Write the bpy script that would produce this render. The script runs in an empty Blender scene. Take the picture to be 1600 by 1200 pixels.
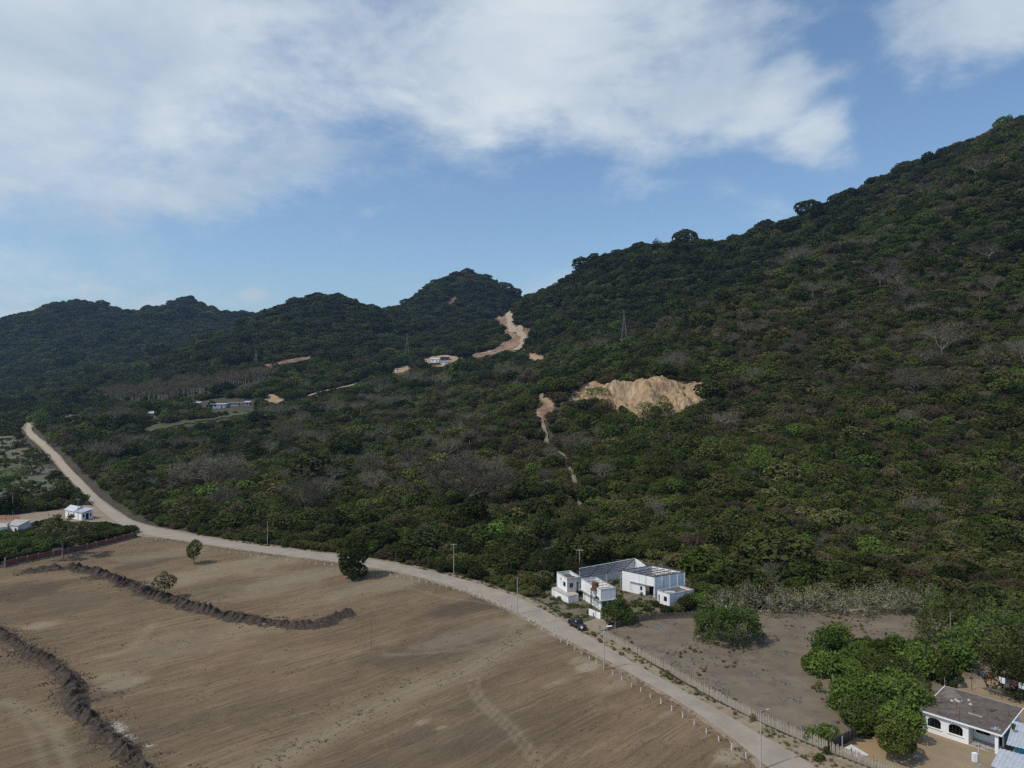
import bpy, bmesh, math, random
import numpy as np
from mathutils import Vector, Matrix

# ------------------------------------------------------------------ camera, world, sun, exposure
SC = bpy.context.scene
COL = SC.collection
F = 1109.0           # focal length in photo pixels (1600 wide)
CAMZ = 55.0
cam = bpy.data.cameras.new('camera')
cam.sensor_fit = 'HORIZONTAL'; cam.sensor_width = 36.0; cam.lens = 36.0 * F / 1600.0
cam.clip_start = 0.5; cam.clip_end = 12000
camo = bpy.data.objects.new('camera', cam); COL.objects.link(camo)
camo.location = (0, 0, CAMZ); camo.rotation_euler = (math.radians(90), 0, 0)
SC.camera = camo

SUN_EL = math.radians(54)
sdir = Vector((-0.88, -0.47, 0)).normalized() * math.cos(SUN_EL) + Vector((0, 0, math.sin(SUN_EL)))
sl = bpy.data.lights.new('sun', 'SUN'); sl.energy = 2.8; sl.angle = math.radians(0.9); sl.color = (1.0, 0.91, 0.77)
so = bpy.data.objects.new('sun', sl); COL.objects.link(so); so.location = (-300, -200, 500)
so.rotation_euler = (-sdir).to_track_quat('-Z', 'Y').to_euler()

W = bpy.data.worlds.new('World'); SC.world = W; W.use_nodes = True
SKY_STRENGTH = 0.14
def build_world():
    nt = W.node_tree; N = nt.nodes; L = nt.links; N.clear()
    out = N.new('ShaderNodeOutputWorld'); bg = N.new('ShaderNodeBackground'); bg.inputs['Strength'].default_value = SKY_STRENGTH
    L.new(bg.outputs[0], out.inputs[0])
    sky = N.new('ShaderNodeTexSky'); sky.sky_type = 'NISHITA'; sky.sun_disc = False
    sky.sun_elevation = SUN_EL; sky.sun_rotation = math.atan2(sdir.x, sdir.y)
    sky.air_density = 1.0; sky.dust_density = 1.8; sky.ozone_density = 2.0; sky.altitude = 100
    tc = N.new('ShaderNodeTexCoord')
    sep = N.new('ShaderNodeSeparateXYZ'); L.new(tc.outputs['Generated'], sep.inputs[0])
    def m(op, a, b=None, c=None, clamp=False):
        n = N.new('ShaderNodeMath'); n.operation = op; n.use_clamp = clamp
        for i, v in enumerate((a, b, c)):
            if v is None: continue
            if isinstance(v, (int, float)): n.inputs[i].default_value = v
            else: L.new(v, n.inputs[i])
        return n.outputs[0]
    az = m('ARCTAN2', sep.outputs[0], sep.outputs[1])
    el = m('ARCSINE', sep.outputs[2])
    comb = N.new('ShaderNodeCombineXYZ'); L.new(az, comb.inputs[0]); L.new(el, comb.inputs[1])
    # warp
    def noise(vec, scale, detail, rough, dist=0.0, mult=None, off=(0, 0, 0)):
        if mult is not None:
            v = N.new('ShaderNodeVectorMath'); v.operation = 'MULTIPLY_ADD'
            L.new(vec, v.inputs[0]); v.inputs[1].default_value = mult; v.inputs[2].default_value = off; vec = v.outputs[0]
        n = N.new('ShaderNodeTexNoise'); n.inputs['Scale'].default_value = scale; n.inputs['Detail'].default_value = detail
        n.inputs['Roughness'].default_value = rough; n.inputs['Distortion'].default_value = dist
        L.new(vec, n.inputs['Vector']); return n
    wn = noise(tc.outputs['Generated'], 5.0, 5, 0.55, 0.0, (1, 1, 1.6))
    wv = N.new('ShaderNodeVectorMath'); wv.operation = 'MULTIPLY_ADD'; L.new(wn.outputs['Color'], wv.inputs[0])
    wv.inputs[1].default_value = (0.18, 0.13, 0); wv.inputs[2].default_value = (-0.09, -0.065, 0)
    pv = N.new('ShaderNodeVectorMath'); pv.operation = 'ADD'; L.new(comb.outputs[0], pv.inputs[0]); L.new(wv.outputs[0], pv.inputs[1])
    def ae(u, v):
        x, z = (u - 800) / F, (600 - v) / F
        return math.atan2(x, 1), math.atan2(z, math.sqrt(1 + x * x))
    # (u, v, rx, rz, weight): cloud masses and clear gaps by direction
    blobs = [(150, 40, .60, .27, .80), (560, 50, .42, .17, .74), (880, 70, .30, .14, .72), (1080, 140, .18, .080, .84), (1250, 148, .11, .062, .92), (1000, 185, .17, .055, .62),
             (60, 235, .30, .17, .78), (280, 303, .15, .055, .86), (100, 315, .24, .06, .62), (1285, 212, .085, .050, .95), (1000, 292, .10, .036, .50),
             (1500, 45, .16, .080, .78), (660, 200, .14, .05, .66), (745, 235, .07, .025, .55), (570, 338, .10, .020, .46), (70, 440, .10, .016, .55), (210, 464, .10, .016, .58),
             (395, 450, .04, .015, .60), (25, 467, .07, .015, .58), (870, 212, .13, .04, .52), (380, 230, .18, .12, .58),
             (620, 325, .24, .06, -.25), (1470, 215, .18, .10, -.35), (1325, 40, .07, .06, -.40), (1450, 165, .16, .08, -.25), (860, 365, .36, .07, -.30), (380, 395, .30, .045, -.25)]
    tot = None
    for (u, v, rx, rz, w) in blobs:
        a, e = ae(u, v)
        s = N.new('ShaderNodeVectorMath'); s.operation = 'SUBTRACT'; L.new(pv.outputs[0], s.inputs[0]); s.inputs[1].default_value = (a, e, 0)
        d = N.new('ShaderNodeVectorMath'); d.operation = 'MULTIPLY'; L.new(s.outputs[0], d.inputs[0]); d.inputs[1].default_value = (1 / rx, 1 / rz, 0)
        ln = N.new('ShaderNodeVectorMath'); ln.operation = 'LENGTH'; L.new(d.outputs[0], ln.inputs[0])
        mr = N.new('ShaderNodeMapRange'); mr.interpolation_type = 'SMOOTHSTEP'
        mr.inputs['From Min'].default_value = 1.45; mr.inputs['From Max'].default_value = 0.05
        mr.inputs['To Min'].default_value = 0; mr.inputs['To Max'].default_value = w
        L.new(ln.outputs['Value'], mr.inputs['Value'])
        tot = mr.outputs[0] if tot is None else (m('SMOOTH_MAX', tot, mr.outputs[0], .18) if w > 0 else m('ADD', tot, mr.outputs[0]))
    n1 = noise(tc.outputs['Generated'], 5.0, 8, 0.60, 0.2, (1, 1, 2.0), (3.1, 1.7, 0.4))
    n2 = noise(tc.outputs['Generated'], 2.2, 5, 0.55, 0.2, (1, 1, 2.0), (7.7, 0.2, 5.0))
    dens = m('ADD', m('ADD', tot, m('MULTIPLY', n1.outputs[0], 1.7)), -1.20)
    dens = m('ADD', dens, m('MULTIPLY', n2.outputs[0], 0.7))
    alpha = N.new('ShaderNodeMapRange'); alpha.interpolation_type = 'SMOOTHSTEP'
    alpha.inputs['From Min'].default_value = 0.05; alpha.inputs['From Max'].default_value = 0.78
    L.new(dens, alpha.inputs['Value'])
    # shading of the clouds: thick parts greyer from below, rims whiter
    n3 = noise(tc.outputs['Generated'], 3.2, 6, 0.55, 0.4, (1, 1, 2.4), (1.3, 9.2, 2.2))
    sh = N.new('ShaderNodeMapRange'); sh.inputs['From Min'].default_value = 0.36; sh.inputs['From Max'].default_value = 0.66
    L.new(n3.outputs[0], sh.inputs['Value'])
    cc = N.new('ShaderNodeMix'); cc.data_type = 'RGBA'
    k = 1.0 / SKY_STRENGTH
    cc.inputs[6].default_value = (0.47 * k, 0.57 * k, 0.68 * k, 1)
    cc.inputs[7].default_value = (0.72 * k, 0.79 * k, 0.84 * k, 1)
    L.new(sh.outputs[0], cc.inputs[0])
    hs = N.new('ShaderNodeMix'); hs.data_type = 'RGBA'; hs.blend_type = 'MULTIPLY'; hs.inputs[0].default_value = 1.0
    L.new(sky.outputs[0], hs.inputs[6]); hs.inputs[7].default_value = (0.89, 1.0, 1.05, 1)
    mx = N.new('ShaderNodeMix'); mx.data_type = 'RGBA'
    am = m('MULTIPLY', alpha.outputs[0], 0.92)
    L.new(am, mx.inputs[0]); L.new(hs.outputs[2], mx.inputs[6]); L.new(cc.outputs[2], mx.inputs[7])
    L.new(mx.outputs[2], bg.inputs['Color'])
build_world()
SC.view_settings.view_transform = 'Standard'; SC.view_settings.look = 'None'
SC.view_settings.exposure = 0.0; SC.view_settings.gamma = 1.0
SC.cycles.max_bounces = 6; SC.cycles.diffuse_bounces = 3; SC.cycles.transmission_bounces = 3; SC.cycles.glossy_bounces = 2
SC.cycles.volume_bounces = 0; SC.cycles.transparent_max_bounces = 6
SC.cycles.use_denoising = False

# ------------------------------------------------------------------ noise and geometry helpers
def hash2(ix, iy, seed):
    n = (ix.astype(np.int64) * 374761393 + iy.astype(np.int64) * 668265263 + seed * 1442695041) & 0x7fffffff
    n = (n ^ (n >> 13)) * 1274126177 & 0x7fffffff
    n = n ^ (n >> 16)
    return (n & 0xffffff) / float(0xffffff)
def vnoise(x, y, seed=0):
    x = np.asarray(x, float); y = np.asarray(y, float)
    ix = np.floor(x); iy = np.floor(y); fx = x - ix; fy = y - iy
    fx = fx * fx * (3 - 2 * fx); fy = fy * fy * (3 - 2 * fy)
    a = hash2(ix, iy, seed); b = hash2(ix + 1, iy, seed); c = hash2(ix, iy + 1, seed); d = hash2(ix + 1, iy + 1, seed)
    return (a + (b - a) * fx) * (1 - fy) + (c + (d - c) * fx) * fy
def fbm(x, y, seed=0, oct=4):
    s = 0; a = 0.5; t = 0
    for i in range(oct):
        s = s + a * vnoise(x * 2 ** i, y * 2 ** i, seed + 17 * i); t += a; a *= 0.5
    return s / t
def sstep(a, b, x):
    t = np.clip((x - a) / (b - a), 0, 1); return t * t * (3 - 2 * t)
def in_poly(x, y, poly):
    x = np.asarray(x, float); y = np.asarray(y, float); r = np.zeros(x.shape, bool)
    n = len(poly)
    for i in range(n):
        x1, y1 = poly[i][:2]; x2, y2 = poly[(i + 1) % n][:2]
        if y1 == y2: continue
        c = ((y1 > y) != (y2 > y)) & (x < (x2 - x1) * (y - y1) / (y2 - y1) + x1)
        r ^= c
    return r
def dist_line(x, y, line, closed=False):
    x = np.asarray(x, float); y = np.asarray(y, float); d = np.full(x.shape, 1e9)
    n = len(line)
    for i in range(n if closed else n - 1):
        x1, y1 = line[i][:2]; x2, y2 = line[(i + 1) % n][:2]
        dx, dy = x2 - x1, y2 - y1; l2 = dx * dx + dy * dy + 1e-9
        t = np.clip(((x - x1) * dx + (y - y1) * dy) / l2, 0, 1)
        d = np.minimum(d, np.hypot(x - x1 - t * dx, y - y1 - t * dy))
    return d
def sdist_poly(x, y, poly):
    d = dist_line(x, y, poly, True)
    return np.where(in_poly(x, y, poly), -d, d)
def P(u, v, z=0.0):
    Y = (CAMZ - z) * F / (v - 600.0)
    return Vector(((u - 800) / F * Y, Y, z))
def PX(u, Z):
    return (u - 800) / F * Z
def project(x, y, z):
    return 800 + F * x / y, 600 - F * (z - CAMZ) / y
def smooth_line(pts, n=8):
    """Catmull-Rom through 2-D points"""
    out = []
    p = [np.array(q, float) for q in pts]
    p = [2 * p[0] - p[1]] + p + [2 * p[-1] - p[-2]]
    for i in range(1, len(p) - 2):
        for k in range(n):
            t = k / n
            out.append(0.5 * ((2 * p[i]) + (-p[i - 1] + p[i + 1]) * t + (2 * p[i - 1] - 5 * p[i] + 4 * p[i + 1] - p[i + 2]) * t * t
                              + (-p[i - 1] + 3 * p[i] - 3 * p[i + 1] + p[i + 2]) * t ** 3))
    out.append(p[-2]); return out
def resample(pts, step):
    p = np.array([tuple(q)[:2] for q in pts], float)
    s = np.concatenate([[0], np.cumsum(np.hypot(*np.diff(p, axis=0).T))])
    t = np.arange(0, s[-1] + 1e-6, step)
    return np.stack([np.interp(t, s, p[:, 0]), np.interp(t, s, p[:, 1])], 1), s[-1]

# ------------------------------------------------------------------ materials
MATS = {}
def principled(name):
    m = bpy.data.materials.new(name); m.use_nodes = True
    nt = m.node_tree; b = nt.nodes['Principled BSDF']
    return m, nt, b
def mat(name, c1, c2=None, scale=1.0, rough=0.9, metal=0.0, detail=6, coord='Object', bump=0.0, stretch=(1, 1, 1), lo=0.35, hi=0.65,
        c3=None, scale3=0.2, lo3=0.5, hi3=0.7, bscale=None, spec=0.3):
    if name in MATS: return MATS[name]
    m, nt, b = principled(name); N = nt.nodes; L = nt.links
    b.inputs['Roughness'].default_value = rough; b.inputs['Metallic'].default_value = metal
    b.inputs['Specular IOR Level'].default_value = spec
    b.inputs['Base Color'].default_value = (*c1, 1)
    if c2 is not None:
        if coord == 'World':
            g = N.new('ShaderNodeNewGeometry'); src = g.outputs['Position']
        else:
            g = N.new('ShaderNodeTexCoord'); src = g.outputs['Object']
        mp = N.new('ShaderNodeVectorMath'); mp.operation = 'MULTIPLY'; L.new(src, mp.inputs[0]); mp.inputs[1].default_value = stretch
        def nz(sc, lo, hi):
            n = N.new('ShaderNodeTexNoise'); n.inputs['Scale'].default_value = sc; n.inputs['Detail'].default_value = detail
            n.inputs['Roughness'].default_value = 0.6; L.new(mp.outputs[0], n.inputs['Vector'])
            r = N.new('ShaderNodeMapRange'); r.inputs['From Min'].default_value = lo; r.inputs['From Max'].default_value = hi
            L.new(n.outputs[0], r.inputs['Value']); return n, r
        n, r = nz(scale, lo, hi)
        mx = N.new('ShaderNodeMix'); mx.data_type = 'RGBA'; L.new(r.outputs[0], mx.inputs[0])
        mx.inputs[6].default_value = (*c1, 1); mx.inputs[7].default_value = (*c2, 1)
        o = mx.outputs[2]
        if c3 is not None:
            n3, r3 = nz(scale3, lo3, hi3)
            m3 = N.new('ShaderNodeMix'); m3.data_type = 'RGBA'; L.new(r3.outputs[0], m3.inputs[0]); L.new(o, m3.inputs[6])
            m3.inputs[7].default_value = (*c3, 1); o = m3.outputs[2]
        L.new(o, b.inputs['Base Color'])
        if bump:
            nb = n
            if bscale: nb, _ = nz(bscale, 0, 1)
            bp = N.new('ShaderNodeBump'); bp.inputs['Strength'].default_value = 0.6; bp.inputs['Distance'].default_value = bump
            L.new(nb.outputs[0], bp.inputs['Height']); L.new(bp.outputs[0], b.inputs['Normal'])
    MATS[name] = m; return m
def leafmat(name, cols, trans=0.22, var=0.45, patch=0.02):
    """foliage: colour picked per plant (object random), mottled by position"""
    if name in MATS: return MATS[name]
    m, nt, b = principled(name); N = nt.nodes; L = nt.links
    oi = N.new('ShaderNodeObjectInfo'); rp = N.new('ShaderNodeValToRGB')
    rp.color_ramp.interpolation = 'LINEAR'
    while len(rp.color_ramp.elements) < len(cols): rp.color_ramp.elements.new(0.5)
    for i, c in enumerate(cols):
        rp.color_ramp.elements[i].position = i / (len(cols) - 1); rp.color_ramp.elements[i].color = (*c, 1)
    L.new(oi.outputs['Random'], rp.inputs[0])
    g = N.new('ShaderNodeNewGeometry')
    n = N.new('ShaderNodeTexNoise'); n.inputs['Scale'].default_value = 1.1; n.inputs['Detail'].default_value = 3; L.new(g.outputs['Position'], n.inputs['Vector'])
    n2 = N.new('ShaderNodeTexNoise'); n2.inputs['Scale'].default_value = patch; n2.inputs['Detail'].default_value = 3; L.new(g.outputs['Position'], n2.inputs['Vector'])
    ad = N.new('ShaderNodeMath'); ad.operation = 'MULTIPLY_ADD'; L.new(n.outputs[0], ad.inputs[0]); ad.inputs[1].default_value = var * 2; ad.inputs[2].default_value = 1 - var
    a2 = N.new('ShaderNodeMath'); a2.operation = 'MULTIPLY_ADD'; L.new(n2.outputs[0], a2.inputs[0]); a2.inputs[1].default_value = 1.2; a2.inputs[2].default_value = 0.4
    mu = N.new('ShaderNodeMath'); mu.operation = 'MULTIPLY'; L.new(ad.outputs[0], mu.inputs[0]); L.new(a2.outputs[0], mu.inputs[1])
    r1 = N.new('ShaderNodeMath'); r1.operation = 'MULTIPLY'; L.new(oi.outputs['Random'], r1.inputs[0]); r1.inputs[1].default_value = 7.31
    r2 = N.new('ShaderNodeMath'); r2.operation = 'FRACT'; L.new(r1.outputs[0], r2.inputs[0])
    r3 = N.new('ShaderNodeMath'); r3.operation = 'MULTIPLY_ADD'; L.new(r2.outputs[0], r3.inputs[0]); r3.inputs[1].default_value = .75; r3.inputs[2].default_value = .66
    m2 = N.new('ShaderNodeMath'); m2.operation = 'MULTIPLY'; L.new(mu.outputs[0], m2.inputs[0]); L.new(r3.outputs[0], m2.inputs[1]); mu = m2
    sc = N.new('ShaderNodeVectorMath'); sc.operation = 'SCALE'; L.new(rp.outputs[0], sc.inputs[0]); L.new(mu.outputs[0], sc.inputs['Scale'])
    L.new(sc.outputs[0], b.inputs['Base Color']); b.inputs['Roughness'].default_value = 0.75; b.inputs['Specular IOR Level'].default_value = 0.12
    tr = N.new('ShaderNodeBsdfTranslucent'); L.new(sc.outputs[0], tr.inputs[0])
    ms = N.new('ShaderNodeMixShader'); ms.inputs[0].default_value = trans
    L.new(b.outputs[0], ms.inputs[1]); L.new(tr.outputs[0], ms.inputs[2])
    L.new(ms.outputs[0], N['Material Output'].inputs['Surface'])
    MATS[name] = m; return m

M_LEAF_DARK = leafmat('leaf_dark', [(.034, .046, .011), (.045, .055, .013), (.040, .054, .013), (.054, .060, .015)])
M_LEAF_MID = leafmat('leaf_mid', [(.056, .079, .016), (.072, .090, .019), (.080, .091, .023), (.060, .092, .017)])
M_LEAF_OLIVE = leafmat('leaf_olive', [(.090, .096, .030), (.110, .108, .035), (.118, .106, .040), (.092, .104, .031)])
M_LEAF_BRIGHT = leafmat('leaf_bright', [(.066, .110, .019), (.086, .126, .024), (.076, .110, .019)])
M_LEAF_YELLOW = leafmat('leaf_yellow', [(.145, .150, .034), (.165, .155, .038)])
M_BROWN = leafmat('twig_brown', [(.096, .076, .044), (.114, .090, .050), (.102, .088, .049), (.120, .096, .056)], trans=.1)
M_GREYTWIG = leafmat('twig_grey', [(.100, .089, .064), (.128, .113, .082), (.110, .096, .070)], trans=.05)
M_BARK_BLEACHED = mat('bark_bleached', (.30, .275, .21), (.44, .40, .32), 2, stretch=(1, 1, .4))
M_BARK = mat('bark', (.10, .082, .062), (.17, .145, .115), 3, stretch=(1, 1, .3))
M_BARK_PALE = mat('bark_pale', (.20, .18, .15), (.32, .30, .25), 2, stretch=(1, 1, .4))
M_BARK_DARK = mat('bark_dark', (.05, .042, .034), (.10, .084, .066), 3, stretch=(1, 1, .3))
M_GRASS = leafmat('grass_leaf', [(.050, .085, .020), (.075, .105, .026), (.095, .105, .036)], var=.3)
M_DRYGRASS = leafmat('dry_grass', [(.15, .12, .065), (.19, .15, .085), (.12, .11, .05)], var=.3)
M_WHITE = mat('white_wall', (.78, .79, .80), (.70, .70, .69), 1.3, lo=.45, hi=.75, c3=(.40, .37, .33), scale3=.9, lo3=.55, hi3=.76, stretch=(1, 1, .18))
M_WHITE_CLEAN = mat('white_paint', (.80, .81, .82), (.74, .74, .73), .8, lo=.4, hi=.7, c3=(.55, .52, .47), scale3=.5, lo3=.66, hi3=.9)
M_GREYWALL = mat('grey_render', (.38, .37, .36), (.54, .53, .52), 1.2, c3=(.26, .24, .22), scale3=.8, lo3=.6, hi3=.8)
M_CONC = mat('concrete', (.34, .32, .29), (.45, .43, .40), 1.5, c3=(.24, .22, .19), scale3=.4)
M_CONC_PALE = mat('concrete_pale', (.46, .45, .42), (.58, .56, .53), 2.0)
M_ROOF = mat('roof_concrete', (.080, .068, .056), (.135, .115, .095), .8, coord='World', c3=(.22, .195, .165), scale3=.25, lo3=.55, hi3=.72, bump=.02)
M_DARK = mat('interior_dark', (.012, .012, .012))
M_RUST = mat('rust', (.10, .045, .026), (.16, .08, .05), 3)
M_STEEL = mat('dark_steel', (.055, .045, .04), (.09, .07, .06), 2, rough=.6)
M_GALV = mat('galvanised', (.42, .44, .46), (.50, .52, .54), 2, rough=.5, metal=.3)
M_TIN = mat('tin_roof', (.44, .47, .50), (.54, .57, .60), 1.2, rough=.45, metal=.25, c3=(.30, .28, .26), scale3=.5, lo3=.62, hi3=.8)
M_BRICK = mat('brick', (.17, .065, .045), (.24, .10, .07), 4, stretch=(1, 1, 3), c3=(.12, .07, .055), scale3=.5, lo3=.5, hi3=.7)
M_WOODGREY = mat('weathered_wood', (.27, .235, .19), (.38, .34, .28), 4, stretch=(1, 1, .25), c3=(.19, .16, .13), scale3=1.4)
M_WOODDARK = mat('dark_wood', (.07, .058, .048), (.13, .11, .09), 4, stretch=(1, 1, .25))
M_POST = mat('post_paint', (.60, .59, .57), (.48, .46, .43), 3, lo=.4, hi=.7)
M_RED = mat('red_paint', (.36, .075, .045), (.45, .11, .07), 6)
M_BLUE = mat('blue_paint', (.06, .42, .60), (.08, .36, .50), 2)
M_ASH = mat('ash', (.030, .028, .026), (.20, .195, .185), 2.2, coord='World', bump=.08, c3=(.13, .105, .082), scale3=1.1, lo3=.5, hi3=.62)

# ------------------------------------------------------------------ object helpers
def link(o, parent=None):
    COL.objects.link(o)
    if parent is not None: o.parent = parent
    return o
def tag(o, label=None, cat=None, group=None, kind=None):
    if label: o['label'] = label
    if cat: o['category'] = cat
    if group: o['group'] = group
    if kind: o['kind'] = kind
    return o
def mesh_from(name, verts, faces, mats, smooth=False, mat_idx=None):
    me = bpy.data.meshes.new(name)
    me.from_pydata([tuple(v) for v in verts] if not isinstance(verts, np.ndarray) else verts.tolist(), [], faces if not isinstance(faces, np.ndarray) else faces.tolist())
    for m in (mats if isinstance(mats, (list, tuple)) else [mats]): me.materials.append(m)
    if mat_idx is not None: me.polygons.foreach_set('material_index', np.asarray(mat_idx, np.int32))
    if smooth: me.polygons.foreach_set('use_smooth', np.ones(len(me.polygons), bool))
    me.update(); return me
def obj(name, me, parent=None):
    return link(bpy.data.objects.new(name, me), parent)
def empty(name, loc, rz=0.0):
    o = bpy.data.objects.new(name, None); o.empty_display_size = 0.5; COL.objects.link(o)
    o.location = loc; o.rotation_euler = (0, 0, rz); return o

class MB:
    """collects boxes, tubes and polygons into one mesh"""
    def __init__(s): s.v = []; s.f = []
    def poly(s, pts):
        i = len(s.v); s.v += [tuple(p) for p in pts]; s.f.append(tuple(range(i, i + len(pts))))
    def hexa(s, b, t):
        """b, t: four bottom / top corners (counter-clockwise from above)"""
        i = len(s.v); s.v += [tuple(p) for p in b] + [tuple(p) for p in t]
        s.f += [(i + 3, i + 2, i + 1, i), (i + 4, i + 5, i + 6, i + 7)] + [(i + k, i + (k + 1) % 4, i + 4 + (k + 1) % 4, i + 4 + k) for k in range(4)]
    def box(s, x0, x1, y0, y1, z0, z1):
        s.hexa([(x0, y0, z0), (x1, y0, z0), (x1, y1, z0), (x0, y1, z0)], [(x0, y0, z1), (x1, y0, z1), (x1, y1, z1), (x0, y1, z1)])
    def bar(s, a, b, w, h=None, up=(0, 0, 1)):
        """rectangular bar from a to b"""
        a = Vector(a); b = Vector(b); d = (b - a).normalized(); h = h or w
        u = Vector(up)
        if abs(d.dot(u)) > .98: u = Vector((0, 1, 0))
        x = d.cross(u).normalized(); y = x.cross(d).normalized()
        q = [a - x * w / 2 - y * h / 2, a + x * w / 2 - y * h / 2, a + x * w / 2 + y * h / 2, a - x * w / 2 + y * h / 2]
        s.hexa(q, [p + (b - a) for p in q])
    def tube(s, a, b, r0, r1=None, n=8, caps=True):
        a = Vector(a); b = Vector(b); r1 = r0 if r1 is None else r1
        d = (b - a).normalized(); u = Vector((0, 0, 1)) if abs(d.z) < .95 else Vector((1, 0, 0))
        x = d.cross(u).normalized(); y = d.cross(x)
        i = len(s.v)
        for (c, r) in ((a, r0), (b, r1)):
            for k in range(n):
                t = 2 * math.pi * k / n; s.v.append(tuple(c + x * r * math.cos(t) + y * r * math.sin(t)))
        s.f += [(i + k, i + (k + 1) % n, i + n + (k + 1) % n, i + n + k) for k in range(n)]
        if caps: s.f += [tuple(range(i + n - 1, i - 1, -1)), tuple(range(i + n, i + 2 * n))]
    def disc(s, c, axis, r, n=12):
        c = Vector(c); d = Vector(axis).normalized(); u = Vector((0, 0, 1)) if abs(d.z) < .95 else Vector((1, 0, 0))
        x = d.cross(u).normalized(); y = d.cross(x)
        s.poly([c + x * r * math.cos(2 * math.pi * k / n) + y * r * math.sin(2 * math.pi * k / n) for k in range(n)])
    def build(s, name, m, parent=None, smooth=False):
        return obj(name, mesh_from(name, s.v, s.f, m, smooth), parent)

# ------------------------------------------------------------------ terrain height function
CP = []   # control points: photo position and distance -> world height
def cp(u, v, Z, dz=0.0): CP.append((PX(u, Z), Z, CAMZ - (v - 600) / F * Z + dz))
for t in [  # right hill: ridge line
    (830, 460, 1150), (900, 420, 1060), (960, 392, 1010), (1030, 386, 960), (1130, 384, 920), (1200, 362, 890), (1300, 322, 850), (1400, 278, 820), (1500, 232, 790), (1600, 188, 770), (1750, 130, 750)]:
    cp(*t, dz=-7)
for t in [(900, 480, 1250), (1030, 470, 1180), (1200, 450, 1150), (1400, 400, 1100), (1600, 330, 1050), (1800, 270, 1000)]: cp(*t, dz=-60)
for t in [  # right hill: near spur and its face
    (1560, 225, 690), (1480, 285, 655), (1400, 335, 630), (1300, 390, 605), (1200, 445, 580), (1100, 505, 560), (1030, 535, 600),
    (1500, 400, 530), (1500, 500, 450), (1500, 600, 370), (1500, 700, 312), (1500, 800, 262), (1300, 500, 490), (1300, 600, 395), (1300, 700, 315), (1300, 800, 258),
    (1150, 560, 480), (1150, 650, 385), (1150, 720, 315), (1150, 800, 262), (1000, 548, 640), (940, 560, 660), (980, 590, 462), (1010, 592, 436), (1090, 596, 436), (930, 602, 440), (1000, 652, 402), (1080, 645, 402), (930, 640, 412),
    (1000, 720, 322), (1000, 800, 256), (1760, 400, 500), (1760, 500, 430), (1760, 600, 350), (1760, 700, 300), (1760, 800, 255), (1900, 500, 420), (1900, 700, 290),
    (1250, 430, 720), (1350, 380, 735), (1150, 470, 700), (1450, 320, 740), (1050, 480, 800), (960, 480, 850), (900, 500, 880), (960, 430, 920),
    # middle slope
    (500, 700, 480), (500, 650, 620), (500, 610, 750), (700, 700, 430), (700, 650, 560), (700, 600, 750), (690, 570, 900), (800, 556, 900), (800, 600, 650), (800, 650, 480), (850, 700, 390), (880, 640, 420), (850, 650, 415), (850, 615, 440),
    (800, 740, 330), (900, 780, 280), (600, 760, 340), (700, 800, 270), (500, 800, 290), (890, 580, 620), (620, 580, 900), (560, 590, 850), (880, 600, 480),
    # left slope with the farm houses
    (100, 720, 490), (300, 720, 470), (345, 637, 700), (240, 648, 680), (420, 620, 730), (150, 660, 680), (300, 660, 600), (250, 625, 800), (400, 592, 850), (300, 592, 950), (180, 615, 1000), (60, 650, 830), (0, 640, 950), (0, 606, 1300), (100, 603, 1250),
    (-200, 660, 800), (-200, 640, 950), (-200, 610, 1300),
    # left hills
    (0, 565, 1600), (125, 525, 1700), (125, 565, 1500), (200, 562, 1450), (-200, 570, 1600), (60, 585, 1400),
    (400, 510, 1270), (300, 550, 1150), (350, 530, 1200), (500, 520, 1180), (450, 553, 1060), (550, 520, 1180), (600, 525, 1230), (600, 563, 1000), (640, 545, 1100), (230, 575, 1200), (520, 565, 1000),
    # conical hill and the road cut
    (730, 485, 1500), (700, 525, 1320), (650, 515, 1320), (690, 455, 1600), (770, 455, 1600), (785, 500, 1180), (825, 515, 1070), (800, 535, 1000), (760, 555, 920), (770, 525, 1120), (850, 548, 850), (860, 500, 1000), (740, 540, 1050)]:
    cp(*t)
for t in [(510, 458, 1330), (440, 473, 1380), (475, 464, 1350), (550, 466, 1350), (590, 490, 1380), (640, 478, 1700), (660, 463, 1700), (690, 440, 1700), (730, 428, 1700), (770, 438, 1700), (810, 466, 1700), (620, 490, 1720),
          (125, 471, 1900), (60, 484, 1900), (0, 503, 1900), (-100, 520, 1900), (-200, 530, 1900), (165, 489, 1900), (200, 499, 1920), (245, 485, 1980), (285, 466, 2000), (330, 486, 2030), (380, 492, 2080), (430, 490, 2100)]:
    cp(*t, dz=-8)
for t in [(-200, 540, 2350), (0, 530, 2350), (200, 520, 2400), (400, 510, 2400), (600, 510, 2250), (730, 500, 2100), (850, 500, 2100), (1100, 480, 1700), (1400, 450, 1500), (510, 500, 1650), (440, 505, 1700)]: cp(*t, dz=-70)
CPA = np.array(CP)
FLAT = [P(u, v).xy[:] for (u, v) in [(-500, 800), (0, 790), (100, 770), (130, 745), (165, 745), (200, 800), (300, 826), (420, 846), (560, 862), (700, 892), (800, 905), (850, 890), (930, 865), (1010, 862), (1090, 885), (1200, 905), (1460, 905), (1620, 925), (2000, 960)]] + [(260, 20), (-300, 20), (-420, 150)]
for (x, y) in FLAT[:-3]: CPA = np.vstack([CPA, [x, y, 0.5]])
for (x, y) in [(0, 50), (100, 60), (-100, 60), (200, 60), (-200, 80), (-330, 260), (-420, 420), (-560, 560), (-700, 700), (0, 120), (-120, 160), (100, 140)]: CPA = np.vstack([CPA, [x, y, 0.0]])
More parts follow.
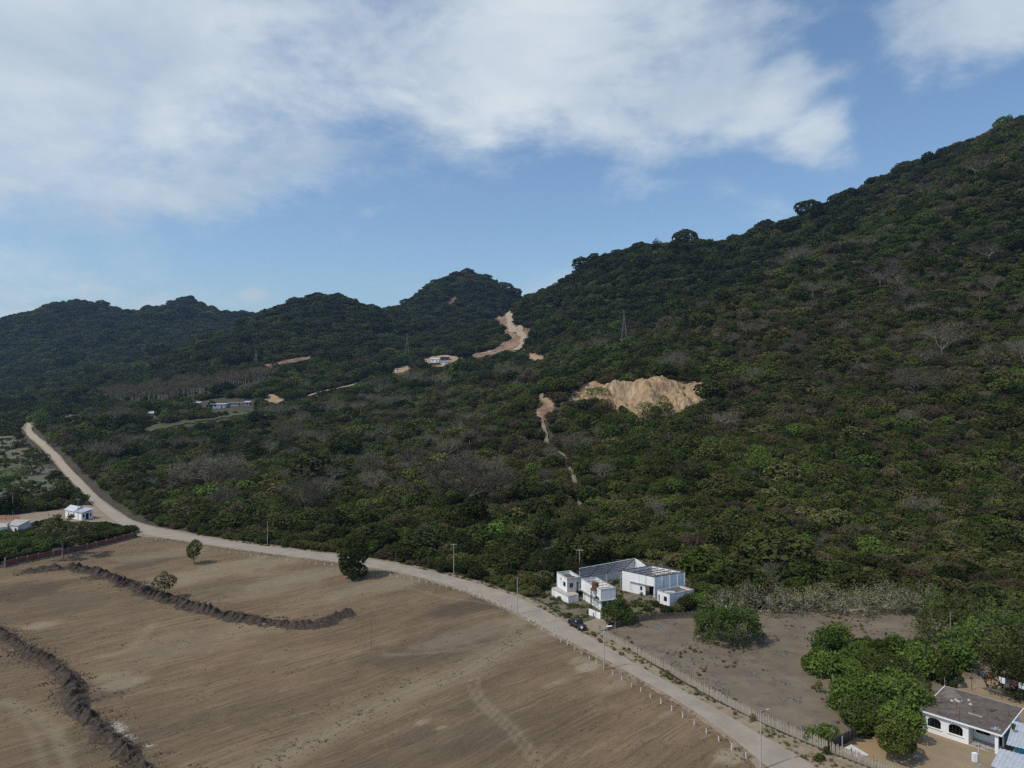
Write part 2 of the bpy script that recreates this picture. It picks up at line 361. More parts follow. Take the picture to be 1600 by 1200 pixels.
def _tps_fit(pts, reg):
    n = len(pts); X = pts[:, :2] / 500.0
    d2 = ((X[:, None] - X[None]) ** 2).sum(-1); K = 0.5 * d2 * np.log(d2 + 1e-12)
    Pm = np.hstack([np.ones((n, 1)), X]); A = np.zeros((n + 3, n + 3))
    A[:n, :n] = K + reg * np.eye(n); A[:n, n:] = Pm; A[n:, :n] = Pm.T
    return X, np.linalg.solve(A, np.concatenate([pts[:, 2], np.zeros(3)]))
_TX, _TW = _tps_fit(CPA, 4e-4)
def height(x, y):
    x = np.asarray(x, float); y = np.asarray(y, float); sh = x.shape
    xx = x.ravel(); yy = y.ravel(); out = np.zeros(xx.shape)
    for s in range(0, len(xx), 40000):
        a = np.stack([xx[s:s + 40000], yy[s:s + 40000]], 1) / 500.0
        d2 = ((a[:, None] - _TX[None]) ** 2).sum(-1)
        out[s:s + 40000] = (0.5 * d2 * np.log(d2 + 1e-12)) @ _TW[:-3] + _TW[-3] + a @ _TW[-2:]
    z = out
    amp = np.clip((z - 15) / 120, 0, 1)
    z = z + amp * (26 * (fbm(xx / 150, yy / 150, 5, 4) - .5) + 7 * (fbm(xx / 38, yy / 38, 9, 2) - .5))
    fl = sstep(0, 70, sdist_poly(xx, yy, FLAT))
    z = np.maximum(z, -6) * fl
    z = z + fl * sstep(0, 6, z) * 1.2 * (fbm(xx / 22, yy / 22, 3, 3) - .5)
    return z.reshape(sh)
_ZS = np.concatenate([np.arange(60, 500, 2.0), np.arange(500, 2300, 5.0)])
def hit(u, v):
    """where the view ray through a photo position meets the ground"""
    x = (u - 800) / F * _ZS; zr = CAMZ - (v - 600) / F * _ZS
    h = height(x, _ZS); b = np.nonzero(zr < h)[0]
    if len(b) == 0: return Vector((PX(u, 2000), 2000, 0))
    i = b[0]
    if i == 0: Z = _ZS[0]
    else:
        a0 = zr[i - 1] - h[i - 1]; a1 = zr[i] - h[i]; t = a0 / (a0 - a1); Z = _ZS[i - 1] + t * (_ZS[i] - _ZS[i - 1])
    X = PX(u, Z); return Vector((X, Z, float(height(np.array([X]), np.array([Z]))[0])))

# ------------------------------------------------------------------ setting: roads, cleared ground, terrain sheet
ROAD_NEAR = [(1260, 1243), (1185, 1187), (1125, 1139), (1050, 1090), (975, 1047), (937, 1026), (900, 1007), (862, 988), (825, 967), (787, 948), (750, 932), (712, 918), (675, 907), (637, 898), (600, 890), (575, 886), (527, 878), (455, 869), (400, 862), (300, 847), (225, 835), (203, 827), (175, 811), (150, 790), (130, 768), (110, 749), (87, 722), (70, 703), (52, 687), (42, 677), (41, 668), (44, 660)]
ROAD_FAR = [(1330, 1243), (1256, 1187), (1190, 1149), (1105, 1100), (1020, 1053), (975, 1027), (937, 1004), (892, 978), (850, 954), (806, 933), (765, 918), (724, 906), (682, 895), (642, 886), (604, 878), (578, 874), (530, 867), (460, 859), (404, 852), (306, 837), (240, 824), (210, 815), (183, 800), (158, 781), (138, 762), (119, 742), (95, 716), (77, 698), (60, 684), (50, 674), (48, 667), (50, 660)]
RN = [hit(u, v) for (u, v) in ROAD_NEAR]; RF = [hit(u, v) for (u, v) in ROAD_FAR]
rn = smooth_line([p.xy[:] for p in RN], 8); rf = smooth_line([p.xy[:] for p in RF], 8)
ROADC = [(a + b) / 2 for a, b in zip(rn, rf)]
_roadpoly = [tuple(a) for a in rn] + [tuple(a) for a in rf[::-1]]
def px_poly(pts, near_flat=True): return [hit(u, v).xy[:] for (u, v) in pts]

# bare-earth places further up: (name, outline in the photo)
SCARS = {
 'quarry_face': [(880, 628), (892, 612), (908, 602), (928, 596), (955, 601), (972, 597), (990, 598), (1010, 593), (1028, 590), (1045, 595), (1060, 594), (1078, 596), (1097, 596), (1112, 610), (1104, 622), (1092, 640), (1075, 649), (1056, 645), (1040, 648), (1022, 642), (1000, 649), (978, 640), (960, 641), (948, 633), (928, 628), (905, 634)],
 'rock_outcrop': [(838, 634), (847, 625), (856, 624), (862, 630), (862, 638), (854, 645), (842, 650), (836, 644)],
 'road_cut': [(774, 499), (780, 492), (792, 497), (806, 508), (817, 512), (825, 509), (829, 517), (826, 527), (818, 537), (810, 546), (803, 549), (792, 545), (776, 551), (756, 556), (738, 558), (736, 554), (758, 548), (772, 545), (789, 533), (800, 525), (788, 517), (794, 511), (784, 503)],
 'earth_terrace': [(824, 551), (836, 552), (849, 555), (853, 559), (838, 561), (826, 559)],
 'village_clearing': [(662, 562), (676, 557), (700, 555), (716, 557), (712, 563), (700, 566), (692, 572), (676, 571), (668, 568)],
 'track_clearing': [(408, 620), (418, 615), (432, 618), (442, 626), (430, 629), (420, 626)],
 'earth_bank': [(405, 572), (430, 565), (470, 557), (492, 556), (480, 561), (450, 566), (420, 574)],
 'hill_slip': [(696, 472), (704, 462), (710, 461), (712, 468), (704, 474)],
 'bare_strip': [(612, 582), (622, 576), (636, 572), (638, 576), (624, 582)],
}
PATHS = {   # footpaths: photo points and width
 'footpath': ([(845, 625), (858, 600), (872, 585)], 2.4),
 'rocky_path': ([(836, 640), (846, 655), (853, 678), (857, 698), (880, 712), (888, 730), (898, 752), (905, 775), (908, 795)], 2.0),
 'dirt_path': ([(857, 858), (850, 872), (843, 888), (838, 897)], 2.6),
 'dirt_track': ([(434, 625), (470, 621), (510, 610), (545, 603), (560, 598)], 4.5),
 'site_track': ([(700, 564), (716, 560), (735, 556), (752, 552), (772, 547)], 8.0),
 'hill_road': ([(782, 496), (797, 505), (812, 517), (818, 528), (815, 540), (806, 549)], 9.0),
}
SCARW = {k: px_poly(v) for k, v in SCARS.items()}
PATHW = {k: (smooth_line([hit(u, v).xy[:] for (u, v) in pts], 6), w) for k, (pts, w) in PATHS.items()}

def grid_terrain():
    xs = np.concatenate([np.arange(-1900, -500, 12.0), np.arange(-500, 560, 5.0), np.arange(560, 1500, 10.0)])
    ys = np.concatenate([np.arange(-40, 180, 10.0), np.arange(180, 720, 5.0), np.arange(720, 2420, 9.0)])
    X, Y = np.meshgrid(xs, ys); Zt = height(X, Y)
    dr = dist_line(X, Y, ROADC)
    Zt -= 0.7 * (1 - sstep(5, 11, dr)) * sstep(230, 270, Y)
    for k, pl in SCARW.items():
        Zt -= 6.0 * (1 - sstep(-8, 0.5, sdist_poly(X, Y, pl)))
    for k, (pl, w) in PATHW.items():
        Zt -= 1.2 * (1 - sstep(w, w + 7, dist_line(X, Y, pl)))
    Zt -= 0.12
    nx, ny = len(xs), len(ys)
    idx = np.arange(nx * ny).reshape(ny, nx)
    f = np.stack([idx[:-1, :-1], idx[:-1, 1:], idx[1:, 1:], idx[1:, :-1]], -1).reshape(-1, 4)
    v = np.stack([X, Y, Zt], -1).reshape(-1, 3)
    m = mat('forest_floor', (.040, .034, .022), (.066, .054, .034), .08, coord='World', c3=(.035, .042, .018), scale3=.012, bump=.3, bscale=.4)
    me = mesh_from('terrain', v, f, m, True)
    o = obj('terrain', me); tag(o, 'wooded slopes and hills rising behind the road', kind='structure'); return o
grid_terrain()

def drape_strip(name, line, w, m, lift=0.12, jitter=0.0, seed=0, nx=4, label=None):
    L2, tot = resample(line, min(2.0, w / 2)); n = len(L2)
    t = np.gradient(L2, axis=0); t /= (np.hypot(t[:, 0], t[:, 1])[:, None] + 1e-9); nr = np.stack([-t[:, 1], t[:, 0]], 1)
    v = []
    for j in range(nx + 1):
        s = (j / nx - .5) * w
        k = s + (jitter * (fbm(np.arange(n) * .35, np.full(n, j * .0 + (1 if j else 0) * 7.0), seed, 3) - .5) * 2 if j in (0, nx) else 0)
        p = L2 + nr * np.reshape(k, (-1, 1)) if np.ndim(k) else L2 + nr * k
        z = height(p[:, 0], p[:, 1]) + lift
        v.append(np.stack([p[:, 0], p[:, 1], z], 1))
    v = np.stack(v, 1).reshape(-1, 3); idx = np.arange(n * (nx + 1)).reshape(n, nx + 1)
    f = np.stack([idx[:-1, :-1], idx[:-1, 1:], idx[1:, 1:], idx[1:, :-1]], -1).reshape(-1, 4)
    o = obj(name, mesh_from(name, v, f, m, True)); tag(o, label, kind='structure'); return o

# road: dusty asphalt, with a wider dirt verge beneath it
def road():
    m, nt, b = principled('road_dusty_asphalt'); N = nt.nodes; L = nt.links
    at = N.new('ShaderNodeAttribute'); at.attribute_name = 'across'
    g = N.new('ShaderNodeNewGeometry')
    def nz(sc, det=5, mult=(1, 1, 1)):
        mp = N.new('ShaderNodeVectorMath'); mp.operation = 'MULTIPLY'; L.new(g.outputs['Position'], mp.inputs[0]); mp.inputs[1].default_value = mult
        n = N.new('ShaderNodeTexNoise'); n.inputs['Scale'].default_value = sc; n.inputs['Detail'].default_value = det; L.new(mp.outputs[0], n.inputs['Vector']); return n.outputs[0]
    def mix(f, a, c):
        x = N.new('ShaderNodeMix'); x.data_type = 'RGBA'
        L.new(f, x.inputs[0])
        for i, q in ((6, a), (7, c)):
            if isinstance(q, tuple): x.inputs[i].default_value = (*q, 1)
            else: L.new(q, x.inputs[i])
        return x.outputs[2]
    def rng(v, a, c, lo=0., hi=1.):
        r = N.new('ShaderNodeMapRange'); r.inputs['From Min'].default_value = a; r.inputs['From Max'].default_value = c
        r.inputs['To Min'].default_value = lo; r.inputs['To Max'].default_value = hi; L.new(v, r.inputs['Value']); return r.outputs[0]
    c = mix(rng(nz(.25), .4, .62), (.258, .222, .176), (.315, .272, .216))
    c = mix(rng(nz(6, 3), .35, .75, 0, .35), c, (.16, .15, .135))
    e = N.new('ShaderNodeMath'); e.operation = 'MULTIPLY_ADD'; L.new(nz(.8), e.inputs[0]); e.inputs[1].default_value = .5; L.new(at.outputs['Fac'], e.inputs[2])
    c = mix(rng(e.outputs[0], 1.02, 1.28), c, (.30, .25, .185))
    # far stretch is unpaved and sandy
    sp = N.new('ShaderNodeSeparateXYZ'); L.new(g.outputs['Position'], sp.inputs[0])
    c = mix(rng(sp.outputs[1], 235, 420, 0, .85), c, (.345, .28, .20))
    L.new(c, b.inputs['Base Color']); b.inputs['Roughness'].default_value = .95
    n = len(rn); nx = 8; v = []; acr = []
    for i in range(n):
        for j in range(nx + 1):
            t = j / nx; p = rn[i] * (1 - t) + rf[i] * t; v.append((p[0], p[1], 0)); acr.append(abs(t - .5) * 2)
    v = np.array(v); v[:, 2] = height(v[:, 0], v[:, 1]) + 0.06 + 0.05 * (1 - np.array(acr) ** 2)
    idx = np.arange(n * (nx + 1)).reshape(n, nx + 1)
    f = np.stack([idx[:-1, :-1], idx[1:, :-1], idx[1:, 1:], idx[:-1, 1:]], -1).reshape(-1, 4)[:, ::-1]
    me = mesh_from('road', v, f, m, True)
    a = me.attributes.new('across', 'FLOAT', 'POINT'); a.data.foreach_set('value', np.array(acr, np.float32))
    o = obj('road', me); tag(o, 'narrow dusty asphalt road curving along the field', kind='structure')
    # verge
    mv = mat('verge_dirt', (.21, .165, .115), (.27, .215, .15), .35, coord='World', c3=(.10, .095, .05), scale3=.5, lo3=.52, hi3=.66, bump=.05, bscale=3)
    v = []; nx = 6
    for i in range(n):
        d = rf[i] - rn[i]; w = np.hypot(*d); d = d / w
        e0 = 1.6 + 1.6 * vnoise(np.array(i * .31), np.array(2.), 4) + (1.5 if rn[i][1] > 250 else 0); e1 = max(1.5 + 2.2 * float(vnoise(np.array(i * .37), np.array(9.), 8)), (4.6 if rn[i][1] < 122 else 3.4) if rn[i][1] < 158 else 0)
        for j in range(nx + 1):
            p = rn[i] - d * e0 + d * (w + e0 + e1) * j / nx; v.append((p[0], p[1], 0))
    v = np.array(v); v[:, 2] = height(v[:, 0], v[:, 1]) + 0.035
    idx = np.arange(n * (nx + 1)).reshape(n, nx + 1)
    f = np.stack([idx[:-1, :-1], idx[1:, :-1], idx[1:, 1:], idx[:-1, 1:]], -1).reshape(-1, 4)[:, ::-1]
    o = obj('verge', mesh_from('verge', v, f, mv, True)); tag(o, 'pale dirt verge along both sides of the road', kind='structure')
road()

# cleared field: one dense sheet with ruts and streaks, albedo marks stored per vertex
FIELD = [P(u, v).xy[:] for (u, v) in [(-330, 905), (0, 889), (37, 881), (97, 869), (150, 857), (193, 845), (214, 840)]] + [tuple(p + (p - q) / np.hypot(*(p - q)) * 0.6) for p, q in list(zip(rn, rf))[8:-70][::-1] if p[1] < 258] + [P(1240, 1275).xy[:], (38, 40), (-110, 40)]
_T1 = [(395, 1206), (480, 1163), (560, 1120), (640, 1083), (715, 1056), (780, 1018), (815, 1000), (850, 990), (868, 986)]
TRACKS = [([(u, v + 4) for u, v in _T1], .55, .8), ([(u, v - 4) for u, v in _T1], .55, .75), ([(u + 6, v + 11) for u, v in _T1[:-2]], .4, .5), ([(u - 8, v - 12) for u, v in _T1[:-2]], .4, .45), (_T1, 5.0, .42),
          ([(732, 1050), (738, 1085), (752, 1105), (790, 1140), (830, 1190), (845, 1210)], .35, .55), ([(746, 1050), (750, 1085), (764, 1103), (802, 1136), (846, 1190)], .35, .55),
          ([(690, 1020), (760, 1012), (800, 985), (800, 960), (770, 945), (700, 935), (640, 920)], .7, .35), ([(600, 1025), (690, 1020), (770, 1005)], .6, .4), ([(705, 1015), (772, 1008), (812, 985), (812, 962), (780, 942)], .5, .35),
          ([(0, 1098), (28, 1108), (60, 1125), (85, 1150), (98, 1180), (112, 1210)], .6, .6), ([(8, 1094), (36, 1103), (70, 1121), (95, 1148), (110, 1180)], .5, .5), ([(20, 1112), (45, 1140), (60, 1175), (70, 1205)], .5, .4),
          ([(232, 980), (215, 1000), (190, 1020), (150, 1030)], .6, .5), ([(240, 975), (225, 998), (205, 1014)], .5, .4), ([(300, 985), (290, 1005), (270, 1025)], .4, .35)]
PALES = [(922, 1042, 4.0, 2.0, .9), (905, 1033, 3, 1.5, .6), (868, 1068, 4, 1.3, .6), (1140, 1186, 3.5, 2.2, .9), (1150, 1180, 3, 2, .7), (660, 1130, 2, 1.2, .8), (690, 1138, 1.5, 1.0, .7), (955, 1075, 4, 1, .5), (1040, 1118, 3, 1, .5), (60, 978, 5, 4, .6), (190, 1070, 5, 3, .6), (175, 1058, 4, 3, .5), (470, 905, 30, 8, .45), (360, 890, 34, 12, .42), (600, 915, 28, 8, .42), (250, 868, 18, 8, .35), (760, 985, 22, 5, .35), (420, 925, 20, 6, .3), (320, 1000, 20, 9, .25), (960, 1070, 8, 3, .3)]
DARKS = [(730, 950, 16, 7, .75), (690, 1010, 22, 10, .55), (40, 925, 14, 12, .75), (230, 880, 14, 8, .7), (140, 1090, 6, 8, .5), (720, 1110, 6, 3, .5), (655, 1150, 7, 3, .5), (650, 1180, 20, 8, .35), (100, 945, 16, 14, .4), (740, 1165, 10, 4, .45), (450, 1110, 14, 4, .3), (860, 1130, 20, 8, .25)]
def field():
    xs = np.arange(-190, 55, .75); ys = np.arange(40, 300, .75)
    X, Y = np.meshgrid(xs, ys); sd = sdist_poly(X, Y, FIELD)
    keep = sd < 0.8
    track = np.zeros(X.shape); relief = np.zeros(X.shape)
    for (pts, w, k) in TRACKS:
        ln = smooth_line([P(u, v).xy[:] for (u, v) in pts], 6)
        d = dist_line(X, Y, ln) + 1.2 * (fbm(X / 3, Y / 3, 31, 3) - .5) * min(1, w)
        g = k * (1 - sstep(w * .35, w * 1.1 + .3, d)); track = np.maximum(track, g)
        relief -= .08 * np.clip(g, 0, 1)
    pale = np.zeros(X.shape); dark = np.zeros(X.shape)
    ca, sa = math.cos(math.radians(42)), math.sin(math.radians(42))
    for lst, arr in ((PALES, pale), (DARKS, dark)):
        for (u, v, a, bb, k) in lst:
            c = P(u, v); dx = X - c.x; dy = Y - c.y; s = dx * ca + dy * sa; t = -dx * sa + dy * ca
            d = np.hypot(s / a, t / bb) + 1.1 * (fbm(X / 5, Y / 5, 41, 4) - .5)
            np.maximum(arr, k * (1 - sstep(.45, 1.05, d)), out=arr)
    s = X * ca + Y * sa; t = -X * sa + Y * ca + 5 * (fbm(X / 45, Y / 45, 77, 2) - .5)
    st = fbm(s / 16, t / .9, 12, 3); st2 = fbm(s / 30, t / 2.6, 15, 3)
    relief += .16 * (st - .5) + .16 * (st2 - .5) + .16 * (fbm(X / 1.5, Y / 1.5, 22, 2) - .5)
    lime = np.zeros(X.shape)
    for (u, v, a, bb, an) in ((186, 1140, 2.6, .9, -.75), (205, 1155, 1.6, .6, -.6), (231, 1167, .9, .5, .2)):
        c = P(u, v); dx = X - c.x; dy = Y - c.y; q = np.hypot((dx * math.cos(an) + dy * math.sin(an)) / a, (-dx * math.sin(an) + dy * math.cos(an)) / bb); lime = np.maximum(lime, 1 - sstep(.5, 1.3, q + .8 * (fbm(X / 1.2, Y / 1.2, 71, 3) - .5)))
    edge = 1 - sstep(-3, 0, sd)
    Zf = .03 + (relief + .16) * edge * np.clip((-sd) / 3, 0, 1)
    idx = np.arange(X.size).reshape(X.shape)
    k4 = keep[:-1, :-1] & keep[:-1, 1:] & keep[1:, 1:] & keep[1:, :-1]
    f = np.stack([idx[:-1, :-1], idx[:-1, 1:], idx[1:, 1:], idx[1:, :-1]], -1)[k4]
    used = np.unique(f); remap = np.full(X.size, -1); remap[used] = np.arange(len(used)); f = remap[f]
    V = np.stack([X, Y, Zf], -1).reshape(-1, 3)[used]
    m, nt, b = principled('field_soil'); N = nt.nodes; L = nt.links
    g = N.new('ShaderNodeNewGeometry')
    def attr(nm):
        a = N.new('ShaderNodeAttribute'); a.attribute_name = nm; return a.outputs['Fac']
    rot = N.new('ShaderNodeVectorRotate'); rot.rotation_type = 'Z_AXIS'; rot.inputs['Angle'].default_value = -math.radians(42); L.new(g.outputs['Position'], rot.inputs['Vector'])
    wn = N.new('ShaderNodeTexNoise'); wn.inputs['Scale'].default_value = .03; wn.inputs['Detail'].default_value = 3; L.new(g.outputs['Position'], wn.inputs['Vector'])
    wv = N.new('ShaderNodeVectorMath'); wv.operation = 'MULTIPLY_ADD'; L.new(wn.outputs['Color'], wv.inputs[0]); wv.inputs[1].default_value = (5, 7, 0); L.new(rot.outputs[0], wv.inputs[2])
    def nz(sc, mult, det=6, rg=.62):
        mp = N.new('ShaderNodeVectorMath'); mp.operation = 'MULTIPLY'; L.new(wv.outputs[0], mp.inputs[0]); mp.inputs[1].default_value = mult
        n = N.new('ShaderNodeTexNoise'); n.inputs['Scale'].default_value = sc; n.inputs['Detail'].default_value = det; n.inputs['Roughness'].default_value = rg; L.new(mp.outputs[0], n.inputs['Vector']); return n.outputs[0]
    def rng(v, a, c, lo=0., hi=1.):
        r = N.new('ShaderNodeMapRange'); r.inputs['From Min'].default_value = a; r.inputs['From Max'].default_value = c
        r.inputs['To Min'].default_value = lo; r.inputs['To Max'].default_value = hi; L.new(v, r.inputs['Value']); return r.outputs[0]
    def mix(fa, a, c):
        x = N.new('ShaderNodeMix'); x.data_type = 'RGBA'; L.new(fa, x.inputs[0])
        for i, q in ((6, a), (7, c)):
            if isinstance(q, tuple): x.inputs[i].default_value = (*q, 1)
            else: L.new(q, x.inputs[i])
        return x.outputs[2]
    c = mix(rng(nz(.05, (1, 1.6, 1), 4), .35, .65), (.160, .106, .060), (.232, .166, .098))
    c = mix(rng(nz(.045, (.5, 1, 1), 5, .6), .45, .62, 0, .7), c, (.100, .074, .050))
    c = mix(rng(nz(.5, (.10, 1, 1)), .42, .66, 0, .55), c, (.105, .078, .050))
    c = mix(rng(nz(1.9, (.14, 1, 1), 7, .7), .50, .70, 0, .65), c, (.070, .051, .036))
    c = mix(rng(nz(3.2, (.8, 1, 1), 6, .75), .42, .70, 0, .40), c, (.225, .18, .115))
    c = mix(rng(nz(.8, (.09, 1, 1), 5), .54, .74, 0, .55), c, (.265, .212, .138))
    c = mix(rng(nz(1.0, (.05, 1.6, 1), 7, .72), .535, .63, 0, .42), c, (.066, .046, .033))
    c = mix(rng(nz(.9, (.04, 2.6, 1), 6, .7), .56, .66, 0, .6), c, (.26, .205, .13))
    c = mix(attr('dark'), c, (.088, .064, .048))
    c = mix(attr('pale'), c, (.285, .235, .165))
    c = mix(attr('track'), c, (.245, .198, .135))
    lm = N.new('ShaderNodeMath'); lm.operation = 'MULTIPLY'; L.new(attr('lime'), lm.inputs[0]); L.new(rng(nz(2.5, (1, 1, 1), 5), .40, .56), lm.inputs[1]); c = mix(lm.outputs[0], c, (.42, .42, .37))
    c = mix(rng(nz(2.2, (.5, 1, 1), 5), .56, .76, 0, .6), c, (.050, .039, .032))
    L.new(c, b.inputs['Base Color']); b.inputs['Roughness'].default_value = 1; b.inputs['Specular IOR Level'].default_value = .1
    bp = N.new('ShaderNodeBump'); bp.inputs['Distance'].default_value = .30; bp.inputs['Strength'].default_value = .9; L.new(nz(1.6, (.10, 1, 1), 6, .7), bp.inputs['Height']); L.new(bp.outputs[0], b.inputs['Normal'])
    me = mesh_from('field', V, f, m, True)
    for nm, arr in (('track', track), ('pale', pale), ('dark', dark), ('lime', lime)):
        a = me.attributes.new(nm, 'FLOAT', 'POINT'); a.data.foreach_set('value', arr.reshape(-1)[used].astype(np.float32))
    o = obj('field', me); tag(o, 'cleared brown field scraped bare, with tyre tracks', kind='structure')
field()

def sheet(name, poly, m, z, label, step=1.0, rough_edge=1.2, relief=0.05, seed=1):
    p = np.array(poly); x0, y0 = p.min(0) - 3; x1, y1 = p.max(0) + 3
    X, Y = np.meshgrid(np.arange(x0, x1, step), np.arange(y0, y1, step))
    sd = sdist_poly(X, Y, poly) + rough_edge * 2 * (fbm(X / 2.2, Y / 2.2, seed, 4) - .5)
    keep = sd < 0
    idx = np.arange(X.size).reshape(X.shape); k4 = keep[:-1, :-1] & keep[:-1, 1:] & keep[1:, 1:] & keep[1:, :-1]
    f = np.stack([idx[:-1, :-1], idx[:-1, 1:], idx[1:, 1:], idx[1:, :-1]], -1)[k4]
    used = np.unique(f); remap = np.full(X.size, -1); remap[used] = np.arange(len(used)); f = remap[f]
    Zs = height(X, Y) + z + relief * fbm(X / 2.5, Y / 2.5, seed + 3, 4) * np.clip(-sd / 2, 0, 1)
    V = np.stack([X, Y, Zs], -1).reshape(-1, 3)[used]
    o = obj(name, mesh_from(name, V, f, m, True)); tag(o, label, kind='structure'); return o

LOT = [P(u, v).xy[:] for (u, v) in [(938, 990), (980, 1013), (1040, 1046), (1100, 1082), (1187, 1126), (1250, 1154), (1300, 1172), (1345, 1150), (1420, 1105), (1500, 1075), (1620, 1040), (1620, 980), (1470, 948), (1340, 945), (1200, 950), (1110, 957), (1064, 962), (1020, 965), (985, 974)]]
sheet('dirt_lot', LOT, mat('lot_soil', (.135, .105, .074), (.182, .146, .102), .12, coord='World', c3=(.100, .084, .066), scale3=.3, lo3=.5, hi3=.7, bump=.06, bscale=2.5), .03, 'bare brown dirt lot inside the stick fence', .8, .8)
sheet('roadside_strip', [P(u, v).xy[:] for (u, v) in [(1100, 1084), (1187, 1128), (1250, 1156), (1294, 1174), (1340, 1191), (1410, 1218), (1520, 1290), (1400, 1290), (1330, 1243), (1256, 1187), (1190, 1149), (1105, 1100)]], MATS['verge_dirt'], .012, 'dirt strip between the road and the stick fence', .6, .3, .02, seed=19)
YARD = [P(u, v).xy[:] for (u, v) in [(1300, 1176), (1345, 1155), (1420, 1110), (1500, 1060), (1640, 1060), (1800, 1150), (1800, 1300), (1420, 1300), (1385, 1208)]]
sheet('yard', YARD, mat('yard_soil', (.215, .165, .105), (.28, .215, .14), .15, coord='World', c3=(.30, .19, .085), scale3=.07, lo3=.52, hi3=.66, bump=.04, bscale=2.5), .045, 'tan swept dirt yard around the flat-roofed house', .8, .6, seed=5)
COMPOUND = [P(u, v).xy[:] for (u, v) in [(838, 938), (856, 916), (900, 888), (960, 874), (1010, 872), (1085, 900), (1090, 950), (1060, 958), (1000, 964), (955, 975), (930, 985), (880, 966)]]
sheet('compound_ground', COMPOUND, mat('compound_soil', (.12, .098, .070), (.17, .14, .10), .2, coord='World', c3=(.075, .085, .035), scale3=.25, lo3=.46, hi3=.62, bump=.06, bscale=2.5), .02, 'weedy dirt ground around the abandoned white buildings', .8, 1.5, seed=8)
DRIVE = [P(u, v).xy[:] for (u, v) in [(905, 975), (922, 969), (940, 962), (960, 966), (952, 978), (940, 990), (930, 988)]]
sheet('driveway', DRIVE, mat('drive_dirt', (.22, .18, .13), (.27, .225, .165), .4, coord='World', bump=.03, bscale=3), .055, 'short dirt driveway leading off the road to the compound', .5, .5, seed=9)
SIDE = [P(u, v).xy[:] for (u, v) in [(-200, 812), (-60, 807), (30, 803), (100, 796), (135, 788), (160, 792), (178, 808), (205, 826), (190, 826), (150, 816), (100, 815), (60, 816), (20, 822), (-200, 835)]]
sheet('side_track', SIDE, mat('side_dirt', (.21, .165, .115), (.27, .215, .15), .2, coord='World', c3=(.20, .16, .11), scale3=.5, bump=.03, bscale=3), .02, 'sandy side track branching left past the small white house', 1.0, 1.2, seed=11)
PASTURE = [hit(u, v).xy[:] for (u, v) in [(-150, 790), (0, 795), (60, 785), (115, 778), (125, 768), (105, 752), (82, 728), (62, 706), (45, 692), (20, 680), (-150, 690)]]
sheet('pasture', PASTURE, mat('pasture_soil', (.098, .084, .064), (.135, .116, .09), .06, coord='World', c3=(.075, .095, .032), scale3=.035, lo3=.46, hi3=.6, bump=.05, bscale=2), .12, 'bare grey-brown pasture left of the far road', 3.0, 5, seed=14)
# pale fields by the farm
for nm, pl, c1, c2, lb in (('farm_field', [(205, 672), (250, 658), (320, 652), (390, 640), (400, 646), (340, 656), (270, 668), (215, 680)], (.046, .054, .019), (.066, .070, .027), 'pale green meadow below the farm houses'),
                           ('ploughed_plot', [(84, 651), (120, 647), (128, 651), (118, 656), (88, 660)], (.085, .065, .055), (.12, .095, .08), 'small ploughed brown plot near the far trees')):
    sheet(nm, [hit(u, v).xy[:] for (u, v) in pl], mat(nm + '_soil', c1, c2, .1, coord='World'), .6, lb, 2.0, 9, seed=17)

M_SCAR = mat('bare_subsoil', (.22, .145, .078), (.37, .265, .155), .30, coord='World', c3=(.46, .365, .245), scale3=.12, lo3=.52, hi3=.70, bump=.9, bscale=.5, stretch=(1, 1, .35))
M_SCAR_RED = mat('red_subsoil', (.13, .078, .052), (.20, .13, .086), .10, coord='World', c3=(.27, .195, .13), scale3=.05, lo3=.5, hi3=.7, bump=.8, bscale=.3)
M_ROCKY = mat('brown_rock', (.13, .085, .055), (.23, .16, .10), .3, coord='World', c3=(.30, .22, .13), scale3=.15, bump=.8, bscale=.5)
SCAR_LABEL = {'quarry_face': 'tan eroded earth face of the hillside quarry', 'rock_outcrop': 'rounded brown rock outcrop beside the footpath', 'road_cut': 'reddish earth cut around the winding hill road',
 'earth_terrace': 'small flat tan earth terrace below the road cut', 'village_clearing': 'tan cleared ground around the hillside settlement', 'track_clearing': 'pale bend of the dirt track by the farm',
 'earth_bank': 'reddish earth bank at the foot of the left hill', 'hill_slip': 'small tan landslip scar on the conical hill', 'bare_strip': 'bare tan strip of ground left of the settlement'}
def scar(name, m, lift, relief, step):
    pl = SCARW[name]; p = np.array(pl); x0, y0 = p.min(0) - 4; x1, y1 = p.max(0) + 4
    X, Y = np.meshgrid(np.arange(x0, x1, step), np.arange(y0, y1, step))
    sd = sdist_poly(X, Y, pl) + 4.0 * (fbm(X / 5, Y / 5, 5, 4) - .5) - 2.4
    keep = sd < 1.5
    idx = np.arange(X.size).reshape(X.shape); k4 = keep[:-1, :-1] & keep[:-1, 1:] & keep[1:, 1:] & keep[1:, :-1]
    f = np.stack([idx[:-1, :-1], idx[:-1, 1:], idx[1:, 1:], idx[1:, :-1]], -1)[k4]
    if len(f) == 0: return
    used = np.unique(f); remap = np.full(X.size, -1); remap[used] = np.arange(len(used)); f = remap[f]
    gul = np.abs(fbm(X / 7, Y / 18, 61, 4) - .5) * 2
    edge = np.clip(-sd / 8, 0, 1)
    Zs = height(X, Y) + lift * np.clip(-sd / 1.5, -.5, 1) - .5 * np.clip(1 + sd / 1.5, 0, 2) + edge * (relief * (1.2 * (fbm(X / 9, Y / 9, 51, 5) - .5) * 2 - gul * .9) )
    V = np.stack([X, Y, Zs], -1).reshape(-1, 3)[used]
    o = obj(name, mesh_from(name, V, f, m, False)); tag(o, SCAR_LABEL[name], kind='structure')
scar('quarry_face', M_SCAR, .2, 5.0, .7); scar('rock_outcrop', M_ROCKY, .6, 2.0, .7)
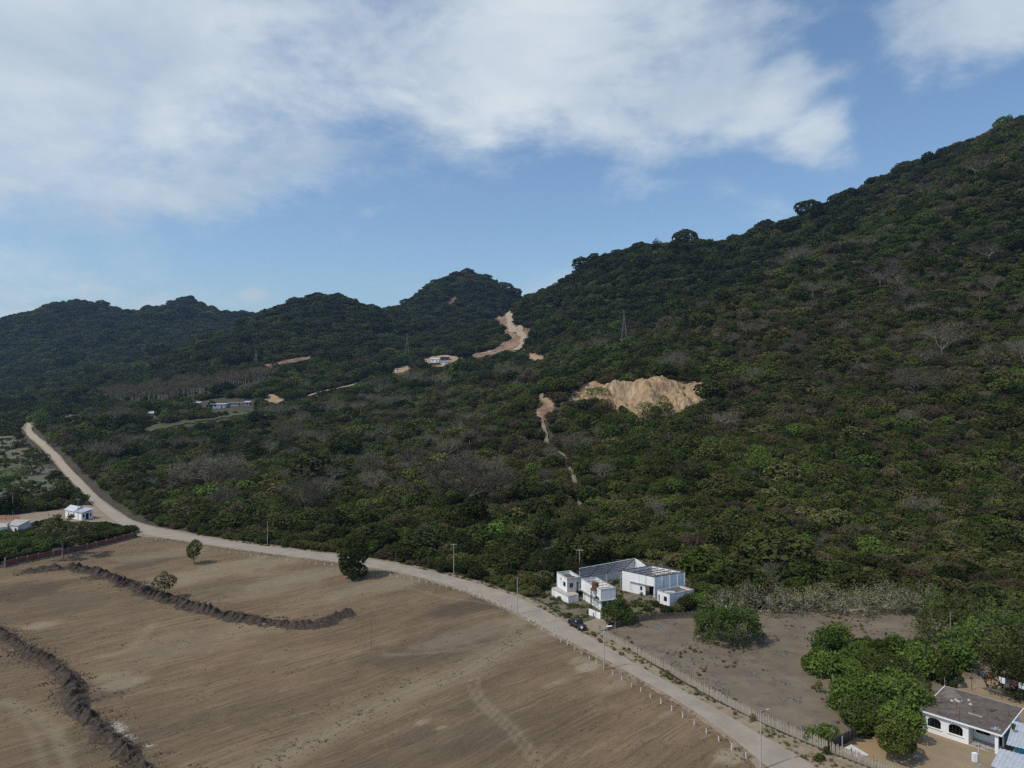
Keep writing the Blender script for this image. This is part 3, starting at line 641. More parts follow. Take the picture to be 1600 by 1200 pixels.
for k, m in (('road_cut', M_SCAR_RED), ('earth_terrace', M_SCAR), ('village_clearing', M_SCAR), ('track_clearing', M_SCAR), ('earth_bank', M_SCAR_RED), ('hill_slip', M_SCAR_RED), ('bare_strip', M_SCAR)):
    scar(k, m, .3, 1.5, 2.0)
M_PATH = mat('path_dirt', (.16, .125, .088), (.24, .195, .14), .6, coord='World', c3=(.085, .075, .045), scale3=.3)
M_PATH_PALE = mat('path_pale', (.26, .205, .145), (.33, .265, .19), .2, coord='World')
for k, lb in (('footpath', 'narrow footpath climbing past the rock outcrop'), ('rocky_path', 'stony footpath winding down through the scrub'), ('dirt_path', 'short pale dirt path behind the abandoned buildings'),
              ('dirt_track', 'pale dirt track above the farm'), ('site_track', 'tan track joining the settlement to the earthworks'), ('hill_road', 'pale unpaved road winding up the hill through the cut')):
    ln, w = PATHW[k]; drape_strip(k, ln, w, M_PATH_PALE if k in ('hill_road', 'dirt_track', 'site_track') else M_PATH, .25 if k != 'hill_road' else 1.6, w * .25, 3, label=lb)

# ------------------------------------------------------------------ vegetation builders
def crown_cards(rng, R, H, z0, nl, n, card, squash=1.0, lobe=(.38, .62), outward=.9, inner=.70, elong=1.0, lop=0.0):
    """leaf cards on the surfaces of overlapping lobes; returns verts, faces"""
    C = []; RR = []
    for i in range(nl):
        a = 2.399963 * i + rng.uniform(-.4, .4); r = R * math.sqrt((i + rng.uniform(.1, .9)) / nl) * (1.04 - sum(lobe) / 2)
        t = rng.uniform(.55, 1) if i % 3 else rng.uniform(0, .6); lr = R * rng.uniform(*lobe)
        if i < 2: t = 1.0
        zz = z0 + lr * .6 + (H - z0 - lr * 1.6) * t * (1 - .55 * (r / R) ** 2) * rng.uniform(.82, 1.0)
        C.append((r * math.cos(a), r * math.sin(a), max(zz, z0 + lr * .4))); RR.append(lr)
    C = np.array(C); RR = np.array(RR)
    if lop:
        aa = np.arctan2(C[:, 1], C[:, 0]); k1, k2 = rng.uniform(0, 6.28, 2); w = 1 + lop * np.sin(2 * aa + k1) + lop * .7 * np.sin(3 * aa + k2); C[:, :2] *= w[:, None]; C[:, 2] *= 1 + .5 * lop * np.sin(aa + k2)
    w = RR ** 2; k = rng.choice(nl, n * 2, p=w / w.sum())
    d = rng.normal(size=(n * 2, 3)); d[:, 2] += .25; d /= np.linalg.norm(d, axis=1)[:, None]
    p = C[k] + d * (RR[k] * (1 - .28 * rng.uniform(0, 1, n * 2) ** 2))[:, None] * np.array([1, 1, squash])
    dd = np.linalg.norm((p[:, None] - C[None]) / np.array([1, 1, squash]), axis=2) / RR[None]
    dd[np.arange(n * 2), k] = 9
    ok = (dd.min(1) > inner) & (p[:, 2] > z0 * .7 + .05)
    p = p[ok][:n]; d = d[ok][:n]; n = len(p)
    nn = d * outward * .62 + np.array([0, 0, .42]) + rng.normal(size=(n, 3)) * .5; nn /= np.linalg.norm(nn, axis=1)[:, None]
    return cards(rng, p, nn, card, elong)
def cards(rng, p, nn, card, elong=1.0):
    n = len(p); t = np.cross(nn, rng.normal(size=(n, 3))); t /= np.linalg.norm(t, axis=1)[:, None] + 1e-9; b = np.cross(nn, t)
    s = card * rng.uniform(.55, 1.35, n)[:, None] * .5; e = s * rng.uniform(.5, .9, n)[:, None] / elong
    # a bent diamond: two triangles folded along the long axis
    fold = nn * s * .35
    v = np.stack([p - t * s * elong, p - b * e + fold, p + t * s * elong, p + b * e + fold], 1).reshape(-1, 3)
    i = np.arange(n) * 4
    f = np.concatenate([np.stack([i, i + 1, i + 2], 1), np.stack([i, i + 2, i + 3], 1)])
    return v, f
def limb_tubes(segs, n=4):
    V = []; Fc = []
    for (a, b, r0, r1) in segs:
        d = b - a; L = np.linalg.norm(d)
        if L < 1e-4: continue
        d = d / L; u = np.array([0, 0, 1.]) if abs(d[2]) < .9 else np.array([1., 0, 0])
        x = np.cross(d, u); x /= np.linalg.norm(x); y = np.cross(d, x); i = len(V)
        for c, r in ((a, r0), (b, r1)):
            for k in range(n):
                t = 2 * math.pi * k / n; V.append(c + x * r * math.cos(t) + y * r * math.sin(t))
        Fc += [(i + k, i + (k + 1) % n, i + n + (k + 1) % n, i + n + k) for k in range(n)]
    return np.array(V), Fc
def limbs(rng, R, H, th, r0, nmain=5, levels=3, spread=1.0, kids=3, lean=.05, crook=.18, drop=.62):
    """branch segments of a spreading tree; returns segs, tips"""
    segs = []; tips = []
    def grow(a, d, L, r, lev):
        n = 3; p = a
        for k in range(n):
            d = d + rng.normal(size=3) * crook; d[2] += .06; d /= np.linalg.norm(d)
            q = p + d * L / n; rr = r * (1 - .45 * (k + 1) / n)
            segs.append((p, q, r * (1 - .45 * k / n), rr)); p = q
            if lev > 0 and k >= 1:
                for j in range(kids if k == n - 1 else 1):
                    dd = d + rng.normal(size=3) * .75 * spread; dd[2] = dd[2] * .7 + .12; dd /= np.linalg.norm(dd)
                    grow(p, dd, L * rng.uniform(drop - .1, drop + .1), rr * .72, lev - 1)
        if lev == 0: tips.append((p, d))
    top = np.array([rng.normal() * lean * th, rng.normal() * lean * th, th])
    mid = top * .5 + np.array([rng.normal() * lean, rng.normal() * lean, 0])
    segs.append((np.zeros(3), mid, r0 * 1.25, r0)); segs.append((mid, top, r0, r0 * .85))
    for i in range(nmain):
        a = 2 * math.pi * (i + rng.uniform(-.3, .3)) / nmain; up = rng.uniform(.35, 1.0)
        d = np.array([math.cos(a), math.sin(a), up * (H - th) / max(R, .1)]); L = math.hypot(R, (H - th) * up) * .52
        grow(top, d / np.linalg.norm(d), L, r0 * .55, levels - 1)
    return segs, tips
def twig_fuzz(rng, tips, n, ln, wd):
    """thin twig slivers spraying from branch tips"""
    T = np.array([t[0] for t in tips]); D = np.array([t[1] for t in tips]); k = rng.integers(0, len(T), n)
    d = D[k] + rng.normal(size=(n, 3)) * .8; d[:, 2] += .15; d /= np.linalg.norm(d, axis=1)[:, None]
    a = T[k] + rng.normal(size=(n, 3)) * ln * .45; L = ln * rng.uniform(.5, 1.3, n)[:, None]
    s = np.cross(d, rng.normal(size=(n, 3))); s /= np.linalg.norm(s, axis=1)[:, None] + 1e-9
    v = np.stack([a - s * wd / 2, a + s * wd / 2, a + d * L], 1).reshape(-1, 3); f = np.arange(3 * n).reshape(-1, 3)
    return v, f
def trunk_mesh(rng, H, r, z0, R, name, m, k=4):
    segs = [(np.zeros(3), np.array([rng.normal() * .1, rng.normal() * .1, z0 + (H - z0) * .35]), r * 1.2, r * .7)]
    t = segs[0][1]
    for i in range(k):
        a = rng.uniform(0, 6.28); segs.append((t * rng.uniform(.7, 1.0), t + np.array([math.cos(a) * R * .6, math.sin(a) * R * .6, (H - t[2]) * rng.uniform(.3, .7)]), r * .5, r * .15))
    v, f = limb_tubes(segs, 5); return mesh_from(name, v, f, m, True)

# ---- prototype scrub plants, shared by the individual trees and the far wood
PROTO = []   # (kind, trunk mesh, crown mesh, natural radius, height)
def add_proto(kind, seed):
    rng = np.random.default_rng(seed)
    if kind == 'dark':
        R, H = rng.uniform(2.7, 3.2), rng.uniform(4.2, 5.2); v, f = crown_cards(rng, R, H, .5, 18, 1200, .62, lobe=(.24, .48)); m = M_LEAF_DARK
    elif kind == 'mid':
        R, H = rng.uniform(2.7, 3.3), rng.uniform(3.8, 4.8); v, f = crown_cards(rng, R, H, .4, 20, 1150, .56, lobe=(.20, .44)); m = M_LEAF_MID
    elif kind == 'olive':
        R, H = rng.uniform(2.5, 3.1), rng.uniform(3.2, 4.0); v, f = crown_cards(rng, R, H, .3, 20, 1000, .50, lobe=(.18, .40), outward=.6); m = M_LEAF_OLIVE
    elif kind == 'bright':
        R, H = rng.uniform(2.7, 3.2), rng.uniform(4.4, 5.2); v, f = crown_cards(rng, R, H, .5, 18, 1150, .58, lobe=(.22, .46)); m = M_LEAF_BRIGHT
    elif kind == 'brown':
        R, H = rng.uniform(2.5, 3.1), rng.uniform(3.2, 4.4)
        v, f = crown_cards(rng, R, H, .3, 20, 1150, .55, lobe=(.20, .42), outward=.4, inner=.5, elong=2.6); m = M_BROWN
    elif kind == 'bare':
        R, H = rng.uniform(3.0, 3.6), rng.uniform(5.2, 6.4)
        sg, tips = limbs(rng, R, H, H * .32, .16, 5, 3, 1.0, 3)
        tv, tf = limb_tubes(sg, 3); tm = mesh_from('trunk', tv, tf, M_BARK_PALE, True)
        v, f = twig_fuzz(rng, tips, 1500, 1.0, .055); m = M_GREYTWIG
        PROTO.append((kind, tm, mesh_from('crown', v, f, m), R, H)); return
    elif kind == 'umbrella':
        R, H = rng.uniform(3.0, 3.5), rng.uniform(6.2, 7.2)
        sg, tips = limbs(rng, R, H, H * .55, .14, 5, 3, 1.0, 3)
        tv, tf = limb_tubes(sg, 3); tm = mesh_from('trunk', tv, tf, M_BARK_PALE, True)
        v1, f1 = twig_fuzz(rng, tips, 900, .9, .06); v, f = v1, f1; m = M_GREYTWIG
        PROTO.append((kind, tm, mesh_from('crown', v, f, m), R, H)); return
    tm = trunk_mesh(rng, H, .12, .5, R, 'trunk', M_BARK)
    PROTO.append((kind, tm, mesh_from('crown', v, f, m), R, H))
for i, kd in enumerate(['dark'] * 3 + ['mid'] * 4 + ['olive'] * 3 + ['bright'] * 2 + ['brown'] * 4 + ['bare'] * 3 + ['umbrella'] * 2): add_proto(kd, 100 + i)
KIDX = {}
for i, p in enumerate(PROTO): KIDX.setdefault(p[0], []).append(i)

FOREST_COL = bpy.data.collections.new('forest_plants')     # not linked to the scene: only a source for the far wood
def joined(t, c, name):
    nv = len(t.vertices); a = np.empty(nv * 3); t.vertices.foreach_get('co', a); b = np.empty(len(c.vertices) * 3); c.vertices.foreach_get('co', b)
    f = [tuple(p.vertices) for p in t.polygons] + [tuple(i + nv for i in p.vertices) for p in c.polygons]
    me = mesh_from(name, np.concatenate([a, b]).reshape(-1, 3), f, [t.materials[0], c.materials[0]], False, [0] * len(t.polygons) + [1] * len(c.polygons)); return me
for i, p in enumerate(PROTO):
    FOREST_COL.objects.link(bpy.data.objects.new('plant_%02d' % i, joined(p[1], p[2], 'plant_%02d' % i)))

def gn_scatter(name, coll, pts, rz, scl, idx, label, cat=None):
    me = bpy.data.meshes.new(name); me.from_pydata(np.asarray(pts).tolist(), [], [])
    for nm, ty, arr, key in (('rz', 'FLOAT', rz, 'value'), ('idx', 'INT', idx, 'value')):
        a = me.attributes.new(nm, ty, 'POINT'); a.data.foreach_set(key, np.asarray(arr, np.int32 if ty == 'INT' else np.float32))
    a = me.attributes.new('scl', 'FLOAT_VECTOR', 'POINT'); a.data.foreach_set('vector', np.asarray(scl, np.float32).ravel())
    o = obj(name, me)
    g = bpy.data.node_groups.new(name + '_scatter', 'GeometryNodeTree')
    g.interface.new_socket('Geometry', in_out='INPUT', socket_type='NodeSocketGeometry'); g.interface.new_socket('Geometry', in_out='OUTPUT', socket_type='NodeSocketGeometry')
    N = g.nodes; L = g.links; gi = N.new('NodeGroupInput'); go = N.new('NodeGroupOutput')
    ip = N.new('GeometryNodeInstanceOnPoints'); ci = N.new('GeometryNodeCollectionInfo'); ci.inputs['Collection'].default_value = coll
    ci.inputs['Separate Children'].default_value = True; ci.inputs['Reset Children'].default_value = True
    def na(nm, ty):
        n = N.new('GeometryNodeInputNamedAttribute'); n.data_type = ty; n.inputs['Name'].default_value = nm; return n.outputs['Attribute']
    cx = N.new('ShaderNodeCombineXYZ'); L.new(na('rz', 'FLOAT'), cx.inputs[2])
    er = N.new('FunctionNodeEulerToRotation'); L.new(cx.outputs[0], er.inputs[0])
    ip.inputs['Pick Instance'].default_value = True
    L.new(gi.outputs[0], ip.inputs['Points']); L.new(ci.outputs[0], ip.inputs['Instance']); L.new(na('idx', 'INT'), ip.inputs['Instance Index'])
    L.new(er.outputs[0], ip.inputs['Rotation']); L.new(na('scl', 'FLOAT_VECTOR'), ip.inputs['Scale']); L.new(ip.outputs[0], go.inputs[0])
    md = o.modifiers.new('scatter', 'NODES'); md.node_group = g
    tag(o, label, cat, kind='stuff'); return o

# ---- fast height lookup
_gx = np.arange(-2000, 1700, 8.0); _gy = np.arange(40, 2400, 8.0); _GX, _GY = np.meshgrid(_gx, _gy); _GH = height(_GX, _GY)
def hfast(x, y):
    fx = np.clip((x + 2000) / 8, 0, len(_gx) - 1.001); fy = np.clip((y - 40) / 8, 0, len(_gy) - 1.001); ix = fx.astype(int); iy = fy.astype(int); tx = fx - ix; ty = fy - iy
    return (_GH[iy, ix] * (1 - tx) + _GH[iy, ix + 1] * tx) * (1 - ty) + (_GH[iy + 1, ix] * (1 - tx) + _GH[iy + 1, ix + 1] * tx) * ty

# ---- named, single trees ------------------------------------------------------------
NAMED = []    # (x, y, radius) kept clear of scrub
def leafy(name, label, base, R, H, z0, m, n, card, tr=.2, nl=14, seed=0, cat='tree', group=None, bark=M_BARK, lobe=(.17, .38), squash=1.0, elong=1.0, clear=.8, branches=0, lop=.22):
    nl = int(nl * 1.7)
    rng = np.random.default_rng(seed + int(abs(base[0]) * 10) + 31 * int(base[1]))
    e = empty(name, base); e.rotation_euler.z = rng.uniform(0, 6.28)
    v, f = crown_cards(rng, R, H, z0, nl, n, card, squash, lobe, elong=elong, lop=lop)
    if branches:
        sg, tips = limbs(rng, R * .95, H * .95, max(z0, H * .2), tr, branches, 3, 1.1, 3)
        tv, tf = limb_tubes(sg, 4); obj('trunk', mesh_from('trunk', tv, tf, bark, True), e)
    else: obj('trunk', trunk_mesh(rng, H, tr, z0, R, 'trunk', bark, 6), e)
    obj('crown', mesh_from('crown', v, f, m), e)
    tag(e, label, cat, group); NAMED.append((base[0], base[1], R * clear)); return e
def bare(name, label, base, R, H, th, tr, twigs, tl=1.2, tw=.07, nmain=6, levels=4, seed=0, group=None, bark=M_BARK, tm=M_GREYTWIG, cat='tree', leaf=None, nleaf=0, leafc=.5, kids=3, crook=.2, spread=1.0, clear=.55):
    rng = np.random.default_rng(seed + int(abs(base[0]) * 10) + 31 * int(base[1]))
    e = empty(name, base); e.rotation_euler.z = rng.uniform(0, 6.28)
    sg, tips = limbs(rng, R, H, th, tr, nmain, levels, spread, kids, crook=crook); tv, tf = limb_tubes(sg, 4)
    obj('trunk', mesh_from('trunk', tv, tf, bark, True), e)
    if twigs:
        v, f = twig_fuzz(rng, tips, twigs, tl, tw); tobj = obj('twigs' if leaf else 'crown', mesh_from('twigs', v, f, tm), e); tobj['kind'] = 'stuff'
    if leaf:
        T = np.array([t[0] for t in tips]); k = rng.integers(0, len(T), nleaf); p = T[k] + rng.normal(size=(nleaf, 3)) * .55
        v, f = cards(rng, p, rng.normal(size=(nleaf, 3)) + np.array([0, 0, 1.0]), leafc); obj('crown', mesh_from('crown', v, f, leaf), e)
    tag(e, label, cat, group); NAMED.append((base[0], base[1], R * clear)); return e

leafy('field_tree', 'small upright green tree on the dry field near the road', P(303, 882), 2.5, 7.8, 1.7, M_LEAF_MID, 1500, .42, .14, 12, cat='tree', lobe=(.35, .6))
leafy('field_tree', 'sparse small green tree standing in the dark windrow', P(257, 937), 2.9, 7.0, 2.0, M_LEAF_OLIVE, 750, .45, .13, 9, lobe=(.30, .5))
leafy('shade_tree', 'large dense dark tree at the field edge of the road', P(552, 903), 4.9, 13.0, .3, M_LEAF_DARK, 6500, .55, .35, 30, lobe=(.22, .42))
bare('flat_crowned_tree', 'spreading flat-crowned tree with pale trunk before the brick wall', P(98, 872), 7.0, 11.5, 6.0, .24, 1400, 1.2, .06, 6, 3, bark=M_BARK_PALE, leaf=M_LEAF_OLIVE, nleaf=1500, leafc=.6, clear=.1)
def ceiba(u, v, wpx, hpx, lb, tw=6000, seed=0):
    b = hit(u, v); s = b.y / F; R = wpx * s / 2; H = hpx * s
    bare('bare_tree', lb, b, R, H, H * .22, max(.45, R * .075), tw, max(1.2, R * .13), max(.11, R * .011), 7, 4, seed=seed, bark=M_BARK_DARK, clear=.75)
ceiba(325, 765, 88, 56, 'broad leafless tree with dark forking trunk left of the slope', 6500)
ceiba(730, 795, 104, 82, 'largest leafless tree with spreading dark limbs above the road', 7500, 3)
ceiba(181, 722, 48, 40, 'small leafless tree with dark trunk near the far road', 2600, 4)
ceiba(443, 698, 54, 38, 'rounded leafless grey tree in the left scrub', 3000, 5)
ceiba(645, 738, 46, 44, 'thin leafless tree standing in the middle scrub', 1800, 6)
ceiba(350, 795, 34, 38, 'small leafless tree just below the broad leafless one', 1500, 7)
ceiba(478, 800, 56, 54, 'grey twiggy leafless tree above the road left of the dark tree', 3000, 8)
ceiba(578, 748, 44, 40, 'grey leafless tree uphill of the dark roadside tree', 2400, 9)
ceiba(1475, 345, 38, 30, 'pale umbrella-shaped leafless tree high on the right slope', 1500, 10)
ceiba(1395, 440, 40, 36, 'pale leafless tree on the upper right slope', 1500, 11)
ceiba(1430, 620, 60, 40, 'wide grey leafless tree midway up the right slope', 2600, 12)
ceiba(1250, 545, 34, 26, 'grey leafless tree on the slope above the quarry', 1400, 13)
def treepx(name, lb, u, v, wpx, hpx, m, n, card, z0f=.08, seed=0, flat=False, **k):
    b = P(u, v) if flat else hit(u, v); s = b.y / F
    return leafy(name, lb, b, wpx * s / 2, hpx * s, hpx * s * z0f, m, n, card, max(.12, wpx * s * .02), seed=seed, **k)
treepx('bright_tree', 'bright green tree standing out in the right scrub', 1187, 748, 52, 52, M_LEAF_BRIGHT, 1800, .7)
treepx('broad_tree', 'dark rounded tree beside the stony footpath', 850, 848, 52, 52, M_LEAF_DARK, 2200, .6)
treepx('pale_tree', 'olive-yellow tree right of the dark one by the path', 892, 832, 44, 50, M_LEAF_OLIVE, 1700, .55)
treepx('acacia_tree', 'feathery dark green tree behind the small two-level building', 850, 902, 50, 46, M_LEAF_DARK, 2600, .5, lobe=(.34, .55))
treepx('acacia_tree', 'green feathery tree leaning over the building corner', 893, 897, 40, 30, M_LEAF_DARK, 1300, .5)
treepx('leafy_tree', 'bushy green tree beside the driveway and stick fence', 966, 974, 50, 40, M_LEAF_BRIGHT, 2400, .45, .05, flat=True, lobe=(.28, .48))
bare('lot_bush', 'rounded light green bush with pale branches in the dirt lot', P(1137, 1000), 6.4, 6.8, .5, .14, 900, .8, .05, 12, 3, bark=M_BARK_PALE, leaf=M_LEAF_BRIGHT, nleaf=4200, leafc=.42)
for i, (u, v, w, h) in enumerate([(1275, 1045, 48, 40), (1298, 1030, 54, 44), (1318, 1052, 50, 42), (1340, 1036, 52, 42), (1290, 1054, 40, 34), (1330, 1058, 44, 34), (1362, 1046, 46, 40), (1310, 1014, 46, 32), (1350, 1020, 44, 32), (1385, 1030, 50, 42), (1412, 1036, 50, 42), (1440, 1030, 48, 40), (1462, 1050, 48, 44), (1435, 1055, 46, 40), (1400, 1018, 40, 30), (1478, 1068, 44, 42), (1490, 1042, 44, 38), (1372, 1062, 36, 30)]):
    h *= .84
    if i % 3 == 1: bare('thicket_bush', 'bright green bush with pale branches in the low thicket beside the lot', P(u, v), w * P(u, v).y / F / 2, h * P(u, v).y / F, .3, .12, 250, .8, .05, 10, 3, seed=i, group='green thicket bushes beside the lot', bark=M_BARK_BLEACHED, leaf=M_LEAF_BRIGHT, nleaf=2200, leafc=.45, crook=.3, spread=1.2, cat='bush')
    else: treepx('thicket_bush', 'bright green leafy bush in the low thicket beside the lot', u, v, w, h, M_LEAF_BRIGHT if i % 3 else M_LEAF_MID, 2600, .46, .01, seed=i, flat=True, cat='bush', group='leafy thicket bushes beside the lot', nl=14)
treepx('mango_tree', 'dark brown-green rounded tree between the green thicket and the house', 1402, 1082, 88, 56, M_LEAF_DARK, 3600, .42, .05, flat=True, nl=18)
for (u, v, w, h, kd, lb) in [(1352, 1140, 84, 54, 0, 'green tree at the left of the group before the house'), (1398, 1118, 92, 46, 1, 'green tree with pale branches at the back of the group before the house'), (1432, 1126, 62, 46, 0, 'green tree touching the left corner of the house roof'), (1388, 1150, 86, 54, 0, 'front green tree of the group before the house'), (1332, 1112, 50, 44, 1, 'green tree with pale branches reaching over the dirt lot')]:
    b_ = P(u, v)
    if kd: bare('shade_tree', lb, b_, w * b_.y / F / 2, h * b_.y / F, .8, .2, 300, .8, .05, 8, 4, bark=M_BARK_BLEACHED, leaf=M_LEAF_BRIGHT, nleaf=4200, leafc=.42, crook=.28, spread=1.15)
    else: treepx('shade_tree', lb, u, v, w, h, M_LEAF_BRIGHT, 5200, .42, .04, flat=True, nl=18, branches=6, bark=M_BARK_PALE, lop=.3)
treepx('yard_tree', 'round olive green tree in the yard left of the house', 1402, 1187, 70, 68, M_LEAF_MID, 3600, .36, .03, flat=True, nl=18)
treepx('low_bush', 'low bright bush inside the fence corner', 1288, 1158, 52, 26, M_LEAF_BRIGHT, 1300, .36, .01, flat=True, cat='bush')
treepx('mango_tree', 'dark tree behind the house at the right edge', 1588, 1092, 80, 74, M_LEAF_DARK, 3600, .42, .05, flat=True, nl=18)
treepx('mango_tree', 'dark tree beyond the right edge of the roof', 1640, 1085, 90, 70, M_LEAF_DARK, 2600, .45, .05, seed=3, flat=True, nl=18)
treepx('sapling', 'thin yellow-green sapling in the dirt lot', 1279, 1083, 14, 22, M_LEAF_YELLOW, 160, .35, .2, flat=True)
bare('dead_shrub', 'leafless pale shrub in the dirt lot near the green tree', P(1295, 1104), 1.8, 2.2, .4, .06, 60, .4, .03, 5, 3, bark=M_BARK_PALE, cat='shrub')
treepx('verge_bush', 'small green bush on the road verge outside the fence', 1281, 1188, 17, 10, M_LEAF_MID, 300, .28, .01, flat=True, cat='bush')
treepx('fence_bush', 'small green shrub against the fence corner post', 1291, 1178, 12, 12, M_LEAF_MID, 200, .28, .01, flat=True, cat='bush')
ORD = ['first', 'second', 'third', 'fourth', 'fifth', 'sixth', 'seventh', 'eighth', 'ninth', 'tenth', 'eleventh']
# rows of pollarded, half-bare trees beyond the lot
for i in range(11):
    u = 1140 + i * 30; bare('pollard_tree', ORD[i] + ' from left of the pale half-bare trees behind the dirt lot', P(u, 957 - (i % 3) * 2), 4.8, 5.2, .4, .24, 420, .8, .07, 8, 4, seed=i, group='half-bare trees in a row behind the dirt lot', bark=M_BARK_BLEACHED, tm=M_BARK_BLEACHED, leaf=M_LEAF_OLIVE if i % 3 else M_LEAF_MID, nleaf=420, leafc=.42, crook=.34, spread=1.2, clear=.7)
for i, (u, v) in enumerate([(1462, 965), (1500, 975), (1540, 985), (1470, 1000), (1510, 1018), (1550, 1030), (1580, 1005), (1600, 1040), (1620, 1010), (1575, 968)]):
    bare('hedge_tree', 'tangled light green tree right of the lot, ' + ['top left', 'top, next to the leftmost', 'top, third', 'left, behind the thin pole', 'middle left', 'lower middle', 'upper right', 'lowest right', 'right edge', 'topmost right'][i], P(u, v), 4.6, 5.2, .4, .20, 350, .8, .06, 8, 4, seed=20 + i, group='tangled green trees right of the lot', bark=M_BARK_BLEACHED, leaf=M_LEAF_MID if i % 2 else M_LEAF_BRIGHT, nleaf=1500, leafc=.45, crook=.32, spread=1.15, clear=.7)
# bright trees by the far bend of the road
for i, (u, v, w, h, lb) in enumerate([(63, 668, 34, 30, 'lowest bright green tree at the far bend of the road'), (74, 655, 36, 32, 'middle bright green tree at the far bend of the road'), (88, 643, 34, 24, 'rearmost bright green tree at the far bend of the road'), (147, 700, 46, 34, 'round green tree in the meadow right of the far road'), (93, 695, 40, 26, 'low green tree on the right side of the far road'), (1, 672, 26, 16, 'dark green tree at the left edge beside the pasture'), (118, 612, 30, 14, 'green tree on the valley floor at far left')]):
    treepx('roadside_tree', lb, u, v, w, h, M_LEAF_BRIGHT if i < 5 and i != 4 else M_LEAF_MID, 1500, 1.1, .02, seed=40 + i)
_dm = [(88, 664), (97, 666), (106, 664), (118, 662), (135, 655), (148, 652), (158, 655), (170, 658), (182, 652), (188, 660), (165, 648), (215, 654), (225, 655), (268, 650), (276, 648), (292, 646), (303, 642), (310, 646), (331, 637), (180, 640), (296, 637), (256, 644), (430, 577), (438, 580), (130, 648), (155, 644), (200, 652), (248, 652)]
for i, (u, v) in enumerate(_dm):
    treepx('orchard_tree', 'dark round-crowned orchard tree near the farm houses', u, v + 1, 16 + (i * 7) % 9, 13 + (i * 5) % 6, M_LEAF_DARK, 700, 1.1, .1, seed=60 + i, group='dark orchard trees near the farm')
treepx('bamboo_clump', 'yellow-green feathery clump among the dark orchard trees', 200, 658, 24, 20, M_LEAF_YELLOW, 900, .9, .02, cat='bamboo', elong=3.0)
for i, (u, v, w, h, lb) in enumerate([(52, 742, 40, 26, 'dark green bush overhanging the left edge of the far road'), (62, 722, 30, 18, 'green bush at the pasture corner by the far road'), (30, 700, 20, 14, 'small dark bush in the upper pasture'), (96, 766, 34, 18, 'olive bush at the lower end of the pasture hedge'), (125, 787, 34, 20, 'dark bush where the side track leaves the road'), (24, 745, 50, 14, 'bright green low thicket in the pasture'), (108, 779, 34, 22, 'dark green bush left of the track junction'), (75, 790, 40, 20, 'green bush along the side track'), (38, 797, 50, 22, 'broad green bush by the side track pole'), (5, 800, 40, 24, 'green bush at the left edge above the side track'), (85, 752, 24, 18, 'grey-green bush midway along the pasture hedge')]):
    b = P(u, v); treepx('pasture_bush', lb, u, v, w, h, (M_LEAF_MID, M_LEAF_DARK, M_LEAF_OLIVE)[i % 3] if i != 5 else M_LEAF_BRIGHT, 1200, .7, .01, seed=90 + i, cat='bush')
# emergent trees on the ridge line
for (u, v, w, h, lb) in [(1027, 388, 22, 22, 'tall dark tree standing above the ridge line'), (1180, 372, 18, 18, 'dark tree breaking the right ridge line'), (1093, 388, 10, 14, 'small dark tree on the ridge right of the tall one'), (654, 466, 10, 10, 'tiny lone tree on the left flank of the conical hill'), (776, 446, 7, 10, 'tiny tree on the right shoulder of the conical hill')]:
    Z = 955 if u == 1027 else (895 if u == 1180 else (930 if u == 1093 else 1690)); x = PX(u, Z); b = Vector((x, Z, float(hfast(np.array([x]), np.array([float(Z)]))[0])))
    leafy('ridge_tree', lb, b, w * Z / F / 2, h * Z / F, h * Z / F * .35, M_LEAF_DARK, 900, 1.2, .5)

for (u, v, w, h, lb) in [(1015, 655, 46, 30, 'dark bush left of centre at the foot of the quarry'), (1038, 650, 34, 32, 'dark bush at the centre foot of the quarry'), (950, 644, 26, 22, 'small bush at the left foot of the quarry'), (1082, 648, 30, 16, 'low bush at the right foot of the quarry'), (932, 617, 44, 10, 'low green strip of bush across the left of the quarry'), (985, 658, 30, 14, 'low olive bush below the quarry floor')]:
    treepx('quarry_bush', lb, u, v, w, h, M_LEAF_MID if w != 26 else M_LEAF_OLIVE, 1300, .7, .02, cat='bush')

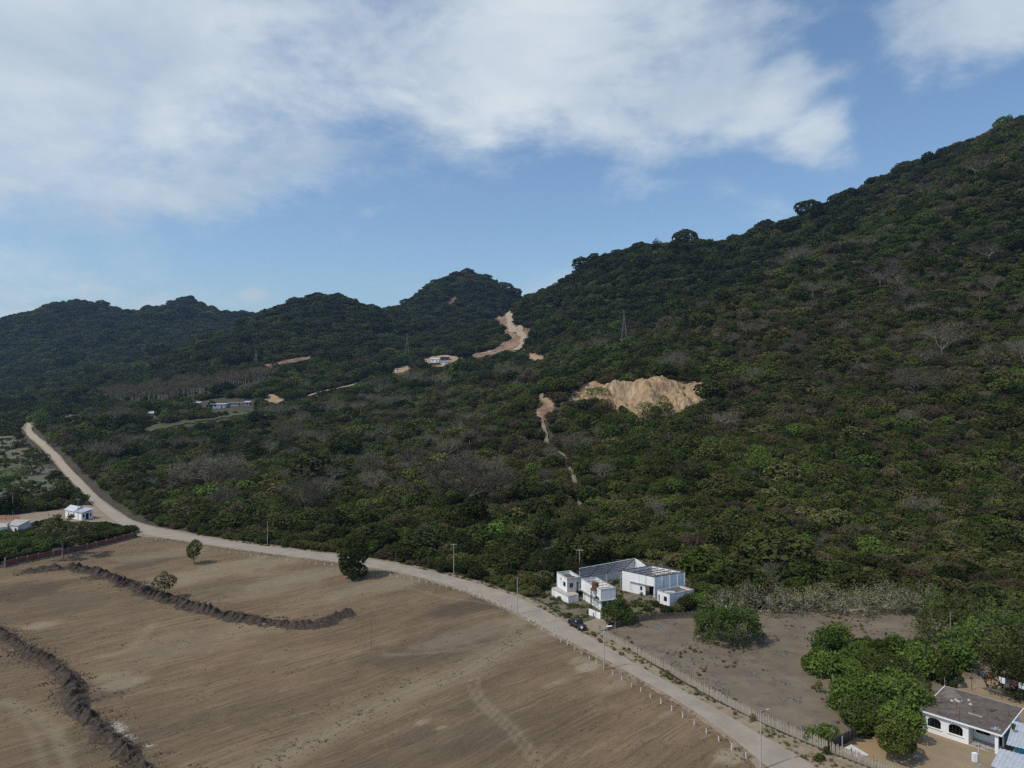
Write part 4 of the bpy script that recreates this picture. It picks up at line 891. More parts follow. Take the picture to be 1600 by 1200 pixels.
# ---- the wood -----------------------------------------------------------------------
def forest():
    rng = np.random.default_rng(7)
    X = []; Y = []; S = []
    for (y0, y1, sp) in ((140, 330, 2.75), (330, 560, 3.35), (560, 820, 4.2), (820, 1200, 5.1), (1200, 2120, 6.3)):
        ys = np.arange(y0, y1, sp)
        for yy in ys:
            w = .80 * yy + 25; xs = np.arange(-w, w, sp) + rng.uniform(0, sp)
            X.append(xs + rng.uniform(-.45, .45, len(xs)) * sp); Y.append(yy + rng.uniform(-.45, .45, len(xs)) * sp); S.append(np.full(len(xs), sp))
    X = np.concatenate(X); Y = np.concatenate(Y); S = np.concatenate(S)
    Zg = hfast(X, Y)
    u, vb = project(X, Y, Zg)
    ok = np.ones(len(X), bool)
    # cleared ground
    ok &= sdist_poly(X, Y, FIELD) > 2.5
    dr = dist_line(X, Y, ROADC); ok &= dr > np.where(Y < 260, 4.8 + 1.6 * vnoise(X / 9, Y / 9, 2), 8.5)
    for pl, mg in ((LOT, 1.5), (YARD, 1.0), (COMPOUND, 1.0), (DRIVE, 2), (SIDE, 2.0), (PASTURE, 0)): ok &= sdist_poly(X, Y, pl) > mg
    ok &= ~((Y < 175) & (X < 60) & (X > -200) & (sdist_poly(X, Y, FIELD) < 40) & (Y < 140))
    ok &= ~((Y < 150))
    ok &= ~in_poly(X, Y, [P(a, b).xy[:] for a, b in [(-400, 908), (8, 890), (213, 842), (207, 824), (190, 822), (150, 812), (100, 808), (20, 816), (-400, 830)]])
    for k, pl in SCARW.items(): ok &= sdist_poly(X, Y, pl) > -1.5 + 3 * (vnoise(X / 4, Y / 4, 61) - .5)
    for k, (ln, w) in PATHW.items(): ok &= dist_line(X, Y, ln) > w * .5 + 1.6
    for a, b in ((709, 897), (418, 853), (905.5, 898), (122, 815)): ok &= np.hypot(X - P(a, b).x, Y - P(a, b).y + 2.5) > 4.0
    for (x, y, r) in NAMED: ok &= np.hypot(X - x, Y - y) > r
    X, Y, Zg, S, u, vb = (a[ok] for a in (X, Y, Zg, S, u, vb)); n = len(X)
    # species by broad patches
    pn = fbm(X / 60, Y / 60, 201, 4); pn2 = fbm(X / 140, Y / 140, 211, 3)
    def blob(cu, cv, ru, rv): return np.clip(1.3 - np.hypot((u - cu) / ru, (vb - cv) / rv), 0, 1)
    brown = np.clip(.85 * blob(790, 675, 110, 70) + .8 * blob(1330, 530, 330, 90) + (.22 * blob(500, 760, 280, 60)) + .35 * blob(1300, 880, 350, 60) + .5 * blob(850, 610, 60, 40) + .20 + 2.2 * (pn - .5), 0, 1)
    dark = np.clip(blob(1130, 420, 220, 55) + .6 * (Y > 800) + .4 * blob(650, 850, 350, 35) + .3 * blob(1000, 500, 200, 80) + 1.2 * (pn2 - .5), 0, 1)
    green = np.clip(.6 * blob(1050, 740, 200, 70) + .8 * blob(1420, 720, 260, 60) + .4 * blob(700, 830, 250, 40) + .3 * blob(1350, 400, 200, 80) + .25 + 1.3 * (fbm(X / 45, Y / 45, 221, 3) - .5), 0, 1)
    bar = (.013 + .035 * blob(1380, 470, 260, 110) + .012 * blob(560, 730, 320, 70)) * (Y < 760) * np.where(Y < 300, .5, 1)
    w = np.stack([.10 + .80 * dark, .28 + .8 * green, .42 + .25 * brown + .45 * blob(1250, 850, 420, 90) + .25 * blob(450, 760, 350, 80), (.03 + .12 * green) * (1 - dark), .10 + 1.05 * brown * (1 - .6 * dark), bar, bar * .7 * (Y > 330) * (Y < 800)], 1)
    w = w / w.sum(1)[:, None]; cs = np.cumsum(w, 1); r = rng.uniform(0, 1, n)[:, None]; kind = (r > cs).sum(1).clip(0, 6)
    kn = ['dark', 'mid', 'olive', 'bright', 'brown', 'bare', 'umbrella']
    idx = np.zeros(n, int)
    for k, nm in enumerate(kn):
        sel = kind == k; idx[sel] = rng.choice(KIDX[nm], sel.sum())
    sc = S / 3.5 * np.clip(np.exp(rng.normal(0.02, .34, n)), .45, 2.3) * (1 + .20 * (kind == 0)) * np.where(kind >= 5, 1.2, 1); tall = rng.uniform(.8, 1.2, n)
    big = rng.uniform(0, 1, n) < .05; sc = np.where(big, sc * 1.6, sc)
    tall = tall * .86; tall = np.where(Y > 1000, tall * .78, tall); tall = np.where((Y < 230) & (kind != 5), tall * .95, tall)
    sc = np.where(dist_line(X, Y, ROADC) < 14, sc * .72, sc)
    # keep sight lines to clearings free (plants in front are low or absent)
    Hn = np.array([PROTO[i][4] for i in idx]) * sc * tall
    ok = np.ones(n, bool)
    polys = [v for v in SCARS.values()] + [[(p[0], p[1]) for p in ROAD_NEAR[18:]] + [(p[0] + 2, p[1]) for p in ROAD_FAR[18:]][::-1]]
    polys += [[(328, 622), (399, 621), (399, 640), (328, 642)], [(230, 639), (248, 639), (248, 653), (230, 653)], [(286, 624), (322, 624), (322, 636), (286, 636)], [(662, 555), (716, 554), (716, 566), (692, 572), (668, 572)], [(215, 671), (250, 660), (320, 654), (385, 643), (390, 646), (340, 655), (270, 666), (222, 676)], [(84, 650), (120, 646), (128, 650), (118, 657), (88, 661)], [(175, 606), (250, 606), (330, 596), (425, 584), (415, 592), (390, 602), (330, 613), (250, 624), (175, 626)], [(612, 572), (640, 570), (640, 584), (612, 584)]]
    Rn = 2.9 * sc; keepr = rng.uniform(0, 1, n)
    for f, du in ((.15, 0), (.5, -.6), (.5, .6), (.85, -.3), (.85, .3), (1.0, 0)):
        uu, vv = project(X + du * Rn, Y, Zg + Hn * f)
        for q, pl in enumerate(polys):
            if q == 0 and (du != 0 or f == 1.0): continue
            hitp = in_poly(uu, vv, pl)
            if pl[0] == (175, 606): hitp &= keepr < .9
            ok &= ~hitp
    for k, (pts, wd) in PATHS.items():
        uu, vv = project(X, Y, Zg + Hn * .6); ok &= dist_line(uu, vv, pts) > {'rocky_path': 4.6, 'footpath': 3.2, 'dirt_path': 5.0, 'site_track': 5.5, 'dirt_track': 4.5}.get(k, 3.2)
    # hidden behind ridges: leave out
    blocked = np.zeros(n, bool)
    for t in np.linspace(.30, .97, 26):
        zr = CAMZ + (Zg + Hn + 10 - CAMZ) * t; blocked |= hfast(X * t, np.maximum(Y * t, 45)) > zr
    ok &= ~blocked
    X, Y, Zg, S, u, vb, kind, idx, sc, tall, Hn = (a[ok] for a in (X, Y, Zg, S, u, vb, kind, idx, sc, tall, Hn)); n = len(X)
    rz = rng.uniform(0, 6.283, n)
    # the 300 that show largest stand as single trees
    uu, vv = project(X, Y, Zg + Hn); size = sc / Y
    vis = (u > 5) & (u < 1595) & (vv < 1190)
    order = np.argsort(-np.where(vis, size, 0)); big = order[:290]; rest = np.setdiff1d(np.arange(n), big)
    LB = {'dark': ('scrub_tree', 'dark green rounded scrub tree at the edge of the thicket', 'dark green scrub trees'), 'mid': ('scrub_tree', 'mid green bushy scrub tree at the edge of the thicket', 'mid green scrub trees'),
          'olive': ('scrub_bush', 'low olive green bush at the edge of the thicket', 'olive green scrub bushes'), 'bright': ('scrub_tree', 'fresh bright green scrub tree at the edge of the thicket', 'bright green scrub trees'),
          'brown': ('dry_shrub', 'dry brown twiggy shrub at the edge of the thicket', 'dry brown shrubs'), 'bare': ('leafless_tree', 'leafless grey scrub tree at the edge of the thicket', 'leafless grey scrub trees'),
          'umbrella': ('leafless_tree', 'tall leafless umbrella-shaped scrub tree with pale trunk', 'leafless umbrella-shaped scrub trees')}
    for i in big:
        k, tm, cm, R, H = PROTO[idx[i]]; nm, lb, gr = LB[k]
        e = empty(nm, (X[i], Y[i], Zg[i] - .15), rz[i]); e.scale = (sc[i], sc[i], sc[i] * tall[i])
        obj('trunk', tm, e); obj('crown', cm, e); tag(e, lb, 'bush' if 'bush' in nm or 'shrub' in nm else 'tree', gr)
    pts = np.stack([X, Y, Zg - .15], 1)[rest]; scl = np.stack([sc, sc, sc * tall], 1)[rest]
    gn_scatter('wood', FOREST_COL, pts, rz[rest], scl, idx[rest], 'dense dry scrub forest covering the slopes and hills')
    print('FOREST', n)
forest()

# ------------------------------------------------------------------ building helpers
def ccw(c):
    c = [Vector((p[0], p[1])) for p in c]; a = sum(c[i].x * c[(i + 1) % len(c)].y - c[(i + 1) % len(c)].x * c[i].y for i in range(len(c)))
    return c if a > 0 else c[::-1]
def inset(c, t):
    n = len(c); out = []
    for i in range(n):
        a = (c[i] - c[i - 1]).normalized(); b = (c[(i + 1) % n] - c[i]).normalized()
        na = Vector((-a.y, a.x)); nb = Vector((-b.y, b.x)); m = (na + nb); out.append(c[i] + m * (t / max(.2, m.dot(na))))
    return out
def slab_wall(mb, A, B, Ai, Bi, z0, z1, ops):
    """wall between outer line AB and inner line AiBi with rectangular openings (s0, s1, z0, z1)"""
    ss = sorted({0., 1.} | {o[0] for o in ops} | {o[1] for o in ops})
    for s0, s1 in zip(ss[:-1], ss[1:]):
        sm = (s0 + s1) / 2; cut = sorted([(o[2], o[3]) for o in ops if o[0] < sm < o[1]]); zz = z0; spans = []
        for (a, b) in cut:
            if a > zz + .01: spans.append((zz, a))
            zz = max(zz, b)
        if zz < z1 - .01: spans.append((zz, z1))
        for (a, b) in spans:
            q = [A.lerp(B, s0), A.lerp(B, s1), Ai.lerp(Bi, s1), Ai.lerp(Bi, s0)]
            mb.hexa([(p.x, p.y, a) for p in q], [(p.x, p.y, b) for p in q])
def ring(parent, corners, z0, z1, th, mats, ops=None, coping=None, skip=()):
    """walls of a building as separate parts; ops: wall index -> openings. corners must be counter-clockwise"""
    n = len(corners); inn = inset(corners, th); out = []
    for i in range(n):
        if i in skip: continue
        mb = MB(); slab_wall(mb, corners[i], corners[(i + 1) % n], inn[i], inn[(i + 1) % n], z0, z1, (ops or {}).get(i, []))
        out.append(mb.build('wall', mats[i] if isinstance(mats, (list, tuple)) else mats, parent))
    if coping:
        o2 = inset(corners, -.05); i2 = inset(corners, th + .05); mb = MB()
        for i in range(n):
            if i in skip: continue
            q = [o2[i], o2[(i + 1) % n], i2[(i + 1) % n], i2[i]]; mb.hexa([(p.x, p.y, z1) for p in q], [(p.x, p.y, z1 + .14) for p in q])
        mb.build('coping', coping, parent)
    return out
def on_wall(A, B, s, z, off=0.0):
    d = (B - A).normalized(); nrm = Vector((d.y, -d.x)); p = A.lerp(B, s) + nrm * off; return Vector((p.x, p.y, z))
def window_fill(parent, A, B, s0, s1, z0, z1, name='window', depth=.12, m=None, bars=2, barm=None, pane=True):
    """recessed dark pane with a frame and bars"""
    mb = MB(); w = .06
    for (a, b) in (((s0, z0), (s1, z0)), ((s0, z1), (s1, z1)), ((s0, z0), (s0, z1)), ((s1, z0), (s1, z1))):
        mb.bar(on_wall(A, B, a[0], a[1], -depth), on_wall(A, B, b[0], b[1], -depth), w)
    for k in range(bars):
        s = s0 + (s1 - s0) * (k + 1) / (bars + 1); mb.bar(on_wall(A, B, s, z0, -depth), on_wall(A, B, s, z1, -depth), .035)
    fr = mb.build(name, barm or M_STEEL, parent)
    if pane:
        mp = MB(); mp.poly([on_wall(A, B, s0, z0, -depth - .05), on_wall(A, B, s1, z0, -depth - .05), on_wall(A, B, s1, z1, -depth - .05), on_wall(A, B, s0, z1, -depth - .05)]); mp.build('pane', m or M_DARK, fr)
    return fr
def xy(p): return Vector((p.x, p.y))
def corners_px(pts, z): return [xy(P(u, v, z)) for (u, v) in pts]

# ---- abandoned compound ---------------------------------------------------------------
# small two-level building on a terrace
ZT = 1.8
tc4 = corners_px([(862, 919), (888, 932), (904, 928.5), (880, 913)], ZT)
bA = empty('terraced_house', (*((tc4[0] + tc4[2]) / 2), 0))
def absolute(e):   # children are given in world coordinates
    for c in list(e.children):
        c.matrix_parent_inverse = Matrix.Translation(-e.location)
tcc = ccw(tc4)
ring(bA, tcc, -.1, ZT - .14, .25, M_WHITE, coping=None)
mb = MB(); o2 = inset(tcc, -.06); mb.hexa([(p.x, p.y, ZT - .14) for p in o2], [(p.x, p.y, ZT) for p in o2]); mb.build('terrace_slab', M_CONC, bA)
ZA = 5.3
up = corners_px([(870, 894.5), (886, 904.5), (907, 902), (891, 892)], ZA); up = ccw(up)
def wall_of(cs, a, b):
    """index of the wall nearest the two photo corners a, b"""
    mid = (a + b) / 2; return min(range(len(cs)), key=lambda i: ((cs[i] + cs[(i + 1) % len(cs)]) / 2 - mid).length)
q = corners_px([(870, 894.5), (886, 904.5), (907, 902), (891, 892)], ZA)
iL = wall_of(up, q[0], q[1]); iR = wall_of(up, q[1], q[2])
mm = [M_WHITE] * 4; mm[iR] = M_GREYWALL
opsA = {iL: [(.30, .46, 3.9, 4.5), (.62, .86, 2.9, 4.1)], iR: [(.18, .46, 2.9, 4.1), (.70, .90, ZT, 4.3)]}
ring(bA, up, ZT, ZA, .2, mm, opsA, coping=M_CONC)
A_, B_ = up[iL], up[(iL + 1) % 4]; window_fill(bA, A_, B_, .62, .86, 2.9, 4.1, bars=1, pane=False)
A_, B_ = up[iR], up[(iR + 1) % 4]; window_fill(bA, A_, B_, .18, .46, 2.9, 4.1, bars=2, barm=M_RUST, pane=False)
mb = MB(); i2 = inset(up, .22); mb.hexa([(p.x, p.y, ZA - .9) for p in i2], [(p.x, p.y, ZA - .75) for p in i2]); mb.build('roof', mat('mossy_roof', (.10, .085, .06), (.14, .12, .08), 1.0, coord='World', c3=(.06, .075, .03), scale3=.5, lo3=.48, hi3=.6), bA)
absolute(bA); tag(bA, 'small derelict two-level white building on a walled terrace beside the road', 'building')

# white hall with open roof and overhang
ZB = 5.2
qB = corners_px([(908, 904.5), (938.5, 921.7), (962, 919), (932, 902.5)], ZB); cB = ccw(qB)
iL = wall_of(cB, qB[0], qB[1]); iR = wall_of(cB, qB[1], qB[2])
bB = empty('roofless_hall', (*((qB[0] + qB[2]) / 2), 0))
ring(bB, cB, 2.6, ZB, .2, M_WHITE, coping=M_CONC)
# lower storey: solid on the left, open behind a dark recess on the right
inB = inset(cB, .35); mb = MB(); slab_wall(mb, inB[iL], inB[(iL + 1) % 4], inset(cB, .55)[iL], inset(cB, .55)[(iL + 1) % 4], -.1, 2.45, [(.05, .12, 0, 2.0)]); mb.build('wall', M_WHITE, bB)
mb = MB(); o2 = inset(cB, -.35); mb.hexa([(p.x, p.y, 2.45) for p in o2], [(p.x, p.y, 2.6) for p in o2]); mb.build('canopy_slab', M_CONC, bB)
mb = MB()
for s in (.02, .5, .98):
    p = inB[iR].lerp(inB[(iR + 1) % 4], s); mb.box(p.x - .15, p.x + .15, p.y - .15, p.y + .15, -.1, 2.45)
mb.build('column', M_GREYWALL, bB)
k = (iR + 2) % 4; mb = MB(); slab_wall(mb, inB[k], inB[(k + 1) % 4], inset(cB, .55)[k], inset(cB, .55)[(k + 1) % 4], -.1, 2.45, []); mb.build('wall', M_GREYWALL, bB)
for s in (.2, .4, .6, .8):
    mb = MB(); a = cB[iL].lerp(cB[(iL + 1) % 4], s); b = cB[(iL + 3) % 4].lerp(cB[(iL + 2) % 4], s); d = (b - a).normalized() * .22
    mb.bar((a.x + d.x, a.y + d.y, ZB - .2), (b.x - d.x, b.y - d.y, ZB - .2), .12); mb.build('roof_beam', M_RUST, bB)
absolute(bB); tag(bB, 'white roofless hall with an overhanging upper storey behind the water tank', 'building')

# long open shed: back wall, end wall and bare purlins
ZS = 5.0
sh = corners_px([(906, 888), (993, 872.5), (1009, 883.5), (912, 903)], ZS)
bS = empty('open_shed', (*((sh[0] + sh[2]) / 2), 0))
def free_wall(parent, a, b, z0, z1, th, m, ops=(), name='wall'):
    d = (b - a).normalized(); nn = Vector((-d.y, d.x)) * th; mb = MB(); slab_wall(mb, a, b, a + nn, b + nn, z0, z1, list(ops)); return mb.build(name, m, parent)
free_wall(bS, sh[0], sh[1] - (sh[1] - sh[0]).normalized() * .02, -.1, ZS, .22, mat('white_dirty', (.62, .64, .67), (.52, .52, .52), .8, lo=.4, hi=.7, c3=(.34, .32, .30), scale3=.35, lo3=.58, hi3=.8, stretch=(1, 1, .4)))
free_wall(bS, sh[2], sh[1] - (sh[1] - sh[2]).normalized() * .3, -.1, ZS, .22, M_WHITE)
e0, e1 = xy(P(888, 905, ZS)), xy(P(972, 891, ZS))
for k in range(6):
    t = (k + .5) / 6; a = e0.lerp(sh[0], t); b = e1.lerp(sh[1], t); mb = MB(); mb.bar((a.x, a.y, ZS - .25 + .25 * t), (b.x, b.y, ZS - .25 + .25 * t), .13); mb.build('purlin', M_STEEL, bS)
for s in (.02, .34, .66, .97):
    a = e0.lerp(e1, s); b = sh[0].lerp(sh[1], s); mb = MB(); mb.bar((a.x, a.y, ZS - .45), (b.x, b.y, ZS - .22), .16); mb.build('rafter', M_STEEL, bS)
for s in (.42, .70, .97):
    a = e0.lerp(e1, s); mb = MB(); mb.box(a.x - .16, a.x + .16, a.y - .16, a.y + .16, -.1, ZS - .5); mb.build('column', M_CONC, bS)
absolute(bS); tag(bS, 'long open shed with bare steel purlins and a long white back wall', 'shed')

# warehouse
ZC = 5.3
qC = corners_px([(972, 891.5), (1022, 902), (1070.5, 894), (1018.5, 883.8)], ZC); cC = ccw(qC); iL = wall_of(cC, qC[0], qC[1]); iR = wall_of(cC, qC[1], qC[2])
flipL = (cC[iL] - qC[0]).length > (cC[(iL + 1) % 4] - qC[0]).length
def sL(a, b): return (1 - b, 1 - a) if flipL else (a, b)
bC = empty('warehouse', (*((qC[0] + qC[2]) / 2), 0))
o1 = sL(.735, .985); o2_ = sL(.57, .64)
ring(bC, cC, -.1, ZC, .22, M_WHITE, {iL: [(o1[0], o1[1], 0, 2.9), (o2_[0], o2_[1], 1.2, 2.2)]}, coping=M_STEEL)
A_, B_ = cC[iL], cC[(iL + 1) % 4]; window_fill(bC, A_, B_, o2_[0], o2_[1], 1.2, 2.2, bars=1)
def on2(s): return 1 - s if flipL else s
mb = MB(); mb.bar(on_wall(A_, B_, on2(.26), 2.98, .2), on_wall(A_, B_, on2(.99), 2.98, .2), .4, .12); mb.build('door_canopy', M_CONC, bC)
mb = MB(); mb.poly([on_wall(A_, B_, o1[0], .0, -1.9), on_wall(A_, B_, o1[1], .0, -1.9), on_wall(A_, B_, o1[1], 2.9, -1.9), on_wall(A_, B_, o1[0], 2.9, -1.9)]); mb.build('doorway_shade_sheet', M_DARK, bC)  # near-black sheet behind the opening, interior shade put into its colour
A2, B2 = cC[iR], cC[(iR + 1) % 4]
for s in (.02, .25, .5, .75, .98):
    mb = MB(); mb.bar(on_wall(A2, B2, s, 0, .03), on_wall(A2, B2, s, ZC - .02, .03), .25, .10, up=(A2 - B2).to_3d()); mb.build('pilaster', M_WHITE, bC)
mb = MB(); mb.bar(on_wall(A2, B2, .0, .9, .06), on_wall(A2, B2, 1.0, .9, .06), .08, .12); mb.build('ledge', M_CONC, bC)
for s in (.2, .4, .6, .8):
    a = cC[iL].lerp(cC[(iL + 1) % 4], s); b = cC[(iL + 3) % 4].lerp(cC[(iL + 2) % 4], s); d = (b - a).normalized() * .24; mb = MB()
    mb.bar((a.x + d.x, a.y + d.y, ZC - .25), (b.x - d.x, b.y - d.y, ZC - .25), .16); mb.build('roof_beam', M_RUST if s > .5 else M_STEEL, bC)
for s in (.15, .38, .62, .85):
    a = cC[iR].lerp(cC[(iR + 1) % 4], s); b = cC[(iR + 3) % 4].lerp(cC[(iR + 2) % 4], s); d = (b - a).normalized() * .24; mb = MB()
    mb.bar((a.x + d.x, a.y + d.y, ZC - .45), (b.x - d.x, b.y - d.y, ZC - .45), .10); mb.build('purlin', M_RUST, bC)
i2 = inset(cC, .24); mb = MB(); mb.poly([(p.x, p.y, .05) for p in i2]); mb.build('floor', mat('rubble_floor', (.10, .07, .055), (.16, .11, .085), .8, coord='World'), bC)
absolute(bC); tag(bC, 'large roofless white warehouse with a dark corner doorway', 'building')

# lean-to annex
ZD = 3.1
qD = corners_px([(1027, 922.5), (1046.5, 929), (1084, 922), (1062, 915.5)], ZD); cD = ccw(qD); iL = wall_of(cD, qD[0], qD[1])
bD = empty('annex', (*((qD[0] + qD[2]) / 2), 0)); fl = (cD[iL] - qD[0]).length > (cD[(iL + 1) % 4] - qD[0]).length
w_ = (.3, .48) if fl else (.52, .78); d_ = (.84, .97) if fl else (.03, .2)
ring(bD, cD, -.1, ZD, .2, M_WHITE, {iL: [(w_[0], w_[1], 1.0, 2.2), (d_[0], d_[1], 0, 2.2)]}, coping=M_CONC)
window_fill(bD, cD[iL], cD[(iL + 1) % 4], w_[0], w_[1], 1.0, 2.2, bars=2, barm=M_RUST)
i2 = inset(cD, .22); mb = MB(); mb.hexa([(p.x, p.y, ZD - .45) for p in i2], [(p.x, p.y, ZD - .32) for p in i2]); mb.build('roof', M_ROOF, bD)
mb = MB(); c0 = i2[0].lerp(i2[2], .35)
mb.hexa([(c0.x - 1.6, c0.y - .8, ZD - .30), (c0.x + .9, c0.y - 1.1, ZD - .30), (c0.x + 1.2, c0.y + .3, ZD - .28), (c0.x - 1.4, c0.y + .6, ZD - .28)], [(c0.x - 1.6, c0.y - .8, ZD - .26), (c0.x + .9, c0.y - 1.1, ZD - .26), (c0.x + 1.2, c0.y + .3, ZD - .24), (c0.x - 1.4, c0.y + .6, ZD - .24)]); mb.build('roof_sheet', M_TIN, bD)
absolute(bD); tag(bD, 'low white annex with weedy flat roof at the end of the warehouse', 'building')

# rusty water tank on a lattice stand
tb = P(930, 950); tE = empty('water_tank', tb)
mb = MB(); mb.tube((0, 0, 4.7), (0, 0, 6.3), .85, .85, 14); mb.build('tank', M_RUST, tE)
mb = MB(); mb.box(-1.1, 1.1, -1.1, 1.1, 4.55, 4.68); mb.build('platform', M_WOODDARK, tE)
for (sx, sy) in ((-1, -1), (1, -1), (1, 1), (-1, 1)):
    mb = MB(); mb.bar((sx, sy, 0), (sx, sy, 4.55), .12); mb.build('leg', M_STEEL, tE)
mb = MB()
for z in (1.5, 3.0):
    for a, b in (((-1, -1), (1, -1)), ((1, -1), (1, 1)), ((1, 1), (-1, 1)), ((-1, 1), (-1, -1))): mb.bar((*a, z), (*b, z + .02), .07)
for z in (0, 1.5, 3.0):
    for a, b in (((-1, -1), (1, -1)), ((1, 1), (-1, 1)), ((-1, 1), (-1, -1))): mb.bar((*a, z), (*b, z + 1.5), .05)
mb.build('brace', M_STEEL, tE); tag(tE, 'rusty water tank on a steel lattice stand before the hall', 'water tank')
# broken white front wall
a, b = xy(P(920, 961)), xy(P(938, 968)); wE = empty('garden_wall', (*a, 0)); o = free_wall(wE, a, b, -.05, 1.5, .2, M_WHITE, [(.36, .46, 0, 1.0)])
absolute(wE); tag(wE, 'short broken white wall beside the driveway', 'wall')
# small palm by the tank
def palm(base, h, label, n=11, fl=1.7):
    rng = np.random.default_rng(5); e = empty('small_palm', base)
    mb = MB(); mb.tube((0, 0, 0), (.1, 0, h * .5), .13, .10, 7); mb.tube((.1, 0, h * .5), (.05, .1, h), .10, .08, 7); mb.build('trunk', M_BARK, e, True)
    for k in range(n):
        a = 2 * math.pi * k / n + rng.uniform(-.2, .2); mb = MB(); p = Vector((.05, .1, h)); el = rng.uniform(.2, .9); pts = [p]
        for j in range(5):
            d = Vector((math.cos(a) * math.cos(el), math.sin(a) * math.cos(el), math.sin(el))); p = p + d * fl / 5; el -= .38; pts.append(p)
        s = Vector((-math.sin(a), math.cos(a), 0))
        for j in range(5):
            w0 = .34 * (1 - abs(j - 1.5) / 5); w1 = .34 * (1 - abs(j - .5) / 5) if j < 4 else .02
            for sg in (-1, 1): mb.poly([pts[j], pts[j + 1], pts[j + 1] + s * sg * w1 - Vector((0, 0, .12)), pts[j] + s * sg * w0 - Vector((0, 0, .12))])
        mb.build('frond', M_LEAF_DARK, e)
    tag(e, label, 'palm')
palm(P(936, 952), 2.8, 'small dark palm between the water tank and the hall')

# ---- flat-roofed house -----------------------------------------------------------------
ZH = 3.25
qH = corners_px([(1437, 1109.5), (1566, 1149.5), (1600, 1106.5), (1476, 1071)], ZH)
hE = empty('flat_roofed_house', (*((qH[0] + qH[2]) / 2), 0)); FL, FR, BR, BL = qH
mb = MB(); mb.hexa([(p.x, p.y, ZH - .22) for p in ccw(qH)], [(p.x, p.y, ZH) for p in ccw(qH)])
rf_ = mb.build('roof', [M_WHITE_CLEAN], hE)
mb = MB(); ii = inset(ccw(qH), .12); mb.hexa([(p.x, p.y, ZH) for p in ii], [(p.x, p.y, ZH + .025) for p in ii]); mb.build('roof_screed', M_ROOF, rf_)
fd = (FR - FL).normalized(); bd = (BL - FL).normalized(); LN = (FR - FL).length; DP = (BL - FL).length
fa = FL + fd * .25 + bd * .45; SP = .60
fm = FL.lerp(FR, SP) + bd * .45; fz = FR - fd * .5 + bd * .45
WB = .18
def house_front(a, b, ops):
    nn = (bd * .2); mb = MB(); slab_wall(mb, a, b, a + nn, b + nn, -.05, ZH - .23, ops)
    for (s0, s1, z0, z1) in ops[:2]:          # arched heads
        N = 8; w = s1 - s0; sm = (s0 + s1) / 2; pts = [(s0 + w * k / N, z1 - .42 * (1 - math.sqrt(max(0, 1 - ((k / N - .5) * 2) ** 2)))) for k in range(N + 1)]
        for (p, q) in zip(pts[:-1], pts[1:]):
            A1, A2 = a.lerp(b, p[0]), a.lerp(b, q[0])
            mb.hexa([(A1.x, A1.y, p[1]), (A2.x, A2.y, q[1]), (A2.x + nn.x, A2.y + nn.y, q[1]), (A1.x + nn.x, A1.y + nn.y, p[1])], [(A1.x, A1.y, z1), (A2.x, A2.y, z1), (A2.x + nn.x, A2.y + nn.y, z1), (A1.x + nn.x, A1.y + nn.y, z1)])
    mb.build('wall', M_WHITE_CLEAN, hE)
ops = [(.12, .41, 1.0, 2.5), (.58, .88, 1.0, 2.5)]
house_front(fa, fm, ops)
for (s0, s1, z0, z1) in ops:
    wnd = window_fill(hE, fa, fm, s0, s1, z0, z1, bars=3, depth=.12, pane=False)
    mb = MB(); mb.bar(on_wall(fa, fm, s0 - .03, z0 - .05, .06), on_wall(fa, fm, s1 + .03, z0 - .05, .06), .16, .09); mb.build('sill', M_WHITE_CLEAN, wnd)
bk = BL + fd * .25 - bd * .3; bk2 = BR - fd * .5 - bd * .3
fm_b = fm + bd * 3.0; fz_b = fz + bd * 3.0
def plain(a, b, m, ops=()):
    d = (b - a).normalized(); nn = Vector((-d.y, d.x)) * .2; mb = MB(); slab_wall(mb, a, b, a + nn, b + nn, -.05, ZH - .23, list(ops)); mb.build('wall', m, hE)
plain(bk, fa + bd * .22, M_WHITE_CLEAN); plain(bk2, bk + fd * .22, M_WHITE_CLEAN); plain(fm + bd * .22, fm_b - bd * .02, M_WHITE_CLEAN)
plain(fm_b + fd * .02, fz_b, M_WHITE_CLEAN, [(.06, .55, 1.1, 2.5), (.72, .95, 0, 2.3)]); plain(fz_b + fd * .0 + bd * .22, bk2 - bd * .22, M_WHITE_CLEAN)
mb = MB(); mb.hexa([(p.x, p.y, .0) for p in ccw([fa + bd * .3, fm + bd * .3, bk2, bk])], [(p.x, p.y, .02) for p in ccw([fa + bd * .3, fm + bd * .3, bk2, bk])]); mb.build('floor', M_CONC, hE)
mb = MB(); c = fz - fd * .3; 
for t in ((0, 0),): mb.hexa([(c.x + x * fd.x + y * bd.x, c.y + x * fd.y + y * bd.y, -.05) for x, y in ((-.22, -.05), (.22, -.05), (.22, .4), (-.22, .4))], [(c.x + x * fd.x + y * bd.x, c.y + x * fd.y + y * bd.y, ZH - .23) for x, y in ((-.22, -.05), (.22, -.05), (.22, .4), (-.22, .4))])
mb.build('column', M_WHITE_CLEAN, hE)
mb = MB(); a, b = fm + fd * .35, fz - fd * .8
for z in (.45, .85): mb.bar((a.x, a.y, z), (b.x, b.y, z), .06)
for s in (0, .33, .66, 1): p = a.lerp(b, s); mb.bar((p.x, p.y, 0), (p.x, p.y, .88), .07)
mb.build('porch_railing', M_WOODGREY, hE)
mb = MB(); q4 = [fm + fd * .02 - bd * .15, fz + fd * .2 - bd * .15, fz_b + fd * .2 - bd * .02, fm_b + fd * .02 - bd * .02]; mb.hexa([(p.x, p.y, -.02) for p in ccw(q4)], [(p.x, p.y, .14) for p in ccw(q4)]); mb.build('porch_floor', M_CONC, hE)
